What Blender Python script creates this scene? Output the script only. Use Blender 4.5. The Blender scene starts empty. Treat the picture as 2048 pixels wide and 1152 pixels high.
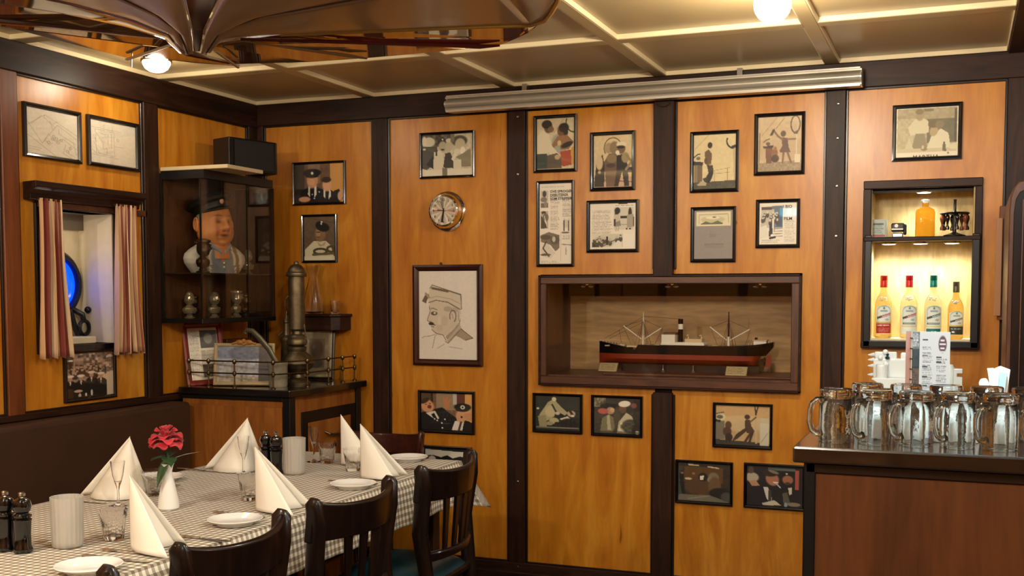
import bpy, bmesh, math, random
import numpy as np
from mathutils import Vector, Matrix
random.seed(7); NR = np.random.RandomState(5)
PI = math.pi
sc = bpy.context.scene
C = sc.collection

# ------------------------------------------------------------------ camera (a 3.5 degree look down, frame cropped off-centre)
F, YAW, PIT, PX, PY, EYE = 2231.8, 0.37288, -0.060687, 1044.6, 721.2, 1.47
FW = Vector((-math.sin(YAW)*math.cos(PIT), math.cos(YAW)*math.cos(PIT), math.sin(PIT)))
RT = Vector((math.cos(YAW), math.sin(YAW), 0)); UP = RT.cross(FW)
EYEP = Vector((0, 0, EYE))
cd = bpy.data.cameras.new('camera'); cam = bpy.data.objects.new('camera', cd); C.objects.link(cam)
cd.sensor_width = 36; cd.lens = F/2048*36
cd.shift_x = (1024-PX)/2048; cd.shift_y = (PY-576)/2048; cd.clip_start = .05; cd.clip_end = 50
cam.matrix_world = Matrix(((RT.x, UP.x, -FW.x, 0), (RT.y, UP.y, -FW.y, 0), (RT.z, UP.z, -FW.z, EYE), (0, 0, 0, 1)))
sc.camera = cam

def at(x, y, ax, v):
    "the point of the wall, table or ceiling plane (axis ax = v) that the photograph shows at pixel x, y"
    d = FW + RT*((x-PX)/F) - UP*((y-PY)/F)
    t = (v-EYEP[ax])/d[ax]
    return EYEP + d*t

# ------------------------------------------------------------------ exposure, world
sc.view_settings.view_transform = 'Standard'; sc.view_settings.look = 'None'
sc.view_settings.gamma = 1; sc.view_settings.use_curve_mapping = False
sc.view_settings.exposure = 0.2
w = bpy.data.worlds.new('world'); sc.world = w; w.use_nodes = True
w.node_tree.nodes['Background'].inputs[0].default_value = (1, .75, .5, 1)
w.node_tree.nodes['Background'].inputs[1].default_value = 0.02
sc.cycles.max_bounces = 14; sc.cycles.transmission_bounces = 14; sc.cycles.transparent_max_bounces = 16
sc.cycles.diffuse_bounces = 4; sc.cycles.glossy_bounces = 5
sc.cycles.sample_clamp_indirect = 6; sc.cycles.blur_glossy = .5

def lamp(name, kind, loc, power, col, size=.1, rot=None, spot=None, blend=.5, spread=None):
    l = bpy.data.lights.new(name, kind); l.energy = power; l.color = col
    if kind == 'AREA':
        l.shape = 'DISK'; l.size = size
        if spread: l.spread = spread
    else: l.shadow_soft_size = size
    if kind == 'SPOT': l.spot_size = spot; l.spot_blend = blend
    o = bpy.data.objects.new(name, l); C.objects.link(o); o.location = loc
    if rot: o.rotation_euler = rot
    return o
WARM = (1, .90, .73)
# the row of ceiling globes: bulb light just under each glass globe (globes themselves are built further down)
GLOBES = [(-.59, 3.752, 2.41), (-3.255, 3.98, 2.475), (-.66, 1.6, 2.405), (1.2, 3.2, 2.405), (-2.45, 1.15, 2.405), (1.2, .9, 2.405), (-.9, -.6, 2.405), (-3.0, -.7, 2.405)]
POWER = [40, 5, 80, 36, 85, 40, 50, 34]
for g, p in zip(GLOBES, POWER):
    lamp('bulb_light', 'POINT', (g[0], g[1], g[2]-.075), p, WARM, .05)

# ------------------------------------------------------------------ helpers
WL = {}
def wl(o): return WL.get(o.name, Vector((0, 0, 0))) if o else Vector((0, 0, 0))
def thing(name, label, cat, loc=(0, 0, 0), rotz=0, group=None, kind=None):
    o = bpy.data.objects.new(name, None); C.objects.link(o); o.empty_display_size = .05
    o.location = loc; o.rotation_euler = (0, 0, rotz); WL[o.name] = Vector(loc)
    if label: o['label'] = label
    if cat: o['category'] = cat
    if group: o['group'] = group
    if kind: o['kind'] = kind
    return o
def tag(o, label=None, cat=None, group=None, kind=None):
    if label: o['label'] = label
    if cat: o['category'] = cat
    if group: o['group'] = group
    if kind: o['kind'] = kind
    return o
def copy_tree(o, parent=None):
    c = o.copy(); C.objects.link(c); c.parent = parent
    for ch in list(o.children): copy_tree(ch, c)
    return c

class MB:
    def __init__(s): s.v = []; s.f = []; s.uv = []
    def add(s, vs, fs, M=None):
        n = len(s.v)
        s.v += [tuple(M @ Vector(p)) for p in vs] if M else [tuple(p) for p in vs]
        s.f += [tuple(i+n for i in f) for f in fs]; return s
    def box(s, x0, x1, y0, y1, z0, z1, M=None):
        v = [(x0, y0, z0), (x1, y0, z0), (x1, y1, z0), (x0, y1, z0), (x0, y0, z1), (x1, y0, z1), (x1, y1, z1), (x0, y1, z1)]
        return s.add(v, [(0, 3, 2, 1), (4, 5, 6, 7), (0, 1, 5, 4), (1, 2, 6, 5), (2, 3, 7, 6), (3, 0, 4, 7)], M)
    def lathe(s, prof, n=20, c=(0, 0, 0), M=None, star=0, k=0):
        "prof: list of (r, z); ends with r=0 are closed"
        vs = []; fs = []
        idx = []
        for r, z in prof:
            if r < 1e-6: idx.append([len(vs)]); vs.append((c[0], c[1], c[2]+z))
            else:
                row = []
                for i in range(n):
                    a = 2*PI*i/n; rr = r*(1+star*math.cos(k*a)) if star else r
                    row.append(len(vs)); vs.append((c[0]+rr*math.cos(a), c[1]+rr*math.sin(a), c[2]+z))
                idx.append(row)
        for a, b in zip(idx, idx[1:]):
            for i in range(n):
                j = (i+1) % n
                if len(a) == 1 and len(b) == 1: continue
                if len(a) == 1: fs.append((a[0], b[j], b[i]))
                elif len(b) == 1: fs.append((a[i], a[j], b[0]))
                else: fs.append((a[i], a[j], b[j], b[i]))
        return s.add(vs, fs, M)
    def tube(s, pts, r, n=8, cap=True, flat=1.0):
        pts = [Vector(p) for p in pts]; rr = r if isinstance(r, (list, tuple)) else [r]*len(pts)
        vs = []; up0 = None
        for i, p in enumerate(pts):
            t = (pts[min(i+1, len(pts)-1)]-pts[max(i-1, 0)]).normalized()
            if up0 is None: up0 = Vector((0, 0, 1)) if abs(t.z) < .9 else Vector((0, 1, 0))
            a = t.cross(up0).normalized(); b = a.cross(t).normalized(); up0 = b
            for k in range(n):
                an = 2*PI*k/n; vs.append(p+a*math.cos(an)*rr[i]+b*math.sin(an)*rr[i]*flat)
        fs = []
        for i in range(len(pts)-1):
            for k in range(n):
                j = (k+1) % n; fs.append((i*n+k, i*n+j, (i+1)*n+j, (i+1)*n+k))
        if cap: fs.append(tuple(range(n-1, -1, -1))); m = (len(pts)-1)*n; fs.append(tuple(range(m, m+n)))
        return s.add(vs, fs)
    def prism(s, poly, d, M=None):
        "closed outline in 3-D pushed along vector d"
        n = len(poly); d = Vector(d); a = [Vector(p) for p in poly]; vs = a+[p+d for p in a]
        fs = [tuple(range(n-1, -1, -1)), tuple(range(n, 2*n))]+[(i, (i+1) % n, n+(i+1) % n, n+i) for i in range(n)]
        return s.add(vs, fs, M)
    def ball(s, c, r, n=12, m=8, sc3=(1, 1, 1), M=None):
        prof = [(math.sin(PI*i/m)*r, -math.cos(PI*i/m)*r) for i in range(m+1)]
        T = Matrix.Translation(Vector(c)) @ Matrix.Diagonal((*sc3, 1))
        if M: T = M @ T
        return s.lathe(prof, n, M=T)
    def grid(s, fn, nu, nv, closed_u=False):
        vs = [fn(i/(nu if closed_u else nu-1), j/(nv-1)) for j in range(nv) for i in range(nu)]
        fs = []
        for j in range(nv-1):
            for i in range(nu if closed_u else nu-1):
                k = (i+1) % nu; fs.append((j*nu+i, j*nu+k, (j+1)*nu+k, (j+1)*nu+i))
        return s.add(vs, fs)
    def build(s, name, mat, parent=None, smooth=True, bevel=0, seg=1, solid=0, sub=0, local=False, ang=35):
        me = bpy.data.meshes.new(name)
        L = Vector((0, 0, 0)) if local else wl(parent)
        me.from_pydata([(p[0]-L.x, p[1]-L.y, p[2]-L.z) for p in s.v], [], s.f)
        bm = bmesh.new(); bm.from_mesh(me); bmesh.ops.recalc_face_normals(bm, faces=bm.faces) if s.fix else None
        bm.to_mesh(me); bm.free()
        if smooth:
            me.shade_smooth(); me.set_sharp_from_angle(angle=math.radians(ang))
        me.materials.append(mat)
        o = bpy.data.objects.new(name, me); C.objects.link(o)
        if parent: o.parent = parent; WL[o.name] = L.copy()
        if solid:
            m = o.modifiers.new('thickness', 'SOLIDIFY'); m.thickness = solid; m.offset = 0
        if bevel:
            m = o.modifiers.new('bevel', 'BEVEL'); m.width = bevel; m.segments = seg; m.limit_method = 'ANGLE'; m.angle_limit = math.radians(40)
        if sub:
            m = o.modifiers.new('subdivision', 'SUBSURF'); m.levels = sub; m.render_levels = sub
        return o
    fix = True
def bx(name, m, parent, *b, bevel=.0015, **k): return MB().box(*b).build(name, m, parent, bevel=bevel, smooth=False, **k)

# ------------------------------------------------------------------ materials
def srgb(h):
    if isinstance(h, str): c = [int(h[i:i+2], 16)/255 for i in (0, 2, 4)]
    else: c = h
    return tuple((x/12.92 if x <= .04045 else ((x+.055)/1.055)**2.4) for x in c)
def base(name):
    m = bpy.data.materials.new(name); m.use_nodes = True; nt = m.node_tree; b = nt.nodes['Principled BSDF']
    return m, nt, b
def mat(name, col, rough=.5, metal=0, spec=.5, coat=0, trans=0, ior=1.45, emis=0, ecol=None, bump=0, bscale=200, sheen=0, coatr=.08, mottle=0, mscale=20):
    m, nt, b = base(name); c = (*srgb(col), 1)
    b.inputs['Base Color'].default_value = c; b.inputs['Roughness'].default_value = rough; b.inputs['Metallic'].default_value = metal
    b.inputs['Specular IOR Level'].default_value = spec; b.inputs['Coat Weight'].default_value = coat; b.inputs['Coat Roughness'].default_value = coatr
    b.inputs['Transmission Weight'].default_value = trans; b.inputs['IOR'].default_value = ior
    if sheen: b.inputs['Sheen Weight'].default_value = sheen
    if emis: b.inputs['Emission Color'].default_value = (*srgb(ecol or col), 1); b.inputs['Emission Strength'].default_value = emis
    if bump or mottle:
        tc = nt.nodes.new('ShaderNodeTexCoord'); n = nt.nodes.new('ShaderNodeTexNoise'); n.inputs['Detail'].default_value = 4
        nt.links.new(tc.outputs['Object'], n.inputs['Vector'])
        if bump:
            n.inputs['Scale'].default_value = bscale; bp = nt.nodes.new('ShaderNodeBump'); bp.inputs['Strength'].default_value = bump; bp.inputs['Distance'].default_value = .002
            nt.links.new(n.outputs['Fac'], bp.inputs['Height']); nt.links.new(bp.outputs['Normal'], b.inputs['Normal'])
        if mottle:
            n2 = nt.nodes.new('ShaderNodeTexNoise'); n2.inputs['Scale'].default_value = mscale; n2.inputs['Detail'].default_value = 5
            nt.links.new(tc.outputs['Object'], n2.inputs['Vector'])
            r = nt.nodes.new('ShaderNodeValToRGB'); r.color_ramp.elements[0].position = .3; r.color_ramp.elements[1].position = .7
            r.color_ramp.elements[0].color = tuple(x*(1-mottle) for x in c[:3])+(1,); r.color_ramp.elements[1].color = tuple(min(1, x*(1+mottle)) for x in c[:3])+(1,)
            nt.links.new(n2.outputs['Fac'], r.inputs['Fac']); nt.links.new(r.outputs['Color'], b.inputs['Base Color'])
    return m
def wood(name, dark, mid, light, grain=(9, 9, .9), scale=1.6, rough=.35, coat=0, dist=1.2, fine=60, bump=.12, knots=0, coatr=.1, mul=.35):
    "grain: scale per axis, the small one runs along the grain"
    m, nt, b = base(name); N = nt.nodes.new; Lk = nt.links.new
    tc = N('ShaderNodeTexCoord'); mp = N('ShaderNodeMapping'); mp.inputs['Scale'].default_value = grain
    Lk(tc.outputs['Object'], mp.inputs['Vector'])
    n1 = N('ShaderNodeTexNoise'); n1.inputs['Scale'].default_value = scale; n1.inputs['Detail'].default_value = 6; n1.inputs['Distortion'].default_value = dist; n1.inputs['Roughness'].default_value = .55
    n2 = N('ShaderNodeTexNoise'); n2.inputs['Scale'].default_value = fine/6; n2.inputs['Detail'].default_value = 3
    for n in (n1, n2): Lk(mp.outputs['Vector'], n.inputs['Vector'])
    r = N('ShaderNodeValToRGB'); e = r.color_ramp.elements; e[0].position = .28; e[0].color = (*srgb(dark), 1); e[1].position = .72; e[1].color = (*srgb(light), 1)
    k = e.new(.5); k.color = (*srgb(mid), 1)
    Lk(n1.outputs['Fac'], r.inputs['Fac'])
    mx = N('ShaderNodeMix'); mx.data_type = 'RGBA'; mx.blend_type = 'MULTIPLY'; mx.inputs['Factor'].default_value = mul
    r2 = N('ShaderNodeValToRGB'); r2.color_ramp.elements[0].position = .35; r2.color_ramp.elements[0].color = (.45, .4, .35, 1); r2.color_ramp.elements[1].position = .6
    Lk(n2.outputs['Fac'], r2.inputs['Fac']); Lk(r.outputs['Color'], mx.inputs['A']); Lk(r2.outputs['Color'], mx.inputs['B'])
    out = mx.outputs['Result']
    if knots:
        mp3 = N('ShaderNodeMapping'); mp3.inputs['Scale'].default_value = (7, 7, .8); Lk(tc.outputs['Object'], mp3.inputs['Vector'])
        n3 = N('ShaderNodeTexNoise'); n3.inputs['Scale'].default_value = 1.7; n3.inputs['Detail'].default_value = 2; n3.inputs['Distortion'].default_value = 2.5
        Lk(mp3.outputs['Vector'], n3.inputs['Vector'])
        r3 = N('ShaderNodeValToRGB'); r3.color_ramp.elements[0].position = .745; r3.color_ramp.elements[0].color = (1, 1, 1, 1); r3.color_ramp.elements[1].position = .80; r3.color_ramp.elements[1].color = (.34, .2, .09, 1)
        Lk(n3.outputs['Fac'], r3.inputs['Fac'])
        m3 = N('ShaderNodeMix'); m3.data_type = 'RGBA'; m3.blend_type = 'MULTIPLY'; m3.inputs['Factor'].default_value = knots
        Lk(out, m3.inputs['A']); Lk(r3.outputs['Color'], m3.inputs['B']); out = m3.outputs['Result']
    Lk(out, b.inputs['Base Color'])
    b.inputs['Roughness'].default_value = rough; b.inputs['Coat Weight'].default_value = coat; b.inputs['Coat Roughness'].default_value = coatr
    if bump:
        bp = N('ShaderNodeBump'); bp.inputs['Strength'].default_value = bump; bp.inputs['Distance'].default_value = .003
        Lk(n1.outputs['Fac'], bp.inputs['Height']); Lk(bp.outputs['Normal'], b.inputs['Normal'])
    return m
def pane_mat(name, tint=(1, 1, 1), rough=.02, refl=.09):
    "thin flat glass: see-through with a fresnel reflection"
    m = bpy.data.materials.new(name); m.use_nodes = True; nt = m.node_tree; nt.nodes.clear(); N = nt.nodes.new
    o = N('ShaderNodeOutputMaterial'); t = N('ShaderNodeBsdfTransparent'); t.inputs[0].default_value = (*tint, 1)
    g = N('ShaderNodeBsdfGlossy'); g.inputs['Roughness'].default_value = rough
    fr = N('ShaderNodeLayerWeight'); fr.inputs['Blend'].default_value = .25
    mr = N('ShaderNodeMapRange'); mr.inputs['To Min'].default_value = refl*.3; mr.inputs['To Max'].default_value = min(1, refl*6)
    mx = N('ShaderNodeMixShader'); nt.links.new(fr.outputs['Fresnel'], mr.inputs['Value']); nt.links.new(mr.outputs['Result'], mx.inputs['Fac'])
    nt.links.new(t.outputs[0], mx.inputs[1]); nt.links.new(g.outputs[0], mx.inputs[2]); nt.links.new(mx.outputs[0], o.inputs[0]); return m

M = {}
M['ply'] = wood('honey_plywood', 'AA6211', 'BF791C', 'CE8E2E', grain=(5, 5, .8), scale=1.5, rough=.33, dist=2.0, mul=.2, bump=.06, knots=.85)
M['ply_back'] = wood('niche_plywood', '9C7444', 'B48C58', 'C69E68', grain=(1, 6, 6), scale=2, rough=.5, dist=1.2)
M['dark'] = wood('dark_stained_pine', '1C0E08', '2E190E', '3E2416', grain=(10, 10, 1), scale=2.5, rough=.46, bump=.15)
M['dark_x'] = wood('dark_stained_pine_long', '1C0E08', '2E190E', '3E2416', grain=(1, 10, 10), scale=2.5, rough=.46, bump=.15)
M['dark_y'] = wood('dark_stained_pine_side', '1C0E08', '2E190E', '3E2416', grain=(10, 1, 10), scale=2.5, rough=.46, bump=.15)
M['moulding'] = mat('near_black_moulding', '1E120B', .3)
M['mahog'] = wood('mahogany_red', '40200F', '54301B', '643C24', grain=(1, 8, 8), scale=3, rough=.38, bump=.08)
M['mahog_z'] = wood('mahogany_upright', '40200F', '54301B', '643C24', grain=(8, 8, 1), scale=3, rough=.38, bump=.08)
M['redpost'] = wood('red_brown_post', '56280E', '703814', '80441C', grain=(8, 8, .8), scale=2, rough=.4)
M['cab'] = wood('cabinet_teak', '80481A', '96581F', 'A66A2A', grain=(7, 7, .8), scale=2, rough=.4, dist=.9)
M['bar'] = wood('bar_front_brown', '4A2811', '562F15', '603718', grain=(5, 5, .6), scale=2, rough=.45, dist=.6, knots=.4)
M['bartop'] = wood('bar_top_dark_wood', '140C08', '20140D', '2C1E14', grain=(1, 6, 6), scale=3, rough=.2, coat=.5, coatr=.06, bump=.04)
M['chair'] = wood('chair_black_brown', '0E0705', '170C08', '22120B', grain=(8, 8, 1), scale=3, rough=.32, coat=.2, bump=.04)
M['redchair'] = wood('chair_red_brown', '2A0E0B', '3A1410', '4A1C16', grain=(1, 8, 8), scale=3, rough=.26, coat=.5, bump=.04)
M['teal'] = mat('teal_vinyl', '0C2A30', .3, bump=.2, bscale=300)
M['ceil'] = mat('ceiling_cream_brown', 'B29A6E', .38, mottle=.06, mscale=3, coat=.25, coatr=.25)
M['lath'] = mat('ceiling_cream_lath', 'E6D2A6', .35)
M['bench'] = mat('brown_leatherette', '3C2516', .5, bump=.3, bscale=350, mottle=.1, mscale=8)
M['floor'] = mat('dark_floor', '2A1E16', .4)
M['black'] = mat('black_plastic', '0C0C0C', .35)
M['blackframe'] = mat('black_gloss_frame', '100C0C', .22, coat=.6)
M['brownframe'] = mat('dark_red_brown_frame', '33140E', .25, coat=.5)
M['glasspane'] = pane_mat('picture_glass', refl=.05)
M['caseglass'] = pane_mat('case_glass', (.95, .94, .90), refl=.02)
M['glassedge'] = mat('glass_edge_dark', '15120C', .15)
M['chrome'] = mat('chrome', 'E4E4E4', .07, 1)
M['steel'] = mat('brushed_steel', 'B8B4AC', .25, 1)
M['alu'] = mat('satin_aluminium', 'BDB4A2', .38, .45)
M['aluedge'] = mat('bright_aluminium_edge', 'EDE8DC', .2, .6)
M['brass'] = mat('aged_brass', '6E6048', .46, .9, mottle=.35, mscale=25)
M['brass2'] = mat('dull_brass_rail', '6E5A3C', .35, 1)
M['bronze'] = mat('dark_bronze', '4A3A2A', .4, .8, mottle=.4, mscale=40)
M['crystal'] = mat('pale_cast_crystal', '857A66', .15, .5, mottle=.4, mscale=60)
M['white'] = mat('white_porcelain', 'EFEDE8', .12, coat=.5)
M['napkin'] = mat('cream_paper_napkin', 'F6F0E2', .85, bump=.25, bscale=900)
M['glass'] = mat('clear_glass', 'FFFFFF', .0, trans=1, ior=1.5, bump=.3, bscale=60)
M['mugglass'] = mat('thick_clear_glass', 'F6FBFA', .0, trans=1, ior=1.5, bump=.4, bscale=45)
for k_ in ('dark', 'dark_x', 'dark_y', 'chair', 'bar'): M[k_].node_tree.nodes['Principled BSDF'].inputs['Specular IOR Level'].default_value = .22
M['frost'] = mat('frosted_ribbed_glass', 'D2CCC2', .45, trans=.35, ior=1.3, spec=.6)
M['mill'] = mat('black_lacquer_mill', '070709', .12, coat=.8)
M['rose'] = mat('rose_petal_red', 'B40C22', .5, sheen=.3, mottle=.25, mscale=40)
M['rosepink'] = mat('rose_petal_outer', 'D02C3C', .5, sheen=.3, mottle=.2, mscale=40)
M['leaf'] = mat('artificial_leaf_green', '2C4A2C', .55, mottle=.3, mscale=60)
M['screen'] = mat('frosted_bulb_glass', 'FFFFFF', .4, emis=9, ecol='FFE9C4')
M['blue'] = mat('blue_lit_porthole_glass', '0A50E0', .2, emis=2.4, ecol='0038FF')
M['cream'] = mat('cream_painted_board', 'D8C8A6', .6, mottle=.05)
M['led'] = mat('led_disc', 'FFFFFF', .4, emis=14, ecol='EAF6FF')
M['paper'] = mat('paper', 'E6DFD0', .7)
M['pewter'] = mat('pewter_grey', '6A6558', .5, .3, mottle=.15)
# ------------------------------------------------------------------ structure
YB, XW = 5.149, -3.558                       # planes of the back wall and the left wall panelling
ZC, ZP, ZR = 2.475, 2.362, .12               # underside of ceiling beams, top of panels, bottom of back-wall panels
XR, YF = 2.6, -2.0

floor = tag(MB().box(XW-.3, XR, YF, YB+.3, -.06, 0).build('floor', M['floor'], smooth=False), kind='structure')

# --- back wall
wb = thing('wall_back', None, None, (0, YB, 0), kind='structure')
bk = MB()
for b in ((XW-.1, -1.92, YB+.02, YB+.1, 0, 2.6), (-1.92, -.66, YB+.02, YB+.1, 0, 1.02), (-1.92, -.66, YB+.02, YB+.1, 1.552, 2.6),
          (-.66, -.37, YB+.02, YB+.1, 0, 2.6), (-.37, .05, YB+.02, YB+.1, 0, 1.25), (-.37, .05, YB+.02, YB+.1, 1.91, 2.6), (.05, XR, YB+.02, YB+.1, 0, 2.6)):
    bk.box(*b)
bk.build('backing', M['dark'], wb, smooth=False)
PAN = [(-3.50, -2.845), (-2.748, -2.088), (-1.989, -1.348), (-1.244, -.571), (-.478, .164)]
holes = {2: [(-1.918, 9, 1.018, 1.555)], 3: [(-9, -.66, 1.018, 1.555)], 4: [(-.378, .056, 1.245, 1.922)]}
def panel_boxes(x0, x1, z0, z1, hs):
    out = []
    if not hs: return [(x0, x1, z0, z1)]
    hx0, hx1, hz0, hz1 = hs[0]; hx0 = max(hx0, x0); hx1 = min(hx1, x1)
    out += [(x0, x1, z0, hz0), (x0, x1, hz1, z1)]
    if hx0 > x0: out.append((x0, hx0, hz0, hz1))
    if hx1 < x1: out.append((hx1, x1, hz0, hz1))
    return out
for i, (x0, x1) in enumerate(PAN):
    m = MB()
    for a, b, c, d in panel_boxes(x0-.01, x1+.01, ZR, ZP+.01, holes.get(i)): m.box(a, b, YB, YB+.02, c, d)
    m.build('plywood_panel', M['ply'], wb, smooth=False)
    m = MB()
    if i in (2, 3):
        segs = [(ZR, 1.018), (1.555, ZP)] if i == 2 else [(ZR, 1.018), (1.555, ZP)]
    for s in (-1, 1):
        xx = x0 if s < 0 else x1
        zs = [(ZR, ZP)]
        if (i == 2 and s > 0) or (i == 3 and s < 0): zs = [(ZR, .99), (1.58, ZP)]
        for z0, z1 in zs:
            m.box(xx-.004, xx+.006, YB-.012, YB, z0, z1)
    m.box(x0, x1, YB-.012, YB, ZP-.008, ZP+.002); m.box(x0, x1, YB-.012, YB, ZR-.002, ZR+.008)
    m.build('moulding', M['moulding'], wb, smooth=False, bevel=.002)
posts = [(-3.558, -3.505), (-2.84, -2.753), (-2.083, -1.994), (-1.343, -1.249), (-.566, -.483), (.169, .262)]
for i, (x0, x1) in enumerate(posts):
    if i == 3:
        MB().box(x0, x1, YB-.02, YB+.02, 0, 1.0).build('post', M['dark'], wb, smooth=False, bevel=.003)
        MB().box(x0, x1, YB-.035, YB+.02, 1.545, ZP+.01).build('post', M['dark'], wb, smooth=False, bevel=.003)
    else:
        MB().box(x0, x1, YB-.02, YB+.02, 0, ZP+.01).build('post', M['dark'], wb, smooth=False, bevel=.003)
# screw heads on the posts
for x, zz in ((-2.04, (2.33, 2.05, .53, .10)), (-.525, (2.30, 2.15, 1.94, 1.72))):
    for z in zz: MB().ball((x+.01, YB-.021, z), .007, 8, 5, (1, .5, 1)).build('screw_head', M['steel'], wb)
MB().box(XW-.02, .262, YB-.03, YB+.02, ZP, ZC-.002).build('crown_beam', M['dark_x'], wb, smooth=False, bevel=.003)
MB().box(-3.5, .262, YB-.022, YB+.02, .07, ZR).build('rail', M['dark_x'], wb, smooth=False, bevel=.003)
tag(MB().box(-2.9, XR, YB-.035, YB+.02, 0, .075).build('baseboard_back', M['dark_x'], smooth=False, bevel=.004), kind='structure')
# the wall goes on to the right of the corner post, behind the cupboard
MB().box(.262, XR, YB, YB+.02, 0, 2.5).build('plywood_panel', M['ply'], wb, smooth=False)

# --- left wall
wlft = thing('wall_left', None, None, (XW, 0, 0), kind='structure')
WY0, WY1, WZ0, WZ1 = 3.60, 4.035, 1.245, 1.822     # the recess of the little window
m = MB()
for b in ((YF, WY0, 0, 2.6), (WY0, WY1, 0, WZ0), (WY0, WY1, WZ1, 2.6), (WY1, YB+.1, 0, 2.6)):
    m.box(XW-.1, XW-.02, b[0], b[1], b[2], b[3])
m.build('backing', M['dark'], wlft, smooth=False)
LP = [(-1.9, -1.0), (-.9, 0.0), (.1, 1.0), (1.1, 2.0), (2.1, 2.55), (2.65, 3.394), (3.488, 4.224), (4.336, 5.05)]
for i, (y0, y1) in enumerate(LP):
    m = MB()
    hs = [(WY0, WY1, WZ0, WZ1)] if i == 6 else None
    for a, b, c, d in panel_boxes(y0-.01, y1+.01, .975, 2.355, hs): m.box(XW-.02, XW, a, b, c, d)
    m.build('plywood_panel', M['ply'], wlft, smooth=False)
    m = MB()
    for yy in (y0, y1): m.box(XW, XW+.012, yy-.005, yy+.005, .975, 2.352)
    m.box(XW, XW+.012, y0, y1, 2.344, 2.354); m.box(XW, XW+.012, y0, y1, .975, .985)
    m.build('moulding', M['moulding'], wlft, smooth=False, bevel=.002)
lposts = [(-1.0, -.9), (0.0, .1), (1.0, 1.1), (2.0, 2.1), (2.55, 2.65), (3.399, 3.483), (4.229, 4.331), (5.055, 5.13)]
for i, (y0, y1) in enumerate(lposts):
    MB().box(XW-.02, XW+.02, y0, y1, .95, 2.36).build('post', M['redpost'] if i in (5, 2) else M['dark'], wlft, smooth=False, bevel=.003)
MB().box(XW-.02, XW+.03, YF, YB, 2.352, ZC-.002).build('crown_beam', M['dark_y'], wlft, smooth=False, bevel=.003)
MB().box(XW-.02, XW+.024, YF, YB, .950, .977).build('rail', M['dark_y'], wlft, smooth=False, bevel=.003)
MB().box(XW-.02, XW-.001, YF, YB, 0, .95).build('lower_board', M['bench'], wlft, smooth=False)

# --- the other two walls (behind the camera and to the right)
for nm, b in (('wall_right', (XR, XR+.08, YF, YB+.1, 0, 2.6)), ('wall_front', (XW-.1, XR+.08, YF-.08, YF, 0, 2.6))):
    t = thing(nm, None, None, (0, 0, 0), kind='structure')
    MB().box(*b).build('board', M['ply'], t, smooth=False)
    for k in range(7):
        p = YF+.6+k if nm == 'wall_right' else XW+.4+k*.9
        bb = (XR-.02, XR, p, p+.1, 0, 2.5) if nm == 'wall_right' else (p, p+.1, YF, YF+.02, 0, 2.5)
        MB().box(*bb).build('post', M['dark'], t, smooth=False)

# --- ceiling: brown-cream boards in shallow coffers between flat battens, each coffer edged with a cream lath
ce = thing('ceiling', None, None, (0, 0, ZC), kind='structure')
MB().box(XW-.1, XR+.1, YF-.1, YB+.1, ZC+.028, ZC+.08).build('backing', M['ceil'], ce, smooth=False)
XB = [(-3.62, -3.545), (-2.885, -2.83), (-2.115, -2.052), (-1.345, -1.295), (-.572, -.518), (.166, .24), (.93, .98), (1.69, 1.74), (2.55, 2.65)]
YBt = [(5.134, 5.2), (4.34, 4.405), (3.46, 3.53), (2.65, 2.72), (1.80, 1.87), (.98, 1.05), (.15, .22), (-.7, -.63), (-1.5, -1.43), (-2.1, -2.0)]
for a, b in XB: MB().box(a, b, YF, 5.14, ZC, ZC+.03).build('batten', M['ceil'], ce, smooth=False, bevel=.002)
xs = [(XB[i][1], XB[i+1][0]) for i in range(len(XB)-1)]
ys = [(YBt[i+1][1], YBt[i][0]) for i in range(len(YBt)-1)]
for y0, y1 in [(b[0], b[1]) for b in YBt[1:]]:
    for x0, x1 in xs: MB().box(x0, x1, y0, y1, ZC, ZC+.03).build('batten', M['ceil'], ce, smooth=False, bevel=.002)
for (y0, y1) in ys:
    for (x0, x1) in xs:
        if y1 < 1: continue
        MB().box(x0, x1, y0, y1, ZC+.020, ZC+.028).build('ceiling_board', M['ceil'], ce, smooth=False)
        m = MB(); h = .024; t = .006
        m.box(x0, x1, y1-t, y1, ZC+.001, ZC+h); m.box(x0, x1, y0, y0+t, ZC+.001, ZC+h)
        m.box(x0, x0+t, y0, y1, ZC+.001, ZC+h); m.box(x1-t, x1, y0, y1, ZC+.001, ZC+h)
        m.build('lath', M['lath'], ce, smooth=False, bevel=.002)
# dark batten where the ceiling ends at the right
tag(MB().box(.166, .262, 2.5, 5.12, ZC-.012, ZC+.01).build('trim_1', M['dark_y'], smooth=False, bevel=.003), kind='structure')

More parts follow.
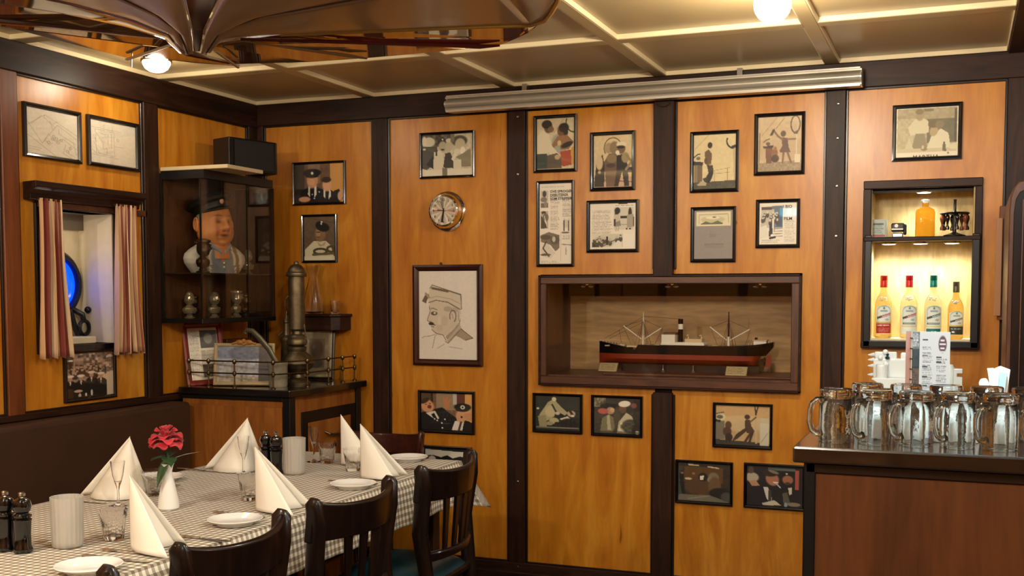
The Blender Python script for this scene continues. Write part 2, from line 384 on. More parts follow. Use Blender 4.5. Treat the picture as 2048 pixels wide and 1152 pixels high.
# --- ceiling globes
def globe(loc, label, half=False):
    t = thing('ceiling_globe_lamp', label, 'lamp', loc, group=None)
    if half:
        MB().lathe([(.060, -.006), (.058, -.020), (.048, -.038), (.030, -.050), (0, -.056)], 28, loc).build('globe', M['screen'], t)
        MB().lathe([(0, 0), (.066, 0), (.066, -.008), (.058, -.010), (0, -.010)], 28, loc).build('holder', M['brass2'], t); return t
    m = MB(); m.ball(loc, .061, 24, 14, (1, 1, .98)); m.build('globe', M['screen'], t)
    MB().lathe([(0, ZC-loc[2]+.02), (.045, ZC-loc[2]+.02), (.045, ZC-loc[2]-.004), (.032, .050), (0, .050)], 20, loc).build('holder', M['brass2'], t)
    return t
for i, g in enumerate(GLOBES):
    if i == 0: lb = 'round glowing white glass globe on the ceiling at the right of the room'
    elif i == 1: lb = 'shallow glowing white ceiling dome by the left wall, under the hanging boat'
    elif i in (3, 5): lb = 'glowing ceiling globe over the bar side, '+('nearer the back wall' if i == 3 else 'nearer the camera')
    else: lb = 'glowing ceiling globe behind the view, '+{2: 'over the middle aisle', 4: 'over the near end of the table', 6: 'in the middle of the rear room', 7: 'by the rear left wall'}[i]
    o = globe(g, lb, i == 1)
    if i in (3, 5): o['group'] = 'ceiling globes over the bar side'
    elif i > 1: o['group'] = 'ceiling globes further back'
# ------------------------------------------------------------------ pictures: prints are small colour grids (one colour per point)
class Art:
    def __init__(s, w, h, bg, noise=.0):
        s.w, s.h = w, h; y, x = np.mgrid[0:h, 0:w]; s.X = (x+.5)/w; s.Y = (y+.5)/h; s.asp = h/w
        s.a = np.ones((h, w, 3))*np.array(s.c(bg))
        s.n = NR.rand(h, w)
    def c(s, h): return [int(h[i:i+2], 16)/255 for i in (0, 2, 4)] if isinstance(h, str) else list(h)
    def put(s, m, col, al=1.0):
        m = np.clip(m, 0, 1)*al; s.a = s.a*(1-m[..., None])+np.array(s.c(col))*m[..., None]; return s
    def e(s, cx, cy, rx, ry, col, ang=0, soft=.12, al=1):
        dx = s.X-cx; dy = (s.Y-cy)*s.asp; t = math.radians(ang); u = dx*math.cos(t)+dy*math.sin(t); v = -dx*math.sin(t)+dy*math.cos(t)
        d = np.sqrt((u/rx)**2+(v/(ry*s.asp))**2); return s.put((1+soft-d)/(2*soft), col, al)
    def r(s, x0, y0, x1, y1, col, al=1): return s.put(((s.X >= x0) & (s.X <= x1) & (s.Y >= y0) & (s.Y <= y1))*1.0, col, al)
    def p(s, pts, col, al=1):
        ins = np.zeros(s.X.shape, bool); n = len(pts)
        for i in range(n):
            (x0, y0), (x1, y1) = pts[i], pts[(i+1) % n]
            if y0 == y1: continue
            c = ((s.Y < y0) != (s.Y < y1)) & (s.X < (x1-x0)*(s.Y-y0)/(y1-y0)+x0); ins ^= c
        return s.put(ins*1.0, col, al)
    def l(s, pts, wd, col, al=1):
        for (x0, y0), (x1, y1) in zip(pts, pts[1:]):
            ax, ay = x0, y0*s.asp; bx_, by_ = x1, y1*s.asp; px, py = s.X, s.Y*s.asp
            L = (bx_-ax)**2+(by_-ay)**2+1e-9; t = np.clip(((px-ax)*(bx_-ax)+(py-ay)*(by_-ay))/L, 0, 1)
            d = np.hypot(px-ax-t*(bx_-ax), py-ay-t*(by_-ay)); s.put((wd-d)/(.5/s.w)+.5, col, al)
        return s
    def ring(s, cx, cy, rx, ry, wd, col, a0=0, a1=360):
        return s.l([(cx+rx*math.cos(math.radians(a)), cy+ry*math.sin(math.radians(a))) for a in np.linspace(a0, a1, 28)], wd, col)
    def text(s, x0, y0, x1, y1, col='8C8474', rows=None, al=.55, rag=.2):
        h = y1-y0; rows = rows or max(2, int(h*s.h/2.6)); dy = h/rows
        for i in range(rows):
            xe = x1-(x1-x0)*rag*NR.rand()
            m = ((s.X >= x0) & (s.X <= xe) & (s.Y >= y0+i*dy) & (s.Y <= y0+(i+.55)*dy))*(s.n > .25); s.put(m*1.0, col, al)
        return s
    def mottle(s, amt=.05, blk=5, reg=None):
        g = NR.rand(s.h//blk+2, s.w//blk+2); g = np.kron(g, np.ones((blk, blk)))[:s.h, :s.w]
        f = 1+(g-.5)*2*amt
        if reg: m = (s.X >= reg[0]) & (s.X <= reg[2]) & (s.Y >= reg[1]) & (s.Y <= reg[3]); f = np.where(m, f, 1)
        s.a = np.clip(s.a*f[..., None], 0, 1); return s
    def crowd(s, x0, y0, x1, y1, n, dark, lite, rad=.03):
        for i in range(n):
            x = x0+(x1-x0)*NR.rand(); y = y0+(y1-y0)*(i/n)
            s.e(x, y+.06, rad*1.5, rad*2, dark); s.e(x, y, rad*.75, rad*.9, lite); s.e(x, y-rad*.8, rad*.85, rad*.4, dark if NR.rand() > .5 else lite)
        return s
    def man(s, x, y, h, body, skin='B89878', hat=None, legs=None, lean=0):
        "a small standing figure, y at the feet"
        legs = legs or body
        s.p([(x-.09*h-lean*.3, y-.52*h), (x+.09*h-lean*.3, y-.52*h), (x+.10*h, y), (x+.02*h, y), (x, y-.4*h), (x-.03*h, y), (x-.11*h, y)], legs)
        s.e(x-lean*.6, y-.66*h, .10*h, .18*h, body); s.e(x-lean, y-.90*h, .055*h, .075*h, skin)
        if hat: s.e(x-lean, y-.955*h, .065*h, .035*h, hat)
        return s
LASTP = []
def print_mat(name, rough=.5):
    m, nt, b = base(name); a = nt.nodes.new('ShaderNodeVertexColor'); a.layer_name = 'ink'
    nt.links.new(a.outputs['Color'], b.inputs['Base Color']); b.inputs['Roughness'].default_value = rough; return m
M['print'] = print_mat('printed_paper')
def print_mesh(name, art, fn, parent, m=None):
    "fn(u, v) -> world point, u across, v down"
    h, w = art.h, art.w; me = bpy.data.meshes.new(name); L = wl(parent)
    vs = [tuple(fn(i/(w-1), j/(h-1))-L) for j in range(h) for i in range(w)]
    me.from_pydata(vs, [], [(j*w+i, (j+1)*w+i, (j+1)*w+i+1, j*w+i+1) for j in range(h-1) for i in range(w-1)])
    a = np.clip(art.a, 0, 1).reshape(-1, 3); lin = np.where(a <= .04045, a/12.92, ((a+.055)/1.055)**2.4)
    ca = me.color_attributes.new('ink', 'FLOAT_COLOR', 'POINT'); buf = np.ones((h*w, 4), np.float32); buf[:, :3] = lin
    ca.data.foreach_set('color', buf.ravel()); me.materials.append(m or M['print']); me.shade_smooth()
    o = bpy.data.objects.new(name, me); C.objects.link(o); o.parent = parent; WL[o.name] = L.copy(); return o
def lettering(txt, size, mt, parent, origin, ux, uz, bold=0, name='lettering', align='LEFT', spacing=1.0):
    "flat letters as a mesh; ux along the line, uz up, both world vectors"
    cu = bpy.data.curves.new('txt', 'FONT'); cu.body = txt; cu.size = size; cu.offset = bold; cu.align_x = align; cu.resolution_u = 2; cu.space_character = spacing; cu.extrude = .0002
    o = bpy.data.objects.new('txt', cu); C.objects.link(o); dg = bpy.context.evaluated_depsgraph_get(); me = bpy.data.meshes.new_from_object(o.evaluated_get(dg))
    bpy.data.objects.remove(o); bpy.data.curves.remove(cu); me.name = name
    ux = Vector(ux).normalized(); uz = Vector(uz).normalized(); nn = ux.cross(uz); L = wl(parent)
    me.transform(Matrix(((ux.x, uz.x, nn.x, origin[0]-L.x), (ux.y, uz.y, nn.y, origin[1]-L.y), (ux.z, uz.z, nn.z, origin[2]-L.z), (0, 0, 0, 1))))
    me.materials.clear(); me.materials.append(mt); r = bpy.data.objects.new(name, me); C.objects.link(r); r.parent = parent; WL[r.name] = L.copy(); return r

def frame_on(p0, u, v, nrm, W, H, fw, art, label, fmat=None, mount=.018, cat='picture', mat_border=0, glass=True, name='framed_picture', inset=.006, group=None):
    "p0 = top left corner of the frame; u right, v down, nrm out of the wall"
    p0, u, v, nrm = map(Vector, (p0, u, v, nrm)); fmat = fmat or M['blackframe']
    t = thing(name, label, cat, tuple(p0+u*W/2+v*H), group=group); LASTP.clear()
    def P(a, b, c): return p0+u*a+v*b+nrm*c
    m = MB(); prof = [(0, 0), (0, mount*.8), (fw*.35, mount), (fw*.75, mount*.85), (fw, mount*.5), (fw, 0)]
    n = len(prof); vs = []
    for (sx, sy) in ((0, 0), (1, 0), (1, 1), (0, 1)):
        for d, hgt in prof: vs.append(P(d if not sx else W-d, d if not sy else H-d, hgt))
    fs = [(k*n+i, k*n+(i+1) % n, ((k+1) % 4)*n+(i+1) % n, ((k+1) % 4)*n+i) for k in range(4) for i in range(n)]
    m.add(vs, fs); fro = m.build('frame', fmat, t, smooth=False)
    a0, b0, a1, b1 = fw*.9, fw*.9, W-fw*.9, H-fw*.9
    pr = print_mesh('print', art, lambda x, y: P(a0+(a1-a0)*x, b0+(b1-b0)*y, mount*.35), t); LASTP.append(pr)
    MB().prism([P(a0, b0, .001), P(a1, b0, .001), P(a1, b1, .001), P(a0, b1, .001)], nrm*(mount*.35-.0022)).build('backboard', M['paper'], t, smooth=False)
    if glass: MB().prism([P(a0, b0, mount*.5), P(a1, b0, mount*.5), P(a1, b1, mount*.5), P(a0, b1, mount*.5)], nrm*.001).build('glass_pane', M['glasspane'], fro, smooth=False)
    return t, P
def back_frame(tl, br, art, label, fw=.014, **k):
    a = at(*tl, 1, YB); b = at(*br, 1, YB)
    return frame_on((a.x, YB, a.z), (1, 0, 0), (0, 0, -1), (0, -1, 0), b.x-a.x, a.z-b.z, fw, art, label, **k)
def left_frame(tl, br, art, label, fw=.014, **k):
    a = at(*tl, 0, XW); b = at(*br, 0, XW)
    return frame_on((XW, a.y, a.z), (0, 1, 0), (0, 0, -1), (1, 0, 0), b.y-a.y, a.z-b.z, fw, art, label, **k)
INK = mat('print_ink', '4A4034', .6); INK2 = mat('print_ink_grey', '7A7264', .6)

# couple at the rail, hand coloured
A = Art(72, 92, 'CDBB94').mottle(.04)
A.l([(.45, .30), (.75, .0)], .006, '9A8A6A').ring(.98, .10, .20, .19, .014, '2A2A22', 70, 200)
A.e(.62, .50, .22, .20, '8C9088', al=.7).p([(.0, .35), (.18, .22), (.30, .28), (.42, .55), (.62, .72), (.55, .80), (.30, .66), (.27, .70), (0, .70)], 'D8CBAA').r(0, .68, .28, .98, '2E4038').p([(.28, .72), (.55, .68), (.68, .8), (.66, .98), (.28, .98)], '5A4E40')
A.e(.31, .17, .11, .12, '5E4A34').e(.27, .12, .13, .08, '2C241A').e(.38, .22, .08, .06, '7A5E42')
A.e(.66, .26, .11, .11, '6E4A2E').e(.72, .20, .13, .09, '1E1812').e(.77, .28, .06, .08, '1E1812').p([(.40, .52), (.55, .36), (.80, .34), (.98, .48), (.85, .62), (.62, .62), (.62, .50), (.45, .58)], '946A42').e(.80, .53, .16, .05, '2A1A12', -20).e(.60, .49, .05, .05, 'C8B48C')
A.p([(.62, .66), (.95, .62), (.93, .92), (.68, .95)], 'A84428').p([(.90, .60), (.99, .56), (.98, .92), (.92, .9)], 'C8963C').e(.55, .76, .07, .05, 'C09A6E')
back_frame((1069, 233), (1155, 343), A, 'tall framed colour photo of a man in a white shirt facing a dark-haired woman', .016)

A = Art(72, 90, 'D6BE90').mottle(.03)
A.ring(.50, .25, .22, .19, .012, '6A5030', 150, 380).r(0, .80, 1, 1, 'C9A284').l([(0, .80), (.3, .85), (1, .9)], .008, '3A2C20').r(.86, .62, 1, .72, '3A3428')
A.p([(.08, .52), (.24, .36), (.30, .6), (.28, .98), (.02, .98)], '2C2A20').e(.16, .52, .09, .14, 'CDB58C').e(.16, .70, .04, .03, 'C09A70')
A.p([(.28, .50), (.40, .36), (.60, .36), (.64, .60), (.58, .98), (.34, .98), (.30, .72)], '6E5442').e(.40, .25, .11, .10, 'A8926A').e(.54, .25, .12, .12, '8C7450').e(.48, .45, .14, .08, '8A7450').e(.45, .58, .12, .04, '4A3426')
A.p([(.60, .40), (.82, .36), (.88, .60), (.92, .98), (.80, .98), (.74, .70), (.64, .98), (.54, .98), (.60, .66)], '262018').e(.72, .26, .10, .11, '7A5A3C').e(.72, .19, .13, .05, 'E2D2AC').e(.70, .24, .1, .03, '2A2018').e(.82, .44, .10, .10, 'A08C60').l([(.84, .40), (.98, .52), (.84, .66)], .03, '96805A').e(.62, .34, .05, .04, 'E6DCC0')
back_frame((1182, 266), (1271, 380), A, 'framed sepia photo of three people embracing in front of a ring on a ship deck', .017)

def news(w, h): return Art(w, h, 'E9DFCB')
A = news(58, 140)
A.text(.08, .04, .95, .055, rows=1).r(.05, .09, .27, .30, 'C8BFA8').e(.16, .13, .06, .04, '4A4438').e(.14, .20, .10, .03, '7A7262').r(.06, .24, .27, .30, '6A6254').e(.2, .26, .05, .04, '8A8474')
A.r(.05, .345, .28, .56, 'B4AC98').p([(.05, .40), (.18, .44), (.24, .55), (.05, .56)], '3A362C').e(.14, .36, .07, .02, '3A342A').e(.2, .42, .09, .05, '6A6252').p([(.14, .36), (.24, .52), (.28, .56), (.18, .48)], 'E6DEC8')
A.text(.35, .19, .62, .58).text(.70, .19, .97, .42).text(.35, .165, .75, .18, rows=1).e(.82, .50, .1, .05, 'CFC6B0').man(.76, .595, .17, '2C281E', 'A89C84').man(.90, .59, .16, '4A4438', 'A89C84').e(.80, .61, .12, .012, '6A6456')
A.p([(.04, .64), (.30, .60), (.62, .64), (.62, .80), (.5, .84), (.35, .76), (.05, .72)], '746C5C').e(.20, .665, .16, .03, '4A443A').e(.48, .70, .14, .055, '5A5448').e(.45, .69, .05, .035, 'C8C0AC').p([(.05, .82), (.20, .72), (.5, .86), (.35, .93), (.1, .90)], 'D8D0BC').l([(.22, .72), (.12, .80), (.30, .90)], .02, '3A362C').e(.20, .88, .16, .015, '5C5648')
A.man(.82, .935, .15, '36322A', '8A8272').l([(.70, .755), (.98, .765)], .01, '5A5448').text(.70, .64, .97, .70).text(.05, .96, .62, .985, rows=2).r(.66, .60, .67, .96, 'C8BEA8')
t, P = back_frame((1075, 363), (1149, 533), A, 'narrow tall framed newspaper page with three-line Danish headline', .014)
for i, s in enumerate(('OVE SPROGØE', 'DEBUTERER', 'SOM STRIPPER')):
    lettering(s, .0175, INK, LASTP[0], P(.068, .058+i*.0175, .0075), (1, 0, 0), (0, 0, 1), .0004)

A = news(92, 92)
A.text(.05, .06, .50, .075, '4A4438', 1, .9).text(.05, .115, .48, .13, '5A5244', 1, .9).text(.55, .055, .95, .07, '5A5244', 1, .8).r(.62, .015, .82, .03, '2A261E').text(.05, .15, .49, .66).r(.52, .10, .95, .58, 'D4CBB6')
A.e(.60, .17, .06, .07, '28241C').e(.58, .23, .035, .08, '28241C').p([(.53, .26), (.64, .24), (.66, .40), (.66, .44), (.54, .44)], 'C8BEA6').p([(.54, .42), (.66, .38), (.68, .50), (.55, .52)], '8C8472').r(.66, .28, .80, .34, '2A261E').r(.52, .35, .56, .50, '3A362C').r(.66, .46, .80, .48, 'A8A08C').e(.87, .22, .038, .11, '1E1A14').p([(.80, .26), (.94, .25), (.96, .52), (.80, .54)], 'A49C88').r(.93, .3, .96, .5, '3A362C').e(.80, .56, .02, .02, '1E1A14').e(.87, .56, .02, .02, '1E1A14').l([(.58, .50), (.57, .60)], .012, 'B8AE98').l([(.63, .50), (.62, .60)], .012, 'B8AE98')
A.r(.05, .66, .72, .95, 'D0C8B2').p([(.05, .84), (.16, .80), (.22, .95), (.05, .95)], '2C281E').crowd(.10, .72, .70, .84, 16, '4A463C', 'C0B69E', .028).p([(.45, .95), (.62, .80), (.70, .86), (.70, .95)], 'E6DECA').l([(.30, .92), (.58, .78)], .012, '6A6456').r(.36, .72, .40, .9, '2A261E').r(.72, .66, .97, .97, 'EDE4D2').p([(.05, .66), (.30, .66), (.05, .80)], 'DAD1BC')
t, P = back_frame((1175, 402), (1278, 504), A, 'squarish framed newspaper page with two long-haired women and a crowd', .016)

A = Art(78, 96, 'DCC898').mottle(.02)
A.l([(.04, .26), (.38, 0)], .005, 'A8946A').ring(.98, .14, .20, .14, .016, '2A241A', 80, 200).p([(.90, .26), (1, .24), (1, .86), (.95, .86), (.92, .30)], 'C0AE86').p([(.86, .24), (1, .20), (1, .25), (.92, .28)], '2C261C')
A.p([(0, .87), (.4, .86), (1, .84), (1, 1), (0, 1)], '4E4A38').mottle(.12, 3, (0, .86, 1, 1)).r(.02, .50, .22, .86, '6E5A40').r(.04, .53, .10, .86, '8C7656').e(.12, .44, .09, .06, 'D8CAA2').e(.12, .43, .05, .03, '7A6A4C').l([(0, .42), (.10, .36), (.16, .35)], .012, '2C261C').p([(0, .48), (.24, .50), (.22, .56), (0, .55)], '2C261C')
A.l([(.48, .66), (.85, .62)], .004, '8A7A58').l([(.5, .72), (.85, .70)], .004, '8A7A58').l([(.50, .66), (.50, .86)], .005, '7A6A4C').l([(.80, .62), (.80, .84)], .005, '7A6A4C')
A.e(.39, .20, .055, .055, '2E281C').p([(.27, .32), (.36, .27), (.44, .36), (.42, .56), (.45, .60), (.34, .60), (.28, .48)], '6E5638').e(.30, .48, .04, .06, '5A4428').p([(.32, .56), (.46, .56), (.48, .70), (.44, .80), (.38, .89), (.28, .88), (.22, .80), (.30, .78), (.36, .70)], '25221A').p([(.08, .92), (.20, .84), (.32, .88), (.30, .93)], 'B4A684').e(.4, .55, .03, .02, 'B08E60')
back_frame((1382, 265), (1478, 383), A, 'framed sepia photo of a lone bare-chested man standing on a ship deck', .016)

A = Art(80, 96, 'CBB28A').mottle(.03)
A.ring(.85, .16, .10, .15, .014, '5A4A34', 0, 360).r(0, .42, 1, .78, 'B89878', .35).p([(0, .84), (1, .80), (1, 1), (0, 1)], 'A08A6C').mottle(.1, 3, (0, .82, 1, 1)).l([(.10, .34), (.46, 0)], .005, '97815C').l([(.42, .22), (.60, .04)], .006, '7A6648').l([(.05, .30), (.04, .84)], .012, '8A765A').r(.86, .34, .89, .74, 'D8C8A4').r(.84, .70, .96, .84, 'DCCEB0').p([(.80, .30), (.93, .26), (.9, .33), (.82, .33)], '6E5A42')
A.p([(.18, .54), (.34, .54), (.32, .84), (.20, .84)], '7A4E34').e(.25, .50, .09, .05, 'C8B48C').e(.24, .49, .05, .03, '6A563C').p([(.12, .53), (.37, .52), (.35, .57), (.14, .57)], '4A3624').l([(.14, .46), (.2, .42), (.28, .40)], .01, '5A4A34').e(.39, .66, .07, .08, '8E5A3A').e(.40, .76, .09, .07, '4C3626').e(.40, .58, .04, .035, '9A6E4E')
A.e(.58, .32, .06, .055, '6A523E').p([(.54, .38), (.68, .40), (.70, .56), (.75, .66), (.52, .66), (.50, .62), (.56, .54)], '6E5246').l([(.56, .42), (.46, .36), (.36, .25)], .022, '86684C').l([(.68, .42), (.85, .42)], .02, '86684C').l([(.59, .66), (.57, .84)], .022, '7E5E42').l([(.68, .66), (.76, .84)], .022, '7E5E42').p([(.28, .34), (.34, .24), (.40, .22), (.34, .34)], '4A3A2A')
back_frame((1510, 229), (1610, 348), A, 'framed sepia photo of a woman on deck waving her top beside a hoop', .017)

A = Art(78, 98, '8E8780').mottle(.02, 2)
A.r(.07, .045, .93, .325, 'DDD2AC').l([(.14, .10), (.86, .09)], .008, '9A8C68').l([(.13, .11), (.13, .28)], .006, '9A8C68').l([(.87, .10), (.88, .26)], .006, '9A8C68').e(.48, .20, .30, .07, 'B8AE84', al=.7).e(.48, .16, .18, .03, 'E6DCBC').p([(.18, .28), (.30, .23), (.45, .27), (.60, .22), (.74, .27), (.72, .30), (.18, .30)], '5E6A50').e(.52, .15, .05, .012, '4A5440')
for i in range(5): A.l([(.40, .46+i*.022), (.56, .46+i*.022)], .004, '757068')
for i in range(4): A.l([(.28, .69+i*.022), (.76, .69+i*.022)], .005, '6A655E')
A.text(.26, .905, .72, .915, '5E5A54', 1, .8)
t, P = back_frame((1383, 415), (1472, 524), A, 'framed grey sheet with an old banknote mounted at its top', .016)
lettering('50', .022, mat('ink_olive', '3A3C28', .6), LASTP[0], P(.192, .082, .0075), (1, 0, 0), (0, 0, 1), .0003)

A = news(80, 92)
A.p([(.06, .10), (.62, .07), (.62, .60), (.05, .60)], 'C0B8A6').r(.06, .11, .34, .17, '4C463C').r(.34, .09, .62, .16, '6A7078').r(.40, .16, .62, .60, '5E7486').r(.46, .30, .6, .56, '3E566C')
A.crowd(.10, .24, .50, .44, 16, '4A443A', 'D2CAB6', .03).p([(.05, .58), (.20, .52), (.24, .80), (.05, .86)], 'E0D8C4').p([(.28, .50), (.42, .46), (.40, .80), (.26, .80)], '1E2A34').p([(.35, .38), (.40, .38), (.40, .74), (.36, .74)], 'E4DCC8').e(.36, .78, .05, .035, 'F2ECE0').l([(.30, .84), (.42, .82)], .03, '14181C')
for i in range(4): A.l([(.42, .62+i*.06), (.62, .615+i*.06)], .008, '5A5A58')
A.text(.66, .42, .96, .96, '9A948C').text(.08, .88, .60, .96)
t, P = back_frame((1513, 400), (1600, 495), A, 'framed newspaper page about a film with a blue-grey crowd picture', .016)
W_ = (at(1600, 400, 1, YB)-at(1513, 400, 1, YB)).x
lettering('I BIO', .019, INK, LASTP[0], P(W_*.62, .040, .0075), (1, 0, 0), (0, 0, 1), .0004); lettering('FILM', .019, INK, LASTP[0], P(W_*.64, .094, .0075), (1, 0, 0), (0, 0, 1), .0004)

# lower rows
A = Art(84, 76, '1C221C').mottle(.1, 6)
A.p([(.10, .55), (.28, .20), (.42, .08), (.50, .22), (.72, .48), (.66, .56), (.46, .42), (.42, .60), (.20, .78), (.08, .78)], 'B0A67C').e(.34, .45, .12, .16, 'C4BA8E').p([(.06, .60), (.24, .56), (.26, .90), (.10, .90)], '9A9068').e(.42, .10, .05, .06, 'D8CEA8').e(.42, .72, .11, .09, 'B8AE84').e(.32, .80, .08, .06, 'A09670').l([(.38, .26), (.48, .50)], .02, '2A2C20').e(.80, .50, .09, .09, 'C4A884').l([(.78, .44), (.84, .56)], .03, '2A2018').e(.83, .56, .04, .03, 'E6DCC4').p([(.54, .66), (.72, .58), (.78, .64), (.60, .70)], 'E2DAC2').e(.74, .80, .20, .16, '15130F').e(.5, .50, .05, .05, 'C8C0A8').e(.06, .38, .03, .03, 'E0D8C0').r(.02, .90, .96, .93, '807868').e(.48, .80, .05, .05, '2A2618')
back_frame((1067, 785), (1166, 868), A, 'framed photo of a man in a pale suit leaning over on a dark background', .014)
A = Art(84, 76, '3A3428').mottle(.15, 5)
A.r(0, 0, .26, .26, '8A8060').mottle(.35, 3, (0, 0, .26, .26)).e(.62, .2, .5, .2, '1E1A14', al=.6).e(.32, .25, .18, .09, '14120E').e(.36, .36, .09, .10, 'B48A68').e(.40, .34, .05, .06, 'D0AE84').e(.20, .38, .11, .08, 'C05A50').p([(.14, .96), (.18, .58), (.32, .46), (.42, .54), (.46, .80), (.40, .96)], '7E7656').p([(.28, .50), (.34, .48), (.38, .9), (.30, .9)], 'B8AC88').e(.50, .55, .07, .30, '5A4A34', al=.7)
A.e(.62, .30, .08, .12, '6E4C34').e(.66, .16, .13, .085, 'F0E6D0', -8).p([(.50, .98), (.54, .66), (.70, .40), (.82, .50), (.88, .70), (.80, .98)], 'C8BE98').e(.86, .20, .06, .07, '8A4A3C').e(.80, .78, .2, .2, '26221A', al=.8).mottle(.25, 4, (.55, .65, 1, 1)).e(.93, .94, .04, .05, 'C8BEA0').r(.02, .92, .98, .98, '2A261E', .5)
back_frame((1184, 789), (1286, 875), A, 'framed photo of a man in a white cap facing another man in a crowd', .014)
A = Art(94, 78, 'C0A070').mottle(.03)
A.e(.4, .2, .5, .2, 'D0A46A', al=.6).e(.5, .45, .5, .2, 'D6C49C', al=.5).p([(0, .86), (1, .92), (1, 1), (0, 1)], '3A3830').r(.01, .40, .17, .86, '7A705C').e(.10, .30, .09, .09, 'D8CCA8').e(.08, .30, .06, .05, '6A5E48').l([(.02, .22), (.15, .18)], .008, '2A241A').p([(0, .36), (.10, .38), (.1, .44), (0, .42)], '2C261C')
A.e(.24, .50, .06, .10, '5A3E2A').e(.22, .66, .08, .12, '54382A').e(.25, .80, .07, .10, '2C2018').l([(.20, .85), (.21, .93)], .014, '2C2018').l([(.28, .85), (.27, .93)], .014, '2C2018').l([(.735, 0), (.75, .92)], .016, 'C4AE84').l([(.72, 0), (.74, .22), (.78, 0)], .012, '3A2E20').r(.82, .42, .98, .97, 'D0C6AC').r(.83, .30, .98, .42, 'C6BA9C').l([(.84, .90), (.96, .66)], .005, '8A8068')
A.e(.585, .28, .05, .06, '3A281C').p([(.55, .34), (.64, .34), (.66, .50), (.72, .62), (.70, .70), (.58, .68), (.54, .50)], '4E3626').l([(.64, .40), (.74, .28)], .016, '6E4E34').p([(.56, .54), (.62, .58), (.40, .84), (.30, .92), (.38, .72)], '4A3224').l([(.66, .66), (.54, .92)], .024, '4A3224').l([(.68, .68), (.62, .94)], .022, '3E2A1E')
back_frame((1427, 804), (1545, 899), A, 'framed sepia photo of a dancing woman holding a rope beside a crouching man', .014)
A = Art(92, 78, '33291A').mottle(.12, 5)
A.r(.12, .10, .86, .50, '5E3E1A').p([(.20, .04), (.4, .05), (.4, .08), (.2, .07)], 'D8C28C').p([(.56, .07), (.78, .10), (.78, .13), (.56, .10)], 'D8C28C').e(.45, .62, .35, .22, '553A1E').r(.0, .10, .10, .9, '3E4238').e(.07, .36, .04, .14, '17130F').e(.08, .28, .03, .03, '8A6A4A').p([(.03, .50), (.12, .50), (.14, .82), (.08, .82)], '14120F').e(.30, .28, .03, .03, '9A7650').e(.48, .36, .09, .11, '1E1812').p([(.42, .34), (.50, .32), (.48, .44), (.42, .44)], 'E2D8BE').e(.68, .36, .10, .13, '7E7058').e(.62, .42, .06, .07, '8E8064').e(.20, .42, .07, .03, 'C2B48C').e(.70, .60, .12, .26, '6A5032').e(.80, .76, .2, .14, '1C1812').p([(.02, .84), (.6, .82), (.9, .94), (1, 1), (0, 1)], '6E6856').e(.92, .84, .1, .12, '4A4A40').l([(.2, .94), (.6, .84)], .01, '8E866C')
back_frame((1352, 918), (1466, 1012), A, 'framed dim brown photo of a party around a table', .014)
A = Art(92, 78, '17171A').mottle(.1, 5)
A.r(.38, .04, .86, .10, '5A6660').e(.10, .30, .12, .12, 'B8AC94').e(.08, .12, .05, .09, '5A4434').p([(.04, .40), (.16, .36), (.24, .50), (.10, .52)], 'C08C68').p([(0, .98), (.05, .56), (.28, .48), (.50, .62), (.60, .98)], '10101A').e(.46, .32, .115, .17, 'B47A5A', -20).e(.42, .17, .14, .09, '2C241C').e(.48, .14, .1, .035, '8A7C68', 20).e(.52, .40, .05, .02, 'F0E4D0').l([(.53, .42), (.60, .52)], .012, 'C8C8D0').p([(.30, .52), (.38, .52), (.46, .80), (.44, .96), (.36, .80)], 'DDD6C8').l([(.42, .62), (.42, .88)], .03, '3A3A3A').e(.73, .18, .12, .075, '0C0C12').e(.73, .32, .095, .11, 'AA6E50').e(.73, .41, .05, .035, '4A3426').e(.71, .17, .02, .02, 'E0D8C0').p([(.56, .98), (.62, .55), (.80, .48), (.98, .56), (1, .98)], '101014').p([(.74, .52), (.80, .50), (.80, .66), (.76, .70)], 'D8D0C0').p([(.64, .66), (.72, .62), (.78, .9), (.66, .9)], '5E5A4C').r(.86, .08, .92, .55, 'B0564A').p([(.28, .93), (.5, .84), (.62, .96), (.30, .98)], 'CFC6AC').e(.84, .92, .12, .05, '8E8068').e(.7, .94, .03, .06, '9AA4A8')
back_frame((1489, 924), (1611, 1022), A, 'framed photo of two laughing men in dark suits beside the bar end', .014)

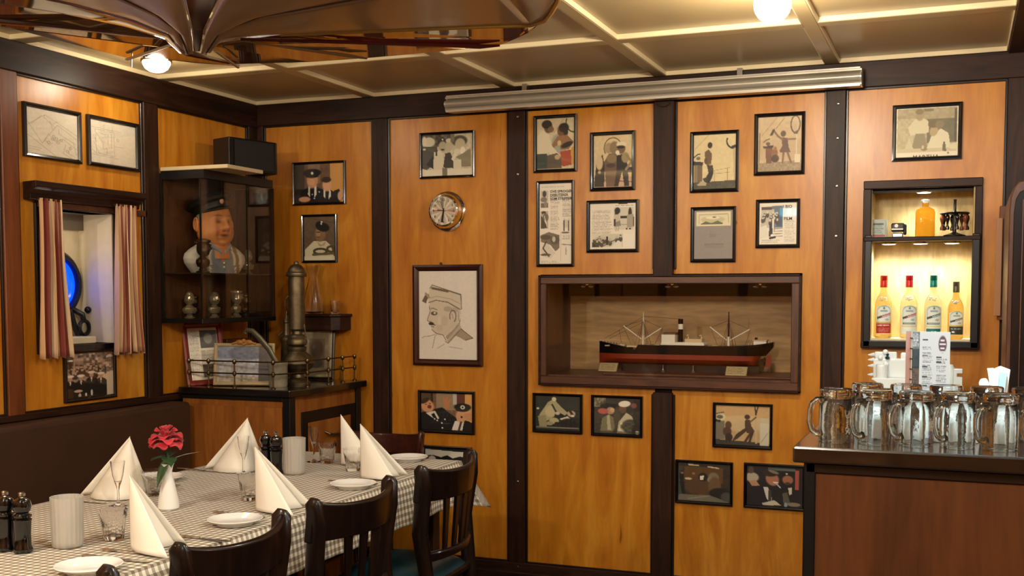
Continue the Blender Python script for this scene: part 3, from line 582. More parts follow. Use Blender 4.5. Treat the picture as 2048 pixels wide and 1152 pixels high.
# second panel
A = Art(92, 74, 'CFC3A4').mottle(.06, 4)
A.r(0, 0, .56, .30, '4A4436').mottle(.6, 5, (0, 0, .5, .30)).e(.14, .18, .12, .12, 'D8CEB0').e(.05, .16, .05, .12, 'E0D6BA').p([(0, .28), (.3, .28), (.34, .60), (.10, .84), (0, .80)], '4E493C').p([(.12, .66), (.22, .50), (.28, .9), (.2, .8), (.08, .72)], '201E18').r(.02, .32, .08, .37, 'D8CEB0').e(.40, .18, .09, .09, '26221A').e(.41, .13, .015, .02, 'F0E8D0').e(.41, .30, .08, .13, 'B8AC8A').e(.41, .37, .04, .02, '3A342A').p([(.22, .98), (.24, .42), (.38, .38), (.42, .50), (.46, .98)], 'DDD2B2').r(.27, .38, .30, .52, '2A261E').e(.54, .27, .07, .14, 'C2B696').e(.54, .16, .07, .05, 'D8CEB0').p([(.42, .80), (.46, .46), (.56, .44), (.64, .70), (.62, .82)], '3A362A').e(.74, .18, .15, .13, '4A4436').e(.75, .26, .10, .14, 'C4B692').e(.80, .42, .05, .10, 'EFE6CC').p([(.58, .60), (.66, .40), (.72, .44), (.62, .66)], 'E4DABC').e(.69, .42, .06, .06, 'E0D6B8').p([(.66, .56), (.80, .48), (.95, .36), (.96, .80), (.78, .80), (.74, .62)], '8A8064').r(.62, .62, .77, .98, 'DFD4B6').p([(0, .84), (.2, .84), (1, .84), (1, 1), (0, 1)], 'E6DCC2').p([(.40, .80), (.50, .82), (.50, 1), (.40, 1)], '7A725C').r(.56, 0, .64, .2, '7A725C')
back_frame((841, 267), (951, 354), A, 'framed black-and-white photo of three drinking men hung above the round clock', .013)

PORT = Art(108, 170, 'E8DFD0')
A = PORT; A.mottle(.012, 3)
skin = 'D5C8B1'; sh = 'A89A82'; dk = '5A4F40'
A.p([(.19, .34), (.70, .37), (.72, .47), (.66, .60), (.48, .73), (.30, .72), (.24, .68), (.20, .60), (.16, .56), (.20, .46)], skin)
A.p([(.46, .74), (.68, .60), (.72, .50), (.70, .62), (.52, .80)], sh).p([(.48, .78), (.70, .60), (.74, .66), (.50, .82)], 'C4B69E').p([(.72, .64), (.92, .75), (.80, .78), (.62, .72)], 'A8987E')
A.p([(.20, .19), (.24, .16), (.72, .26), (.73, .42), (.70, .44), (.50, .36), (.30, .34), (.20, .37), (.16, .32)], 'D6CBB4').l([(.20, .20), (.24, .165), (.72, .27), (.73, .43)], .006, dk).l([(.18, .36), (.30, .335), (.50, .355), (.71, .435)], .007, dk).l([(.20, .31), (.32, .29), (.55, .32), (.72, .375)], .005, sh).l([(.24, .20), (.50, .235)], .02, '6A5E4C').l([(.50, .23), (.71, .275)], .005, '7A6E5A')
A.p([(.06, .345), (.13, .26), (.19, .27), (.13, .37)], '6A5E4C').l([(.13, .26), (.18, .30)], .02, sh)
A.l([(.19, .40), (.20, .46), (.15, .56), (.19, .575), (.22, .57)], .005, dk).l([(.22, .43), (.24, .42), (.32, .44)], .006, dk).e(.27, .48, .055, .022, '5A4E3E').e(.28, .475, .02, .012, 'E0D6C4').e(.22, .595, .045, .017, '2E261C').l([(.22, .60), (.29, .61)], .007, '3A3024').l([(.22, .625), (.26, .63)], .006, dk).l([(.23, .66), (.30, .70), (.42, .72), (.47, .78)], .005, dk).e(.36, .64, .05, .04, 'B4A58C', al=.28).e(.44, .56, .06, .06, 'B4A58C', al=.28).e(.36, .56, .03, .05, 'DDD2BE', al=.8)
A.ring(.585, .51, .05, .065, .008, dk, 150, 420).e(.585, .51, .045, .055, 'D8CCB6').l([(.57, .48), (.59, .54)], .006, sh).e(.50, .43, .07, .03, '8A7C66', al=.4).e(.62, .44, .06, .03, '8A7C66', al=.3).l([(.68, .46), (.69, .58), (.62, .64)], .006, sh)
A.l([(.46, .79), (.50, .81), (.70, .66)], .005, dk).l([(.24, .865), (.28, .74), (.30, .72)], .006, sh).l([(.06, .755), (.10, .74), (.18, .735), (.28, .715)], .006, sh).l([(.32, .87), (.44, .82)], .005, sh).l([(.52, .85), (.74, .87)], .006, 'B4A68E').l([(.72, .65), (.92, .75)], .005, dk).l([(.80, .77), (.92, .75)], .006, dk)
t, P = back_frame((828, 530), (967, 733), A, 'pencil portrait of a moustached man in a tasselled cap, dark red-brown frame', .032, fmat=M['brownframe'], mount=.022)
MB().ball(P(.155, -.006, .004), .007, 10, 6).build('picture_hook', M['brass2'], t)

def capman(A, x, y, s, cap='0E0E0E', skin='D0966A', suit='14120F', tie='0E0E0E', tilt=0, blank=False):
    A.p([(x-.28*s, y+1.0*s), (x-.24*s, y+.34*s), (x-.08*s, y+.22*s), (x+.08*s, y+.22*s), (x+.26*s, y+.34*s), (x+.30*s, y+1.0*s)], suit)
    A.p([(x-.08*s, y+.20*s), (x+.08*s, y+.20*s), (x+.09*s, y+.42*s), (x, y+.56*s), (x-.09*s, y+.42*s)], 'E8DCC8').l([(x, y+.28*s), (x-.01*s, y+.54*s)], .022*s*2, tie)
    A.e(x, y+.06*s, .115*s, .20*s, skin, tilt).e(x-.02*s, y+.10*s, .07*s, .09*s, 'E2AE80', al=.6)
    if cap: A.e(x, y-.13*s, .18*s, .10*s, cap).e(x, y-.05*s, .13*s, .05*s, cap).e(x, y-.12*s, .025*s, .035*s, 'F0E6D0')
    else: A.e(x-.02*s, y-.10*s, .12*s, .09*s, '3C2A1C')
    return A
A = Art(90, 68, '6E5238').mottle(.1, 4)
A.r(0, 0, .2, 1, '3A2E22').r(.28, .0, .52, .5, '8A6E52').r(.72, 0, 1, 1, 'D29A50')
capman(A, .36, .36, 1.0); capman(A, .66, .50, .82, None, 'DCA47C', '161310')
A.e(.20, .90, .12, .07, 'D8A07C').e(.94, .82, .07, .14, 'D8A07C').e(.36, .78, .012, .016, 'F0F0F0').e(.40, .88, .012, .016, 'F0F0F0').e(.50, .72, .02, .012, 'E0D8C8').p([(.80, .70), (.90, .66), (.98, .9), (.9, 1), (.78, 1)], '14120F').e(.92, .84, .05, .12, 'D8A07C')
back_frame((587, 326), (693, 408), A, 'small framed colour photo of a man in a naval cap with an arm round another', .013)
A = Art(62, 90, '6A5440').mottle(.06, 4)
A.l([(.3, .05), (1, .16)], .012, '54422E').p([(.02, .98), (.04, .74), (.30, .56), (.70, .56), (.85, .66), (.98, .98)], 'DDD2AE').e(.52, .40, .17, .17, '8E6C4A').e(.46, .38, .07, .08, 'A88660').l([(.40, .35), (.52, .36)], .014, '3A2A1C').l([(.41, .46), (.50, .47)], .012, '4A3626').e(.60, .24, .22, .10, '17130F', 18).e(.50, .19, .12, .08, '17130F').e(.57, .13, .03, .02, 'E8E0C8').e(.56, .17, .025, .018, 'E8E0C8').p([(.40, .56), (.56, .64), (.70, .56), (.66, .66), (.5, .68)], 'B8A684')
A.ring(.52, .79, .20, .06, .035, '4A4230').ring(.86, .74, .12, .06, .035, '54492F').l([(.30, .86), (.55, .85), (.95, .84)], .04, '6A5E40').r(0, .9, 1, 1, 'E4DABC')
back_frame((605, 430), (676, 525), A, 'small upright framed sepia photo of a man in a cap with a rope', .013)
A = Art(96, 78, '7A5A3A').mottle(.12, 4)
A.r(.3, 0, .68, .45, '9E8868').r(.62, 0, .70, .3, 'C8C0B0').r(.70, 0, .86, .3, '6A3A24').r(.85, 0, 1, .75, 'DDA860').r(0, 0, .2, .3, '5A4630').r(.2, 0, .24, .4, '2C2218')
A.p([(0, 1), (.0, .55), (.10, .50), (.30, .42), (.42, .38), (.55, .52), (.70, .66), (.70, 1)], '11100E').e(.13, .36, .125, .18, 'D89C6E', -25).e(.08, .22, .10, .06, '3A2A1A', -35).e(.17, .38, .04, .05, '7A3A28').e(.10, .32, .02, .015, '6A4430').e(.18, .29, .02, .015, '6A4430').p([(.10, .55), (.28, .48), (.36, .68), (.30, .72), (.22, .66)], 'E6DCCC').p([(.20, .58), (.26, .54), (.36, .78), (.30, .78)], '0E0E12')
A.e(.50, .30, .06, .12, 'C88458').l([(.46, .22), (.45, .14)], .02, 'C88458').l([(.50, .20), (.51, .12)], .02, 'C88458').l([(.54, .24), (.58, .16)], .018, 'C88458')
for q in ((.27, .70), (.32, .74), (.41, .80), (.42, .93), (.47, .70)): A.e(q[0], q[1], .014, .02, 'F0F0F0')
A.p([(.56, .98), (.62, .78), (.78, .68), (.92, .72), (1, .78), (1, 1), (.56, 1)], '14120F').p([(.60, .98), (.66, .74), (.72, .72), (.84, .72), (.80, .98)], 'ECE2D2').e(.78, .60, .10, .17, 'DCA478').e(.92, .60, .09, .10, 'D2986C').l([(.78, .76), (.74, .96)], .02, '4A2A22').e(.79, .62, .02, .03, '2A1410').e(.81, .36, .16, .10, '0C0C10').e(.80, .43, .12, .05, '0C0C10').e(.81, .36, .045, .055, 'E6DCC4').e(.81, .36, .018, .025, '0C0C10')
back_frame((838, 779), (951, 869), A, 'framed colour photo of a shouting man beside a man in a naval cap', .016)
A = Art(80, 66, '1A1B17').mottle(.15, 4)
A.p([(0, .06), (.96, .12), (.96, .30), (.78, .26), (.62, .34), (.5, .24), (.36, .32), (.2, .26), (0, .28)], 'E2DACA').e(.16, .42, .09, .14, 'D8CEBA').e(.12, .28, .02, .02, '1A1B17').r(0, .75, 1, 1, '6A6254').e(.2, .5, .02, .05, '3A342A').crowd(.35, .45, .95, .6, 8, '26261F', '565244', .06)
back_frame((847, 889), (945, 962), A, 'lowest framed photo on its panel, partly hidden behind the far chair', .014)

# last panel
A = Art(100, 78, 'E4D8BC')
A.r(.03, .03, .97, .88, 'B4A680').r(.03, .03, .97, .26, 'A89A76').r(.45, .04, .60, .09, '7A6E50').r(.03, .22, .34, .88, 'BEB08A').r(.5, .24, .96, .72, '736A50').r(.93, .05, .97, .72, '5A523C').mottle(.05, 4)
A.p([(.20, .40), (.30, .24), (.44, .22), (.52, .28), (.53, .50), (.44, .54), (.24, .56)], 'D6CCA8').e(.385, .17, .065, .10, 'A8946C').e(.38, .09, .065, .055, '7E6E4C').p([(.32, .52), (.46, .52), (.52, .84), (.26, .84)], '94886A').p([(.14, .86), (.22, .60), (.30, .86)], 'CFC49E')
A.p([(.50, .82), (.58, .56), (.66, .50), (.72, .44), (.84, .54), (.88, .84), (.80, .88), (.56, .86)], 'DCD2B0').e(.61, .48, .065, .11, 'B49E74', 20).e(.61, .35, .09, .07, '75663F').e(.70, .36, .07, .08, '8A7A54').r(0.03, .82, .97, .92, 'C9BC96').p([(.745, .88), (.76, .70), (.79, .70), (.81, .90)], '6E6248').e(.46, .84, .05, .03, '8A7E60').r(.0, .90, 1, 1, 'E6DAC0').e(.93, .80, .08, .06, 'D8CCA8').e(.44, .80, .02, .04, 'C8BC98').e(.84, .93, .016, .018, '7A6E54')
t, P = back_frame((1786, 212), (1923, 318), A, 'framed faded photo of two men at a table, hung above the lit alcove', .016)
W_ = (at(1923, 212, 1, YB)-at(1786, 212, 1, YB)).x
lettering('MARTHA', .024, mat('ink_olive_brown', '6A5E3E', .6), LASTP[0], P(W_*.50, .234, .0075), (1, 0, 0), (0, 0, 1), .0006, align='CENTER', spacing=1.15)

# left wall
A = Art(96, 96, 'E6D9C2').mottle(.02, 3); g = 'B4A88C'
for seg in ([(.02, .40), (.36, .12), (.98, .46)], [(.36, .12), (.34, .18), (.55, .36), (.30, .74), (.02, .30)], [(.55, .36), (.60, .30), (.98, .55)], [(.62, .38), (.62, .48), (.95, .66)], [(.30, .74), (.42, .52), (.55, .66), (.70, .58), (.98, .78)], [(.04, .60), (.55, .98)], [(.10, .36), (.30, .14)], [(.45, .22), (.50, .40)], [(.50, .30), (.60, .22)], [(.75, .70), (.70, .90), (.86, .98)], [(.86, .70), (.80, .88), (.94, .94)], [(.90, .62), (.96, .90)], [(.05, .84), (.28, .86)], [(.05, .89), (.24, .90)], [(.36, .66), (.42, .76), (.50, .70)]): A.l(seg, .0045, g)
for q in ((.50, .62), (.57, .60), (.60, .68), (.66, .62), (.42, .70), (.52, .56), (.84, .76), (.78, .84)): A.ring(q[0], q[1], .025, .025, .004, '9A8E74')
left_frame((42, 202), (160, 329), A, 'framed pencil drawing of a slanted floor plan, nearest the left edge', .018)
A = Art(90, 96, 'E8DBC4').mottle(.02, 3)
for seg in ([(.08, .22), (.60, .24)], [(.05, .18), (.66, .20)], [(.12, .24), (.14, .76), (.52, .80), (.52, .26)], [(.14, .30), (.28, .52), (.28, .66), (.36, .64), (.36, .76)], [(.05, .80), (.60, .84)], [(.38, .30), (.38, .54)], [(.46, .28), (.46, .60), (.34, .62)], [(.08, .36), (.14, .50)], [(.08, .50), (.2, .78)], [(.30, .10), (.30, .24)], [(.48, .10), (.48, .24)], [(.05, .70), (.16, .80)], [(.54, .56), (.72, .56)], [(.20, .30), (.34, .32)]): A.l(seg, .0045, g)
A.ring(.60, .40, .025, .03, .005, g).mottle(.03, 4, (.1, .2, .55, .8))
left_frame((171, 228), (275, 345), A, 'framed pencil sketch of a small room, right of the floor plan drawing', .018)
A = Art(84, 84, '8E7868').mottle(.25, 4)
A.r(0, .0, .16, .35, '4A3A30').r(.02, .14, .14, .18, 'D8C8B4').r(.15, .10, .5, .36, '9A8272').mottle(.4, 5, (0, 0, 1, .38)).p([(.66, .50), (1, .45), (1, 1), (.60, 1)], 'D8C4AA').r(.84, 0, 1, .14, '9A6A48').p([(.84, .10), (.94, .06), (1, .12), (.84, .14)], 'F0E2D0')
A.crowd(.1, .30, .75, .46, 40, '3A2E28', 'B89C84', .035).e(.82, .42, .03, .09, '4A4248')
for x, y in ((.30, .56), (.52, .50), (.72, .54), (.08, .56)): A.p([(x-.11, 1), (x-.12, y+.10), (x-.04, y+.04), (x+.04, y+.04), (x+.12, y+.10), (x+.12, 1)], '15110F').e(x, y, .045, .06, 'BC9478').e(x, y-.055, .08, .03, 'E8D8C4').p([(x-.02, y+.06), (x+.02, y+.06), (x, y+.16)], 'D8CCC0')
A.e(.24, .84, .09, .03, 'D0A48C').e(.27, .94, .03, .05, 'C8B4A0').e(.40, .94, .02, .05, 'E0D4C4').e(.52, .90, .022, .07, 'E0D4C4').r(.0, .97, .5, 1, '1A1412')
a = at(122, 700, 0, XW); b = at(230, 795, 0, XW)
frame_on((XW, at(124, 690, 0, XW).y, 1.222), (0, 1, 0), (0, 0, -1), (1, 0, 0), b.y-at(124, 690, 0, XW).y, 1.222-.999, .016, A, 'framed photo of a crowd in white caps, under the curtained window')
# ------------------------------------------------------------------ little curtained window with a blue-lit porthole
wn = thing('window_1', None, None, (XW, 3.82, 1.53), kind='structure')
XN = XW-.19
m = MB(); m.box(XN-.01, XN, WY0-.1, WY1+.0, WZ0-.01, WZ1+.01); m.box(XN, XW-.02, WY0-.1, WY0-.09, WZ0-.01, WZ1)
m.box(XN, XW-.001, WY1-.008, WY1, WZ0, WZ1); m.box(XN, XW-.001, WY0-.1, WY1, WZ0-.012, WZ0)
m.build('niche_lining', M['cream'], wn, smooth=False)
MB().box(XN, XW-.001, WY0-.1, WY1, WZ1, WZ1+.012).box(XN, XN+.03, WY0, WY1-.01, WZ1-.07, WZ1).build('niche_top', mat('niche_grey', '6A6050', .6), wn, smooth=False)
m = MB()
m.box(XW-.02, XW+.014, WY0-.03, WY0, WZ0-.03, WZ1+.02); m.box(XW-.02, XW+.014, WY1, WY1+.02, WZ0-.03, WZ1+.02)
m.box(XW-.02, XW+.014, WY0, WY1, WZ1, WZ1+.02); m.box(XW-.02, XW+.014, WY0, WY1, WZ0-.03, WZ0)
m.build('window_frame', M['blackframe'], wn, smooth=False, bevel=.002)
pc = Vector((XN+.001, 3.868, 1.507))
ph = thing('porthole', 'round black-rimmed porthole glowing blue behind the striped curtain', 'porthole', tuple(pc))
RX = Matrix.Translation(pc) @ Matrix.Rotation(PI/2, 4, 'Y')
MB().lathe([(.118, 0), (.150, 0), (.153, .014), (.140, .028), (.122, .03), (.118, .02), (.118, 0)], 48, M=RX).build('rim', M['black'], ph)
MB().lathe([(0, .010), (.118, .008), (.118, .002), (0, .002)], 48, M=RX).build('blue_glass', M['blue'], ph)
MB().lathe([(.092, .009), (.097, .016), (.102, .009)], 48, M=RX).build('glass_ring', M['blue'], ph)
m = MB(); m.tube([pc+Vector((.02, .085, -.11)), pc+Vector((.05, .115, -.135)), pc+Vector((.05, .125, -.17))], .013, 8)
ring = [pc+Vector((.05, .125+.030*math.sin(a), -.195+.032*math.cos(a))) for a in np.linspace(0, 2*PI, 20)]
m.tube(ring, .009, 8); m.tube([pc+Vector((.03, .06, -.11)), pc+Vector((.04, .08, -.20)), pc+Vector((.04, .10, -.235))], .012, 8)
m.ball(pc+Vector((.05, .15, -.115)), .016, 10, 6); m.build('screw_dog', M['black'], ph)
tag(MB().box(XN+.02, XW-.05, 3.78, 3.97, WZ0, WZ0+.03).build('plinth_block', M['cream'], smooth=False, bevel=.003), 'small cream block on the sill under the blue porthole', 'block')
lamp('niche_light', 'POINT', (XN+.12, 3.80, WZ1-.14), .6, (1, .82, .55), .03)
lamp('blue_strip', 'POINT', (XN+.14, 3.66, 1.5), .35, (.1, .25, 1), .03)

# cornice shelf over the window
cor = thing('curtain_cornice', 'dark moulded wooden cornice above the striped curtains', 'cornice', (XW, 3.88, 1.86))
yb0 = at(45, 362, 0, XW).y; y0, y1, zt = at(71, 360, 0, XW+.09).y, at(293, 388, 0, XW+.09).y, at(71, 360, 0, XW+.09).z
prof = [(0, 0), (.09, 0), (.09, -.024), (.080, -.030), (.070, -.034), (.052, -.052), (.048, -.072), (0, -.072)]
def mit(y, e): return [(XW+a, y + (e*(.13-a)*.0), zt+b) for a, b in prof]
m = MB(); n = len(prof); A0 = [(XW+a, yb0+(y0-yb0)*a/.09, zt+b) for a, b in prof]; A1 = [(XW+a, y1, zt+b) for a, b in prof]
m.add(A0+A1, [tuple(range(n-1, -1, -1)), tuple(range(n, 2*n))]+[(i, (i+1) % n, n+(i+1) % n, n+i) for i in range(n)]); m.build('moulded_board', M['dark_y'], cor, smooth=False, bevel=.002)
MB().box(XW, XW+.02, 3.58, 4.24, 1.825, 1.85).build('curtain_rail', M['mahog'], cor, smooth=False)
# curtains
def stripe_cloth():
    m, nt, b = base('striped_curtain_cloth'); N = nt.nodes.new
    uv = N('ShaderNodeUVMap'); uv.uv_map = 'UVMap'; sx = N('ShaderNodeSeparateXYZ'); nt.links.new(uv.outputs[0], sx.inputs[0])
    f = N('ShaderNodeMath'); f.operation = 'FRACT'; nt.links.new(sx.outputs['X'], f.inputs[0])
    r = N('ShaderNodeValToRGB'); r.color_ramp.interpolation = 'CONSTANT'; e = r.color_ramp.elements
    cols = [(0, 'CFA070'), (.26, '6A2416'), (.34, 'D4B084'), (.42, '7A2C1A'), (.66, '2E241C'), (.73, 'D0A272'), (.86, '8E4226'), (.93, 'DCC098')]
    e[0].position = 0; e[0].color = (*srgb(cols[0][1]), 1); e[1].position = cols[1][0]; e[1].color = (*srgb(cols[1][1]), 1)
    for p, c in cols[2:]: k = e.new(p); k.color = (*srgb(c), 1)
    nt.links.new(f.outputs[0], r.inputs[0]); nt.links.new(r.outputs[0], b.inputs['Base Color']); b.inputs['Roughness'].default_value = .6; b.inputs['Sheen Weight'].default_value = .3; return m
M['curtain'] = stripe_cloth()
def uv_grid(o, nu, nv, su, sv, closed=False):
    me = o.data; uvl = me.uv_layers.new(name='UVMap')
    for l in me.loops:
        i = l.vertex_index; uvl.data[l.index].uv = ((i % nu)/(nu-1)*su, (i//nu)/(nv-1)*sv)
def curtain(yt0, yt1, yb0, yb1, z0, z1, label, ph_):
    t = thing('curtain', label, 'curtain', (XW+.07, (yt0+yt1)/2, z1), group=None)
    def fn(u, v):
        a = yt0+(yt1-yt0)*u; b = yb0+(yb1-yb0)*u; y = a+(b-a)*v**.8
        amp = .010+.012*v; x = XW+.062+amp*math.sin(u*2*PI*4.5+ph_)+.004*math.sin(u*23+v*5)+(.006*math.sin(v*3+u*4))
        return (x, y+.004*math.sin(u*2*PI*4.5+1.2+ph_), z1+(z0-z1)*v-.006*math.sin(u*28)*v)
    o = MB(); o.grid(fn, 80, 24); o.fix = False
    ob = o.build('cloth', M['curtain'], t, solid=.002, ang=180); uv_grid(ob, 80, 24, 2.15, 1)
    MB().tube([(XW+.062, yt0-.005, z1-.004), (XW+.062, yt1+.005, z1-.004)], .005, 8).build('curtain_rod', M['brass2'], t); return t
CP = lambda px, py: at(px, py, 0, XW+.062)
curtain(CP(76, 400).y, CP(122, 400).y, CP(79, 714).y, CP(141, 714).y, CP(110, 715).z, CP(100, 398).z, 'striped red and cream curtain hanging left of the porthole', 0)
curtain(CP(229, 410).y, CP(272, 410).y, CP(230, 705).y, CP(286, 703).y, CP(258, 706).z, CP(250, 410).z, 'striped red and cream curtain hanging right of the porthole', 1.3)

# ------------------------------------------------------------------ bench along the left wall
bn = thing('bench', 'long dark brown bench with upholstered back along the left wall', 'bench', (-3.4, 2.9, 0))
MB().box(XW+.003, -3.43, .3, 4.40, .42, .948).build('back_cushion', M['bench'], bn, bevel=.02, seg=3)
MB().box(-3.43, -3.02, .3, 4.40, .36, .47).build('seat_cushion', M['bench'], bn, bevel=.03, seg=3)
MB().box(XW+.003, -3.06, .32, 4.38, .02, .36).build('bench_box', M['dark_y'], bn, bevel=.004)

# ------------------------------------------------------------------ corner cabinet
CX0, CX1, CY0, CY1, CZ = XW+.035, -2.89, 4.44, YB-.037, 1.015
cb = thing('corner_cabinet', 'orange-brown wooden corner cabinet with a black top and brass gallery rail', 'cabinet', (-3.22, 4.8, 0))
MB().box(CX0, CX1-.025, CY0+.012, CY1, .02, CZ-.034).build('body', M['cab'], cb, smooth=False, bevel=.002)
MB().box(CX0, CX1-.06, CY0+.004, CY0+.012, .06, .93).build('front_panel', M['cab'], cb, smooth=False)
for nm_, b_ in (('corner_post', (CX1-.055, CX1-.014, CY0, CY0+.05, .02, CZ-.034)), ('corner_post', (CX1-.04, CX1-.014, CY1-.05, CY1-.002, .02, CZ-.034)), ('under_moulding', (CX0, CX1-.055, CY0, CY0+.014, CZ-.055, CZ-.034))): MB().box(*b_).build(nm_, M['black'], cb, smooth=False, bevel=.003)
MB().prism([(CX0, CY0-.02, CZ-.034), (CX1, CY0-.02, CZ-.034), (CX1+.02, CY0+.14, CZ-.034), (CX1+.02, CY1, CZ-.034), (CX0, CY1, CZ-.034)], (0, 0, .034)).build('top', mat('cabinet_black_top', '120E0B', .2, coat=.6), cb, smooth=False, bevel=.004, seg=2)
XF = CX1-.025
MB().box(XF, XF+.006, 4.55, 5.06, .5, .90).build('drawer_frame', M['black'], cb, smooth=False, bevel=.002)
dr = MB().box(XF+.006, XF+.012, 4.60, 5.0, .55, .845).build('drawer', M['cab'], cb, smooth=False, bevel=.002)
m = MB(); m.tube([(XF+.012, 4.75, .785), (XF+.035, 4.755, .775), (XF+.038, 4.80, .768), (XF+.038, 4.85, .768), (XF+.035, 4.895, .775), (XF+.012, 4.90, .785)], .006, 8)
hd = m.build('handle', M['brass'], dr)
# gallery rail
def rail_pt(px, py, z): p = at(px, py, 2, z); return p
zt_ = CZ
feet = [(-3.50, 4.475), (-3.385, 4.475), (-3.235, 4.475), (-3.02, 4.48), (-2.945, 4.66), (-2.93, 4.83), (-2.925, 4.96), (-2.925, 5.08)]
m = MB()
for x, y in feet:
    m.lathe([(.012, 0), (.012, .004), (.004, .008), (.0035, .055), (.0085, .060), (.0095, .068), (.0085, .076), (.004, .08), (.0035, .112), (.009, .118), (.010, .126), (.008, .134), (0, .138)], 10, (x, y, CZ))
for z in (.068, .126):
    m.tube([(-3.53, 4.60, CZ+z), (-3.50, 4.475, CZ+z), (-3.02, 4.48, CZ+z)], .004, 6)
    m.tube([(-3.02, 4.48, CZ+z), (-2.945, 4.66, CZ+z), (-2.93, 4.83, CZ+z), (-2.925, 5.08, CZ+z)], .004, 6)
m.build('gallery_rail', M['brass2'], cb)

# things on the cabinet
def lean_frame(c, u, up, W, H, fw, art, label, fmat, **k):
    c, u, up = Vector(c), Vector(u).normalized(), Vector(up).normalized(); n = u.cross(up)
    return frame_on(c-u*W/2+up*H, u, -up, n, W, H, fw, art, label, fmat=fmat, **k)
A = news(60, 96); A.r(.42, .06, .96, .40, '4A463E').e(.68, .22, .14, .10, '8A8272').text(.06, .05, .38, .92).r(.42, .70, .92, .94, '6A6456').text(.42, .44, .96, .66).text(.06, .01, .9, .03, rows=1)
lean_frame((-3.455, 4.555, CZ), (.55, .84, .03), (-.22, .14, .96), .20, .315, .026, A, 'newspaper cutting in a red wooden frame leaning behind the rail', mat('red_wood_frame', '7A2418', .35, coat=.3))
A = Art(92, 66, 'A4A6AE').mottle(.08, 5); A.r(0, 0, 1, .35, '6E7890', .8).e(.5, .2, .3, .2, '4A5062', al=.6).e(.35, .6, .3, .2, 'A8A298', al=.6).r(.0, .82, 1, 1, 'A89C88').mottle(.12, 4).r(.76, .0, 1, .96, '2E2420', .7)
t, P = lean_frame((-3.245, 4.565, CZ+.004), (.95, .30, 0), (-.05, .14, .98), .30, .205, .016, A, 'blue-grey sea picture in a rope-edged frame with a carved crest', mat('rope_beige', 'B09A70', .7, bump=.8, bscale=120))
m = MB()
for s in (-1, 1): m.ball(P(.15+s*.022, -.004, .02), .016, 10, 6, (1.5, .6, .8))
m.ball(P(.15, -.010, .022), .012, 8, 6); m.tube([P(.09, .004, .014), P(.12, -.004, .02), P(.15, .006, .02), P(.18, -.004, .02), P(.21, .004, .014)], .007, 8)
m.build('carved_crest', mat('carved_orange_wood', '9A6630', .5), t)
MB().box(-3.50, -3.44, 4.70, 4.93, CZ, CZ+.22).build('wooden_board', M['mahog_z'], None, smooth=False, bevel=.002)
tag(C.objects['wooden_board'], 'plain red-brown board standing behind the newspaper cutting', 'board')
A = Art(60, 80, 'A89672').mottle(.08, 5); A.r(.08, .06, .92, .94, '8A7A5C').r(.25, .18, .75, .80, '6E5A44').e(.5, .4, .2, .2, '54402E').e(.5, .7, .2, .1, '4A4438')
lean_frame((-3.125, 5.03, CZ+.002), (.99, .15, 0), (-.05, .16, .97), .20, .27, .014, A, 'tan picture in a black frame leaning behind the brass lamp', M['blackframe'])

# brass lamp: tall capped chimney over a round base
lp = thing('brass_ship_lamp', 'tall aged brass oil lamp with a capped cylindrical chimney', 'lamp', (-3.065, 4.76, CZ))
c = (-3.065, 4.76, CZ)
MB().lathe([(0, 0), (.062, 0), (.064, .01), (.052, .02), (.034, .035), (.03, .05), (.045, .065), (.075, .082), (.084, .105), (.074, .135), (.05, .155), (.042, .165), (.046, .175), (.046, .185), (.036, .19), (0, .19)], 28, c).build('font', M['brass'], lp)
MB().lathe([(.030, .19), (.048, .2), (.05, .215), (.045, .225), (.047, .235), (.04, .245), (.024, .25), (.022, .27), (0, .27)], 28, c).build('burner', M['brass'], lp)
MB().lathe([(.026, .265), (.040, .275), (.041, .30), (.040, .515), (.039, .535), (0, .535)], 28, c).build('chimney', M['brass'], lp)
MB().lathe([(.0, .533), (.049, .535), (.052, .543), (.050, .553), (.043, .559), (.040, .573), (.026, .591), (.012, .597), (.012, .605), (.008, .611), (0, .613)], 28, c).build('cap', M['brass'], lp)
m = MB()
for s in (-1, 1): m.tube([(c[0]+s*.045, c[1], CZ+.225), (c[0]+s*.047, c[1], CZ+.26), (c[0]+s*.040, c[1], CZ+.30)], .004, 6)
m.build('chimney_bracket', M['brass'], lp)
# blow-lamp like fitting left of it
bl = thing('brass_pump', 'small brass pump with a wheel and spout beside the lamp', 'pump', (-3.19, 4.86, CZ))
c = (-3.19, 4.86, CZ)
MB().lathe([(0, 0), (.05, 0), (.05, .012), (.035, .03), (.03, .20), (.036, .21), (.036, .225), (.02, .24), (.016, .30), (.02, .305), (.02, .315), (.008, .33), (.006, .36), (0, .362)], 20, c).build('barrel', M['brass'], bl)
m = MB(); wh = Vector((c[0]+.055, c[1]-.03, CZ+.40)); m.tube([wh+Vector((.035*math.cos(a)*.8, .035*math.cos(a)*.6, .045*math.sin(a))) for a in np.linspace(0, 2*PI, 24)], .005, 6)
m.tube([wh+Vector((0, 0, -.045)), wh+Vector((0, 0, .045))], .004, 6); m.tube([(c[0], c[1], CZ+.34), tuple(wh)], .005, 6); m.build('wheel', M['brass'], bl)
MB().tube([(c[0]-.045, c[1]-.01, CZ+.235), (c[0]-.02, c[1], CZ+.26), (c[0], c[1], CZ+.262), (c[0]+.04, c[1], CZ+.262)], .006, 8).build('spout', M['brass'], bl)
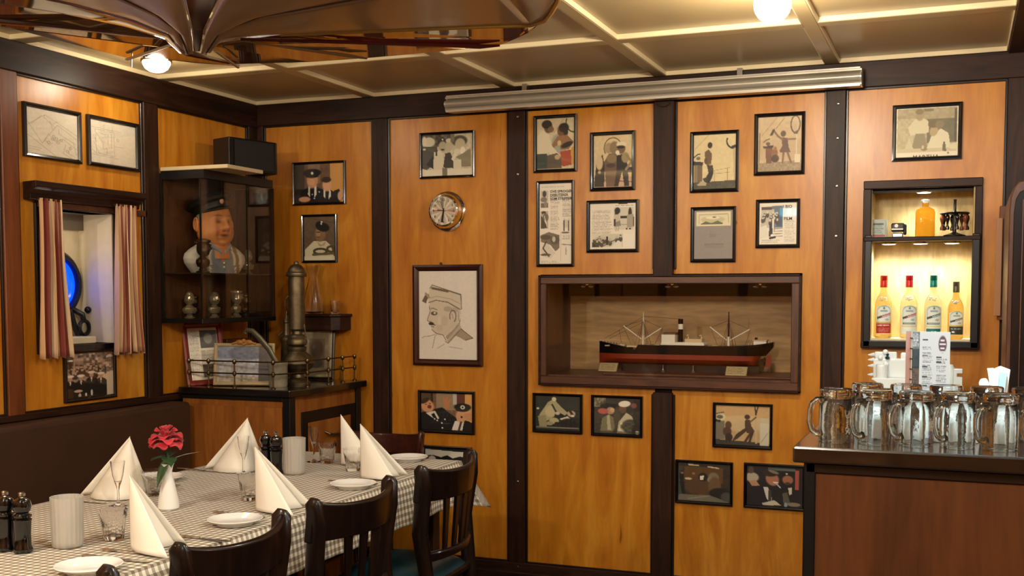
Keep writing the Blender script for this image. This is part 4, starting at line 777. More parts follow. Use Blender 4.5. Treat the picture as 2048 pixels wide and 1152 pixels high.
# pot with bent scoop handle
pt = thing('grey_pot', 'small grey pot standing at the corner of the gallery rail', 'pot', (-3.072, 4.60, CZ)); c = (-3.072, 4.60, CZ)
MB().lathe([(0, 0), (.042, 0), (.045, .006), (.046, .10), (.050, .115), (.050, .12), (.044, .12), (.040, .10), (.038, .01), (0, .01)], 28, c).build('cup', mat('grey_glass_pot', '8C8470', .2, coat=.4, mottle=.2), pt)
dp = thing('scoop', 'grey-brown curved scoop with a hooked end standing in the pot', 'scoop', (-3.072, 4.60, CZ+.02))
cu = [(-3.066, 4.60, CZ+.03), (-3.080, 4.595, CZ+.12), (-3.115, 4.59, CZ+.18), (-3.165, 4.585, CZ+.235), (-3.20, 4.58, CZ+.268), (-3.235, 4.575, CZ+.275), (-3.245, 4.575, CZ+.262), (-3.235, 4.575, CZ+.254)]
MB().tube(cu, [.012, .014, .016, .016, .014, .011, .008, .006], 12, flat=.55).build('scoop_handle', mat('grey_green_metal', '5E5A48', .4, .6), dp)

# wall shelf with carafe and tumblers
sh_ = thing('wall_shelf', 'small dark half-round shelf on the back wall above the cabinet', 'shelf', (-3.13, YB, 1.36))
sx0, sx1, sz = -3.27, -2.972, 1.36
MB().prism([(sx0, YB-.002, sz-.014), (sx0, YB-.12, sz-.014), (sx0+.05, YB-.15, sz-.014), (sx1-.05, YB-.15, sz-.014), (sx1, YB-.12, sz-.014), (sx1, YB-.002, sz-.014)], (0, 0, .014)).build('board', M['dark_x'], sh_, smooth=False, bevel=.003)
MB().prism([(sx0+.01, YB-.002, sz-.085), (sx0+.01, YB-.11, sz-.085), (sx0+.05, YB-.14, sz-.085), (sx1-.05, YB-.14, sz-.085), (sx1-.01, YB-.11, sz-.085), (sx1-.01, YB-.002, sz-.085)], (0, 0, .071)).build('apron', M['dark_x'], sh_, smooth=False, bevel=.003)
cf = thing('carafe', 'empty clear glass carafe with a waisted neck on the wall shelf', 'carafe', (-3.165, YB-.075, sz))
MB().lathe([(0, 0), (.052, 0), (.055, .01), (.052, .06), (.040, .12), (.026, .17), (.022, .19), (.026, .21), (.036, .245), (.040, .26), (.038, .26), (.033, .243), (.023, .21), (.019, .19), (.023, .168), (.037, .118), (.049, .06), (.051, .012), (0, .006)], 32, (-3.165, YB-.075, sz)).build('glass_body', M['glass'], cf)
for k, x in enumerate((-3.045, -3.012)):
    g_ = thing('shelf_tumbler', None, None, (x, YB-.06-.05*k, sz))
    tag(g_, 'clear tumbler on the wall shelf, beside the carafe' if k == 0 else 'clear tumbler at the right front edge of the wall shelf', 'glass')
    MB().lathe([(0, 0), (.019, 0), (.022, .03), (.026, .07), (.0245, .07), (.0205, .03), (.017, .012), (0, .01)], 20, (x, YB-.06-.05*k, sz)).build('glass_body', M['glass'], g_)

# ------------------------------------------------------------------ display case with busts
KX, KY0, KY1, KZ0 = -3.31, 4.335, 4.92, 1.348
KZ1 = 2.005
KS = at(407, 545, 1, KY0).z
case = thing('display_case', 'dark wall-hung glass display case holding the busts', 'display case', (XW, 4.6, KZ0))
MB().box(XW+.022, XW+.03, KY0, KY1, KZ0, KZ1).build('back_board', wood('case_back_shaded', '3A200E', '4A2A12', '5A3618', grain=(7, 7, .8), scale=2, rough=.5), case, smooth=False)  # wood darkened to carry the shade under the lid
MB().box(XW+.022, KX+.01, KY0-.01, KY1+.01, KZ0-.022, KZ0).build('bottom_board', M['black'], case, smooth=False, bevel=.002)
MB().box(XW+.022, KX+.01, KY1-.008, KY1+.004, KZ0, KZ1).build('end_board', M['dark'], case, smooth=False)
m = MB(); e = .004
m.box(XW+.022, KX, KY0-.002, KY0+.002, KZ0, KZ1); m.box(KX-.002, KX+.002, KY0, KY1, KZ0, KZ1)
m.build('glass_front', M['caseglass'], case, smooth=False)
for b_ in ((KX-.003, KX+.004, KY0-.004, KY0+.004, KZ0, KZ1), (KX-.003, KX+.004, KY1-.006, KY1+.004, KZ0, KZ1), (XW+.021, XW+.034, KY0-.006, KY0+.006, KZ0-.02, KZ1+.03), (KX-.002, KX+.003, 4.70, 4.706, KZ0, KZ1)): MB().box(*b_).build('edge_strip', M['glassedge'], case, smooth=False)
MB().box(XW+.03, KX-.003, KY0+.003, KY1-.009, KS-.006, KS).build('glass_shelf', mat('smoked_glass_shelf', '2A261C', .1), case, smooth=False)
lz = at(455, 334, 1, KY0).z
ld = tag(MB().box(XW+.022, -3.155, KY0, 4.62, lz-.004, lz+.014).build('lid_board', mat('pale_wood_lid', 'C8B48C', .4), smooth=False, bevel=.002), 'pale thin board laid across the top of the display case', 'board')
MB().box(XW+.022, KX+.02, KY0+.004, 4.90, KZ1, lz-.004).build('top_board', M['black'], case, smooth=False)
# speaker
spk = thing('loudspeaker', 'black box loudspeaker on top of the display case', 'speaker', (-3.3, 4.7, lz+.014))
c0 = Vector((-3.30, 4.55, lz+.016)); ea = Vector((-.132, .05, 0)); eb = Vector((.084, .296, 0)); hh = at(465, 272, 1, 4.55).z-c0.z
pts = [c0, c0+eb*.94, c0+eb+ea*.08, c0+ea*.96+eb, c0+ea+eb*.96, c0+ea]
MB().prism(pts, (0, 0, hh)).build('cabinet_box', M['black'], spk, smooth=False, bevel=.006, seg=3)
q = c0+eb*.10-ea*.015; nrm_ = -ea.normalized()
MB().prism([q+Vector((0, 0, .012)), q+eb*.78+Vector((0, 0, .012)), q+eb*.78+Vector((0, 0, hh-.012)), q+Vector((0, 0, hh-.012))], nrm_*.004).build('grille', mat('speaker_grille', '141414', .6, bump=.5, bscale=700), spk, smooth=False)
MB().prism([c0+Vector((0, 0, .01))-ea*.01, c0+eb*.03+Vector((0, 0, .01))-ea*.01, c0+eb*.03+Vector((0, 0, hh-.01))-ea*.01, c0+Vector((0, 0, hh-.01))-ea*.01], nrm_*.003).build('edge_trim', M['glassedge'], spk, smooth=False)

# painted bust
M['painted'] = print_mat('painted_plaster', .45)
def colour_obj(o, fn):
    me = o.data; n = len(me.vertices); buf = np.ones((n, 4), np.float32)
    for i, v in enumerate(me.vertices): buf[i, :3] = srgb(fn(v.co, i))
    ca = me.color_attributes.new('ink', 'FLOAT_COLOR', 'POINT'); ca.data.foreach_set('color', buf.ravel())
G = lambda a, s: math.exp(-(a/s)**2)
def head_fn(u, v):
    a = (u-.5)*2*PI; e_ = (v-.5)*PI       # a=0 looks forward (+x)
    z = math.sin(e_); r = math.cos(e_)
    x = r*math.cos(a); y = r*math.sin(a)
    X_, Y_, Z_ = x*.098, y*.088, z*.130
    low = max(0, -z)
    Y_ *= 1+.22*math.exp(-((z+.45)/.35)**2); X_ *= 1+.05*math.exp(-((z+.55)/.3)**2)
    f = max(0, math.cos(a))
    k = 0
    ay = Y_; zz = Z_
    k += .032*G(ay, .014)*G(zz+.012, .018)+.015*G(ay, .011)*G(zz-.016, .028)+.010*(G(abs(ay)-.015, .008)*G(zz+.018, .010))
    k -= .016*G(abs(ay)-.034, .017)*G(zz-.016, .011)
    k += .010*G(abs(ay)-.032, .022)*G(zz-.038, .010)
    k += .006*G(abs(ay)-.030, .012)*G(zz-.016, .007)          # lids
    k += .009*G(abs(ay)-.050, .024)*G(zz+.030, .024)
    k += .008*G(ay, .024)*G(zz+.046, .007)+.008*G(ay, .022)*G(zz+.062, .007)-.012*G(ay, .030)*G(zz+.0535, .0038)
    k -= .005*G(abs(ay)-.036, .007)*G(zz+.045, .014)
    k += .012*G(ay, .026)*G(zz+.090, .014)-.006*G(ay, .04)*G(zz+.076, .006)
    k += .012*G(ay, .06)*G(zz+.118, .014)
    if f > 0: X_ += k*min(1, f*1.6)
    return (X_, Y_, Z_)
def head_col(p, i):
    c = [.80, .52, .30]; x, y, z = p
    if x > 0:
        g = G(abs(y)-.048, .022)*G(z+.028, .02)*.5+G(y, .014)*G(z+.012, .016)*.5
        c = [c[0]+.02*g, c[1]-.10*g, c[2]-.06*g]
        l = G(y, .024)*max(G(z+.046, .006), G(z+.062, .006)); c = [c[0]*(1-.12*l), c[1]*(1-.28*l), c[2]*(1-.22*l)]
        m_ = G(y, .028)*G(z+.0535, .0042); c = [q*(1-.8*m_) for q in c]
        ee = G(abs(y)-.032, .013)*G(z-.0145, .0048); c = [q*(1-.85*ee) for q in c]; nn_ = G(abs(y)-.012, .008)*G(z+.030, .005); c = [q*(1-.55*nn_) for q in c]; ck = G(abs(y)-.046, .007)*G(z+.035, .022); c = [q*(1-.25*ck) for q in c]
        bb = G(abs(y)-.034, .018)*G(z-.042, .005); c = [q*(1-.45*bb) for q in c]
    return c
BZ = KS+.001
bust = thing('painted_bust', 'painted life-size bust of an old man in a dark naval cap and braces', 'bust', (-3.44, 4.68, BZ))
def bb(mb, name, mt, parent=None, **k): return mb.build(name, mt, parent or bust, local=True, **k)
HZ = .235
m = MB(); m.grid(head_fn, 72, 60, closed_u=True); m.v = [(p[0]*.93+.012, p[1], p[2]+HZ) for p in m.v]
hd_ = bb(m, 'head', M['painted'], ang=180)
colour_obj(hd_, lambda p, i: head_col(((p[0]-.012)/.93, p[1], p[2]-HZ), i))
m = MB(); m.tube([(0, 0, .07), (.0, 0, .13), (-.005, 0, .19)], [.088, .078, .075], 24); nk = bb(m, 'neck', mat('bust_skin', (.76, .48, .27), .45))
def torso(u, v):
    a = u*2*PI; y = math.sin(a); x = math.cos(a)          # v=0 base ... v=1 neck
    t = v; w_ = .172*(1-.62*max(0, (t-.45)/.55)**1.7)*(.80+.32*min(1, t*2)) ; d = .088*(1-.32*t)
    w_ = [.125, .148, .168, .175, .168, .140, .098, .07][min(7, int(t*7.001))]*(1-(t*7 % 1))+[.125, .148, .168, .175, .168, .140, .098, .07][min(7, int(t*7.001)+1)]*(t*7 % 1)
    return (d*(abs(x)**.8*(1 if x > 0 else -1))*(1 if x > 0 else .75), w_*y*1.08, t*.162)
m = MB(); m.grid(torso, 72, 44, closed_u=True)
n0 = len(m.v); m.add([(0, 0, 0), (0, 0, .162)], []); m.f += [(n0, (i+1) % 72, i) for i in range(72)]
to = bb(m, 'torso', M['painted'], ang=60)
def tcol(p, i):
    x, y, z = p; ay = abs(y); z = z*.135/.162
    if x > 0 and ay < max(0, (z-.045)*.60): return (.76, .48, .27)
    lim = .062+(.135-z)*.12
    if ay < lim: return (.45, .47, .50)
    if ay < lim+.010: return (.82, .78, .70)
    if ay < lim+.040: return (.50, .42, .29)
    if ay < lim+.050: return (.85, .80, .72)
    return (.78, .76, .74)
colour_obj(to, tcol)
m = MB()
for s in (-1, 1): m.prism([(.055, s*.012, .140), (.082, s*.010, .088), (.062, s*.062, .124), (.02, s*.078, .152), (.02, s*.060, .166)], (.008, 0, .010))
bb(m, 'collar', mat('bust_collar_blue', '8A94A6', .6), smooth=False, bevel=.003)
m = MB()
for z in (.05, .03): m.ball((.086, 0, z), .005, 8, 6)
bb(m, 'shirt_button', M['white'])
for s in (-1, 1):
    m = MB(); m.ball((-.012, s*.100, HZ-.002), .030, 16, 10, (.62, .42, 1.15)); er = bb(m, 'ear', mat('bust_ear', (.78, .50, .30), .45) if s < 0 else bpy.data.materials['bust_ear'])
    m = MB(); m.tube([Vector((-.004+.016*math.cos(a), s*.112, HZ+.002+.028*math.sin(a))) for a in np.linspace(-.4, 4.6, 16)], .005, 6); m.build('ear_rim', bpy.data.materials['bust_ear'], er, local=True)
m = MB(); m.grid(lambda u, v: tuple(Vector(head_fn(.5+(.22 + .56*u if True else 0), .50+.30*v))*1.045+Vector((.0, 0, HZ))), 40, 14)
bb(m, 'hair', mat('bust_grey_hair', '9A948A', .7, bump=1, bscale=90), solid=.004, ang=180)
# cap: flat crown wider than the band, peak in front
TC = Matrix.Translation((-.012, 0, HZ+.062)) @ Matrix.Rotation(math.radians(-16), 4, 'Y') @ Matrix.Rotation(math.radians(9), 4, 'X')
capm = mat('bust_cap_black', '16140F', .5, bump=.3, bscale=200)
m = MB(); m.lathe([(.094, 0), (.096, .022), (.100, .032), (.128, .040), (.134, .052), (.122, .070), (.07, .088), (0, .094)], 36, M=TC @ Matrix.Diagonal((1, .92, 1, 1))); cp = bb(m, 'cap', capm)
m = MB(); m.grid(lambda u, v: tuple(TC @ Vector(((.092+.040*v*math.sin(PI*u)**.6)*math.sin(PI*u), (.092+.01*v)*math.cos(PI*u)*.92, .006-.022*v*math.sin(PI*u)))), 24, 6); m.build('cap_peak', capm, cp, local=True, solid=.006)
m = MB(); m.ball(TC @ Vector((.103, 0, .026)), .013, 12, 8, (.5, 1, 1)); m.build('cap_badge', mat('badge_red_white', 'D09A84', .3), cp, local=True)
m = MB(); m.ball(TC @ Vector((.118, 0, .056)), .012, 8, 6, (.5, 1, 1.2)); m.ball(TC @ Vector((.116, .010, .052)), .007, 8, 6); m.ball(TC @ Vector((.116, -.010, .052)), .007, 8, 6); m.build('cap_wreath', M['brass'], cp, local=True)
bust.rotation_euler = (0, 0, math.radians(-15)); bust.location = (-3.425, 4.59, BZ); bust.scale = (.84, .95, 1)

# small cast busts
def small_bust(label, mt, loc, rz, s, cap=True):
    t = thing('small_bust', label, 'bust')
    MB().lathe([(0, 0), (.040, 0), (.042, .008), (.028, .014), (.020, .03), (.024, .036), (0, .04)], 16).build('base', mt, t)
    m = MB(); m.lathe([(0, .03), (.045, .036), (.058, .06), (.055, .078), (.03, .092), (.022, .105), (0, .11)], 18, M=Matrix.Diagonal((.7, 1, 1, 1))); m.build('shoulders', mt, t)
    m = MB(); m.grid(lambda u, v: tuple(Vector(head_fn(u, v))*.42+Vector((.004, 0, .150))), 28, 20, closed_u=True); h = m.build('head', mt, t, ang=180)
    if cap:
        m = MB(); m.lathe([(.036, .170), (.038, .180), (.050, .186), (.048, .198), (.024, .207), (0, .209)], 18); m.tube([(.032, -.022, .174), (.052, 0, .168), (.032, .022, .174)], .005, 6); m.build('cap', mt, t)
    t.location = loc; t.rotation_euler = (0, 0, rz); t.scale = (s, s, s); return t
small_bust('small dark bronze bust in front of the painted bust', M['bronze'], (-3.365, 4.42, KS+.001), .3, .78)
small_bust('small cast bust on the upper glass shelf right of the painted bust', M['crystal'], (-3.40, 4.83, KS+.001), -.5, .62, False)
for i, (y, x, s, mt, cap, lb) in enumerate([(4.385, -3.42, .62, 'crystal', False, 'leftmost pale head on the lower shelf of the display case'), (4.47, -3.46, .52, 'bronze', True, 'second head from the left on the lower case shelf, in a cap'), (4.535, -3.39, .62, 'crystal', False, 'third head from the left on the lower case shelf'),
        (4.615, -3.46, .58, 'bronze', False, 'fourth head from the left on the lower case shelf'), (4.685, -3.37, .66, 'crystal', True, 'tallest pale head with a cap on the lower case shelf'), (4.83, -3.42, .56, 'bronze', True, 'rightmost dark head on the lower shelf of the display case')]):
    small_bust(lb, M[mt], (x, y, KZ0+.001), -.6+.25*i, s, cap)['group'] = 'small heads on the lower case shelf'
# ------------------------------------------------------------------ dining table, cloth
TX0, TX1, TY0, TY1, TZ = -2.90, -1.965, 1.3, 4.31, .755
tb = thing('dining_table', 'long dark wooden dining table under the checked cloth', 'table', (-2.43, 2.8, 0))
MB().box(TX0+.02, TX1-.02, TY0+.02, TY1-.02, TZ-.035, TZ-.004).build('tabletop', M['dark_y'], tb, smooth=False, bevel=.003)
MB().box(TX0+.09, TX1-.09, TY0+.09, TY1-.09, TZ-.12, TZ-.035).build('apron', M['dark_y'], tb, smooth=False)
for x in (TX0+.1, TX1-.1):
    for y in (TY0+.1, TY1-.1): MB().box(x-.03, x+.03, y-.03, y+.03, 0, TZ-.035).build('leg', M['dark'], tb, smooth=False, bevel=.003)
def gingham():
    m, nt, b = base('gingham_cloth'); N = nt.nodes.new; Lk = nt.links.new
    uv = N('ShaderNodeUVMap'); uv.uv_map = 'UVMap'; sx = N('ShaderNodeSeparateXYZ'); Lk(uv.outputs[0], sx.inputs[0]); outs = []
    for ax in ('X', 'Y'):
        k = N('ShaderNodeMath'); k.operation = 'MULTIPLY'; k.inputs[1].default_value = 1/.0245; Lk(sx.outputs[ax], k.inputs[0])
        f = N('ShaderNodeMath'); f.operation = 'FRACT'; Lk(k.outputs[0], f.inputs[0]); g = N('ShaderNodeMath'); g.operation = 'GREATER_THAN'; g.inputs[1].default_value = .5; Lk(f.outputs[0], g.inputs[0]); outs.append(g)
    s = N('ShaderNodeMath'); s.operation = 'ADD'; Lk(outs[0].outputs[0], s.inputs[0]); Lk(outs[1].outputs[0], s.inputs[1])
    h = N('ShaderNodeMath'); h.operation = 'MULTIPLY'; h.inputs[1].default_value = .5; Lk(s.outputs[0], h.inputs[0])
    r = N('ShaderNodeValToRGB'); r.color_ramp.interpolation = 'CONSTANT'; e = r.color_ramp.elements
    e[0].color = (*srgb('E4DDCC'), 1); e[1].position = .75; e[1].color = (*srgb('6A5E50'), 1); q = e.new(.25); q.color = (*srgb('A59986'), 1)
    Lk(h.outputs[0], r.inputs[0]); Lk(r.outputs[0], b.inputs['Base Color']); b.inputs['Roughness'].default_value = .75; b.inputs['Sheen Weight'].default_value = .2
    return m
M['gingham'] = gingham()
def make_cloth():
    nx, ny, nd = 24, 70, 12; me = bpy.data.meshes.new('tablecloth'); vs = []; uvs = []; fs = []
    Z = TZ+.002; idx = {}
    def V(x, y, z, u, v): vs.append((x, y, z)); uvs.append((u, v)); return len(vs)-1
    for j in range(ny+1):
        for i in range(nx+1):
            x = TX0+(TX1-TX0)*i/nx; y = TY0+(TY1-TY0)*j/ny; idx[i, j] = V(x, y, Z-(.002 if i in (0, nx) or j in (0, ny) else 0), x, y)
    for j in range(ny):
        for i in range(nx): fs.append((idx[i, j], idx[i+1, j], idx[i+1, j+1], idx[i, j+1]))
    D_ = .165
    ring = [((i, 0), (0, -1)) for i in range(nx)]+[((nx, j), (1, 0)) for j in range(ny)]+[((i, ny), (0, 1)) for i in range(nx, 0, -1)]+[((0, j), (-1, 0)) for j in range(ny, 0, -1)]
    rows = [[idx[k] for k, _ in ring]]
    n = len(ring)
    for d in range(1, nd+1):
        t = d/nd; row = []
        for q, (k, nn) in enumerate(ring):
            x0, y0 = vs[idx[k]][:2]; cx = min(abs(x0-TX0), abs(x0-TX1)); cy = min(abs(y0-TY0), abs(y0-TY1))
            onx = nn[0] != 0
            dist = (cy if onx else cx); c_ = max(0, 1-dist/.17); sx_ = 1 if x0 > (TX0+TX1)/2 else -1; sy_ = 1 if y0 > (TY0+TY1)/2 else -1
            w_ = .006*math.sin(q*.55)*t+.003*math.sin(q*1.7)*t
            out = .010+.018*t+w_; ox, oy = nn[0]*out, nn[1]*out
            if nn[0] == -1: ox = nn[0]*.004*(1+t)
            ax_, ay_ = sx_*.085*t*c_**1.3*(0 if sx_ < 0 else 1), sy_*.115*t*c_**1.3
            if nn[0] == -1: ax_ = 0
            if onx: ox += ax_*.8; oy += ay_
            else: ox += ax_; oy += ay_*.8
            drop = D_*t*(1+.30*c_**2)
            curl = min(1, t*6); z = TZ-.004-drop
            u, v = (x0+nn[0]*D_*t, y0) if onx else (x0, y0+nn[1]*D_*t)
            row.append(V(x0+ox*curl, y0+oy*curl, z, u, v))
        rows.append(row)
    for a, b in zip(rows, rows[1:]):
        for q in range(n): fs.append((a[q], b[q], b[(q+1) % n], a[(q+1) % n]))
    me.from_pydata(vs, [], fs); ul = me.uv_layers.new(name='UVMap')
    for l in me.loops: ul.data[l.index].uv = uvs[l.vertex_index]
    me.shade_smooth(); me.materials.append(M['gingham']); o = bpy.data.objects.new('tablecloth', me); C.objects.link(o)
    md = o.modifiers.new('thickness', 'SOLIDIFY'); md.thickness = .0012; md.offset = -1
    tag(o, 'taupe and white gingham tablecloth spread over the long dining table', 'tablecloth')
make_cloth()
TS = TZ+.0035

# ------------------------------------------------------------------ chairs (sitter faces -x in the prototype)
def bend(y, k): return .215-k*(y/.235)**2
def make_chair(cm, sm, name='dining_chair'):
    t = thing(name, None, None)
    def rail(z0, z1, hw, k, th, dx=0, ears=0):
        def prof(y, z): return bend(y, k)+dx*(1 if True else 0)
        m = MB(); N_ = 20; vs = []
        for i in range(N_+1):
            y = -hw+2*hw*i/N_; e_ = abs(y)/hw; za = z1+ears*(e_**4)-.006*(1-e_**2)
            lean = lambda z: (z-.45)*.10
            for (dd, z) in ((0, z0), (th, z0), (th+.002, (z0+za)/2), (th, za-.006), (th*.5, za), (0, za-.006)):
                vs.append((bend(y, k)+dx+dd-th/2+lean(z)-.04, y, z))
        fs = []; n = 6
        for i in range(N_):
            for q in range(n): fs.append((i*n+q, i*n+(q+1) % n, (i+1)*n+(q+1) % n, (i+1)*n+q))
        fs += [tuple(range(n-1, -1, -1)), tuple(range(N_*n, N_*n+n))]
        return m.add(vs, fs)
    rail(.735, .846, .236, .075, .026, ears=.020).build('crest_rail', cm, t, bevel=.004, seg=2)
    rail(.515, .555, .195, .055, .024).build('lower_back_rail', cm, t, bevel=.003)
    for s in (-1, 1):
        y_ = s*.203
        pts = [(.205, s*.185, 0), (.165, s*.188, .25), (.150, s*.192, .45), (bend(y_, .075)-.04+.01, s*.205, .62), (bend(y_, .075)-.04+.030, s*.216, .78), (bend(s*.225, .075)-.04+.040, s*.224, .850), (bend(s*.225, .075)-.04+.043, s*.225, .866)]
        MB().tube(pts, [.026, .027, .029, .031, .032, .030, .016], 14, flat=.58).build('rear_leg', cm, t)
        MB().tube([(-.20, s*.175, 0), (-.195, s*.19, .42)], [.016, .022], 8).build('front_leg', cm, t)
        MB().box(-.20, .16, s*.186-.009, s*.186+.009, .20, .225).build('stretcher', cm, t, smooth=False, bevel=.003)
    for i in range(4):
        y = -.108+.072*i; yb = y*.86
        m = MB(); 
        def sx(yy, z): return bend(yy, .065)+(z-.45)*.10-.04
        vs = []
        for z, yy, hw in ((.548, yb, .013), (.65, (y+yb)/2, .016), (.755, y, .021)):
            x = sx(yy, z); vs += [(x-.006, yy-hw, z), (x+.006, yy-hw, z), (x+.006, yy+hw, z), (x-.006, yy+hw, z)]
        fs = [(3, 2, 1, 0), (8, 9, 10, 11)]
        for r_ in (0, 4): fs += [(r_+q, r_+(q+1) % 4, r_+4+(q+1) % 4, r_+4+q) for q in range(4)]
        m.add(vs, fs); m.build('back_slat', cm, t, smooth=False, bevel=.002)
    MB().box(-.215, .165, -.205, .205, .405, .44).build('seat_frame', cm, t, bevel=.012, seg=3)
    def seat(u, v):
        a = u*2*PI; r = v; sq = lambda q: abs(q)**.45*(1 if q > 0 else -1)
        return (-.03+.195*sq(math.cos(a))*r, .205*sq(math.sin(a))*r, .440+.040*(1-r**5))
    m = MB(); m.grid(seat, 40, 12, closed_u=True); sx_ = m.build('seat_cushion', sm, t, ang=180)
    return t
CH = make_chair(M['chair'], M['teal'])
spots = [(-1.892, 1.715, 0, 'nearest chair, only the tip of its back post showing at the lower left'), (-1.892, 2.40, 0, 'black-brown slatted chair nearest the camera on the right side of the table'),
         (-1.892, 3.025, 0, 'middle black-brown slatted chair on the right side of the table'), (-1.890, 3.695, 0, 'far black-brown slatted chair with teal seat, by the table end')]
for i, (x, y, rz, lb) in enumerate(spots):
    o = CH if i == 0 else copy_tree(CH)
    o.location = (x, y, 0); o.rotation_euler = (0, 0, rz+(.0, .02, -.02, .03)[i]); tag(o, lb, 'chair', 'dining chairs along the table')
ec = make_chair(M['redchair'], M['teal']); ec.location = (-2.505, 4.62, 0); ec.rotation_euler = (0, 0, PI/2)
for ch in ec.children:
    if ch.name.startswith('back_slat'): pass
ec.location = (-2.63, 4.71, 0); ec.scale = (.92, .92, .92); tag(ec, 'glossy red-brown chair at the far end of the table by the wall', 'chair')

# ------------------------------------------------------------------ table settings
def place(o, x, y, rz=0, z=TS): o.location = (x, y, z); o.rotation_euler = (0, 0, rz); return o
def napkin(x, y, a1, L1, a2, L2, label, h=.208):
    t = thing('folded_napkin', label, 'napkin', group='folded cream napkins')
    def leaf(ang, L, curl):
        d = Vector((math.cos(ang), math.sin(ang), 0)); n_ = Vector((-d.y, d.x, 0))
        def fn(u, v):   # v down from apex, u out from the spine
            z = h*(1-v)+.002; r = L*v*u; b_ = curl*math.sin(PI*u)*v*.022-.010*(1-v)*0
            p = d*r+n_*b_; return (p.x, p.y, z*(1) - (.0 if u < .99 else 0)+.004*math.sin(PI*u)*(v > .99))
        m = MB(); m.grid(fn, 14, 16); return m
    leaf(a1, L1, -1).build('front_fold', M['napkin'], t, solid=.003, ang=180)
    leaf(a2, L2, 1).build('rear_fold', M['napkin'], t, solid=.003, ang=180)
    def inner(u, v):
        an = a1+(a2-a1)*u; L = L1+(L2-L1)*u; r = L*.80*v*(.25+.75*abs(2*u-1)**.7); return (math.cos(an)*r, math.sin(an)*r, h*(1-v)*.97+.002)
    m = MB(); m.grid(inner, 16, 10); m.build('inner_fold', M['napkin'], t, solid=.002, ang=180)
    return place(t, x, y)
def ang(x0, y0, x1, y1): return math.atan2(y1-y0, x1-x0), math.hypot(x1-x0, y1-y0)
for (x, y, xa, ya, xb, yb, lb) in [(-2.127, 2.455, -1.955, 2.400, -2.036, 2.575, 'tall cream napkin in front of the nearest chair'), (-2.129, 3.05, -1.958, 3.01, -1.985, 3.172, 'cream napkin in front of the middle chair, beside the mills'),
      (-2.129, 3.738, -1.968, 3.72, -1.99, 3.868, 'cream napkin in front of the far chair'), (-2.69, 3.111, -2.866, 3.055, -2.80, 3.16, 'cream napkin on the bench side, left of the rose'),
      (-2.654, 3.754, -2.833, 3.705, -2.77, 3.82, 'cream napkin on the bench side in front of the corner cabinet'), (-2.37, 4.0, -2.215, 4.02, -2.29, 4.14, 'cream napkin half hidden at the far end of the table')]:
    a1, L1 = ang(x, y, xa, ya); a2, L2 = ang(x, y, xb, yb); napkin(x, y, a1, L1, a2, L2, lb)

def plate0():
    t = thing('plate', None, None)
    MB().lathe([(0, .004), (.045, .004), (.05, 0), (.055, 0), (.057, .005), (.082, .016), (.0845, .0185), (.083, .020), (.058, .010), (.05, .007), (0, .007)], 40).build('dish', M['white'], t); return t
pl0 = plate0()
for i, (x, y) in enumerate([(-2.06, 2.22), (-2.063, 2.845), (-2.051, 3.543), (-2.165, 4.205), (-2.805, 3.41)]):
    place(pl0 if i == 0 else copy_tree(pl0), x, y)
def tumbler0():
    t = thing('tumbler', None, None)
    m = MB(); m.lathe([(0, 0), (.026, 0), (.028, .004), (.0305, .03), (.035, .066), (.0365, .070), (.0385, .090), (.0372, .090), (.0352, .070), (.0325, .064), (.027, .022), (.024, .012), (0, .010)], 20, star=.05, k=10)
    m.build('glass_body', M['glass'], t, ang=50); return t
tm = tumbler0()
for i, (x, y) in enumerate([(-2.262, 2.539), (-2.632, 3.155), (-2.262, 3.205), (-2.455, 4.03), (-2.249, 3.886), (-2.612, 3.80)]):
    place(tm if i == 0 else copy_tree(tm), x, y, .2*i)
def relabel(stem, labels, cat, group):
    os_ = sorted([q for q in C.objects if q.name.split('.')[0] == stem and not q.parent], key=lambda q: q.name)
    for o, l in zip(os_, labels): tag(o, l, cat, group)
relabel('plate', ['white side plate at the bottom left, nearest the camera', 'white side plate between the two nearest napkins', 'white side plate left of the far napkin', 'white side plate at the far end of the table', 'white side plate behind the rose vase on the bench side'], 'plate', 'side plates on the checked cloth')
relabel('tumbler', ['cut tumbler beside the nearest napkin and the frosted holder', 'cut tumbler between the rose vase and the bench-side napkin', 'cut tumbler just left of the second napkin', 'cut tumbler at the far end beside a schnapps glass', 'cut tumbler left of the far napkin', 'cut tumbler behind the middle schnapps glass'], 'glass', 'faceted tumblers on the table')
def snaps0():
    t = thing('schnapps_glass', None, None)
    MB().lathe([(0, 0), (.030, 0), (.031, .002), (.012, .005), (.0045, .012), (.0035, .05), (.006, .064), (.012, .080), (.018, .105), (.024, .150), (.0228, .150), (.0168, .106), (.0105, .084), (0, .078)], 28).build('glass_body', M['glass'], t); return t
sn = snaps0()
for i, (x, y) in enumerate([(-2.609, 2.955), (-2.606, 3.655), (-2.519, 4.03)]):
    place(sn if i == 0 else copy_tree(sn), x, y)
relabel('schnapps_glass', ['stemmed schnapps glass in front of the left napkin', 'stemmed schnapps glass in front of the bench-side napkin by the cabinet', 'stemmed schnapps glass at the far end of the table'], 'glass', 'stemmed schnapps glasses')
def mill0():
    t = thing('pepper_mill', None, None)
    MB().lathe([(0, 0), (.024, 0), (.026, .004), (.026, .012), (.023, .018), (.022, .05), (.024, .085), (.025, .09), (.021, .094), (.025, .098), (.025, .103), (0, .103)], 28).build('body', M['mill'], t)
    MB().lathe([(0, .103), (.020, .103), (.016, .108), (.023, .116), (.0255, .130), (.021, .144), (.010, .150), (0, .150)], 28).build('head', M['mill'], t); mh_ = [q for q in t.children if q.name.startswith('head')][0]
    MB().lathe([(0, .148), (.006, .149), (.005, .153), (.0095, .156), (.0095, .163), (.007, .166), (0, .167)], 16).build('knob', M['steel'], mh_); return t
ml = mill0()
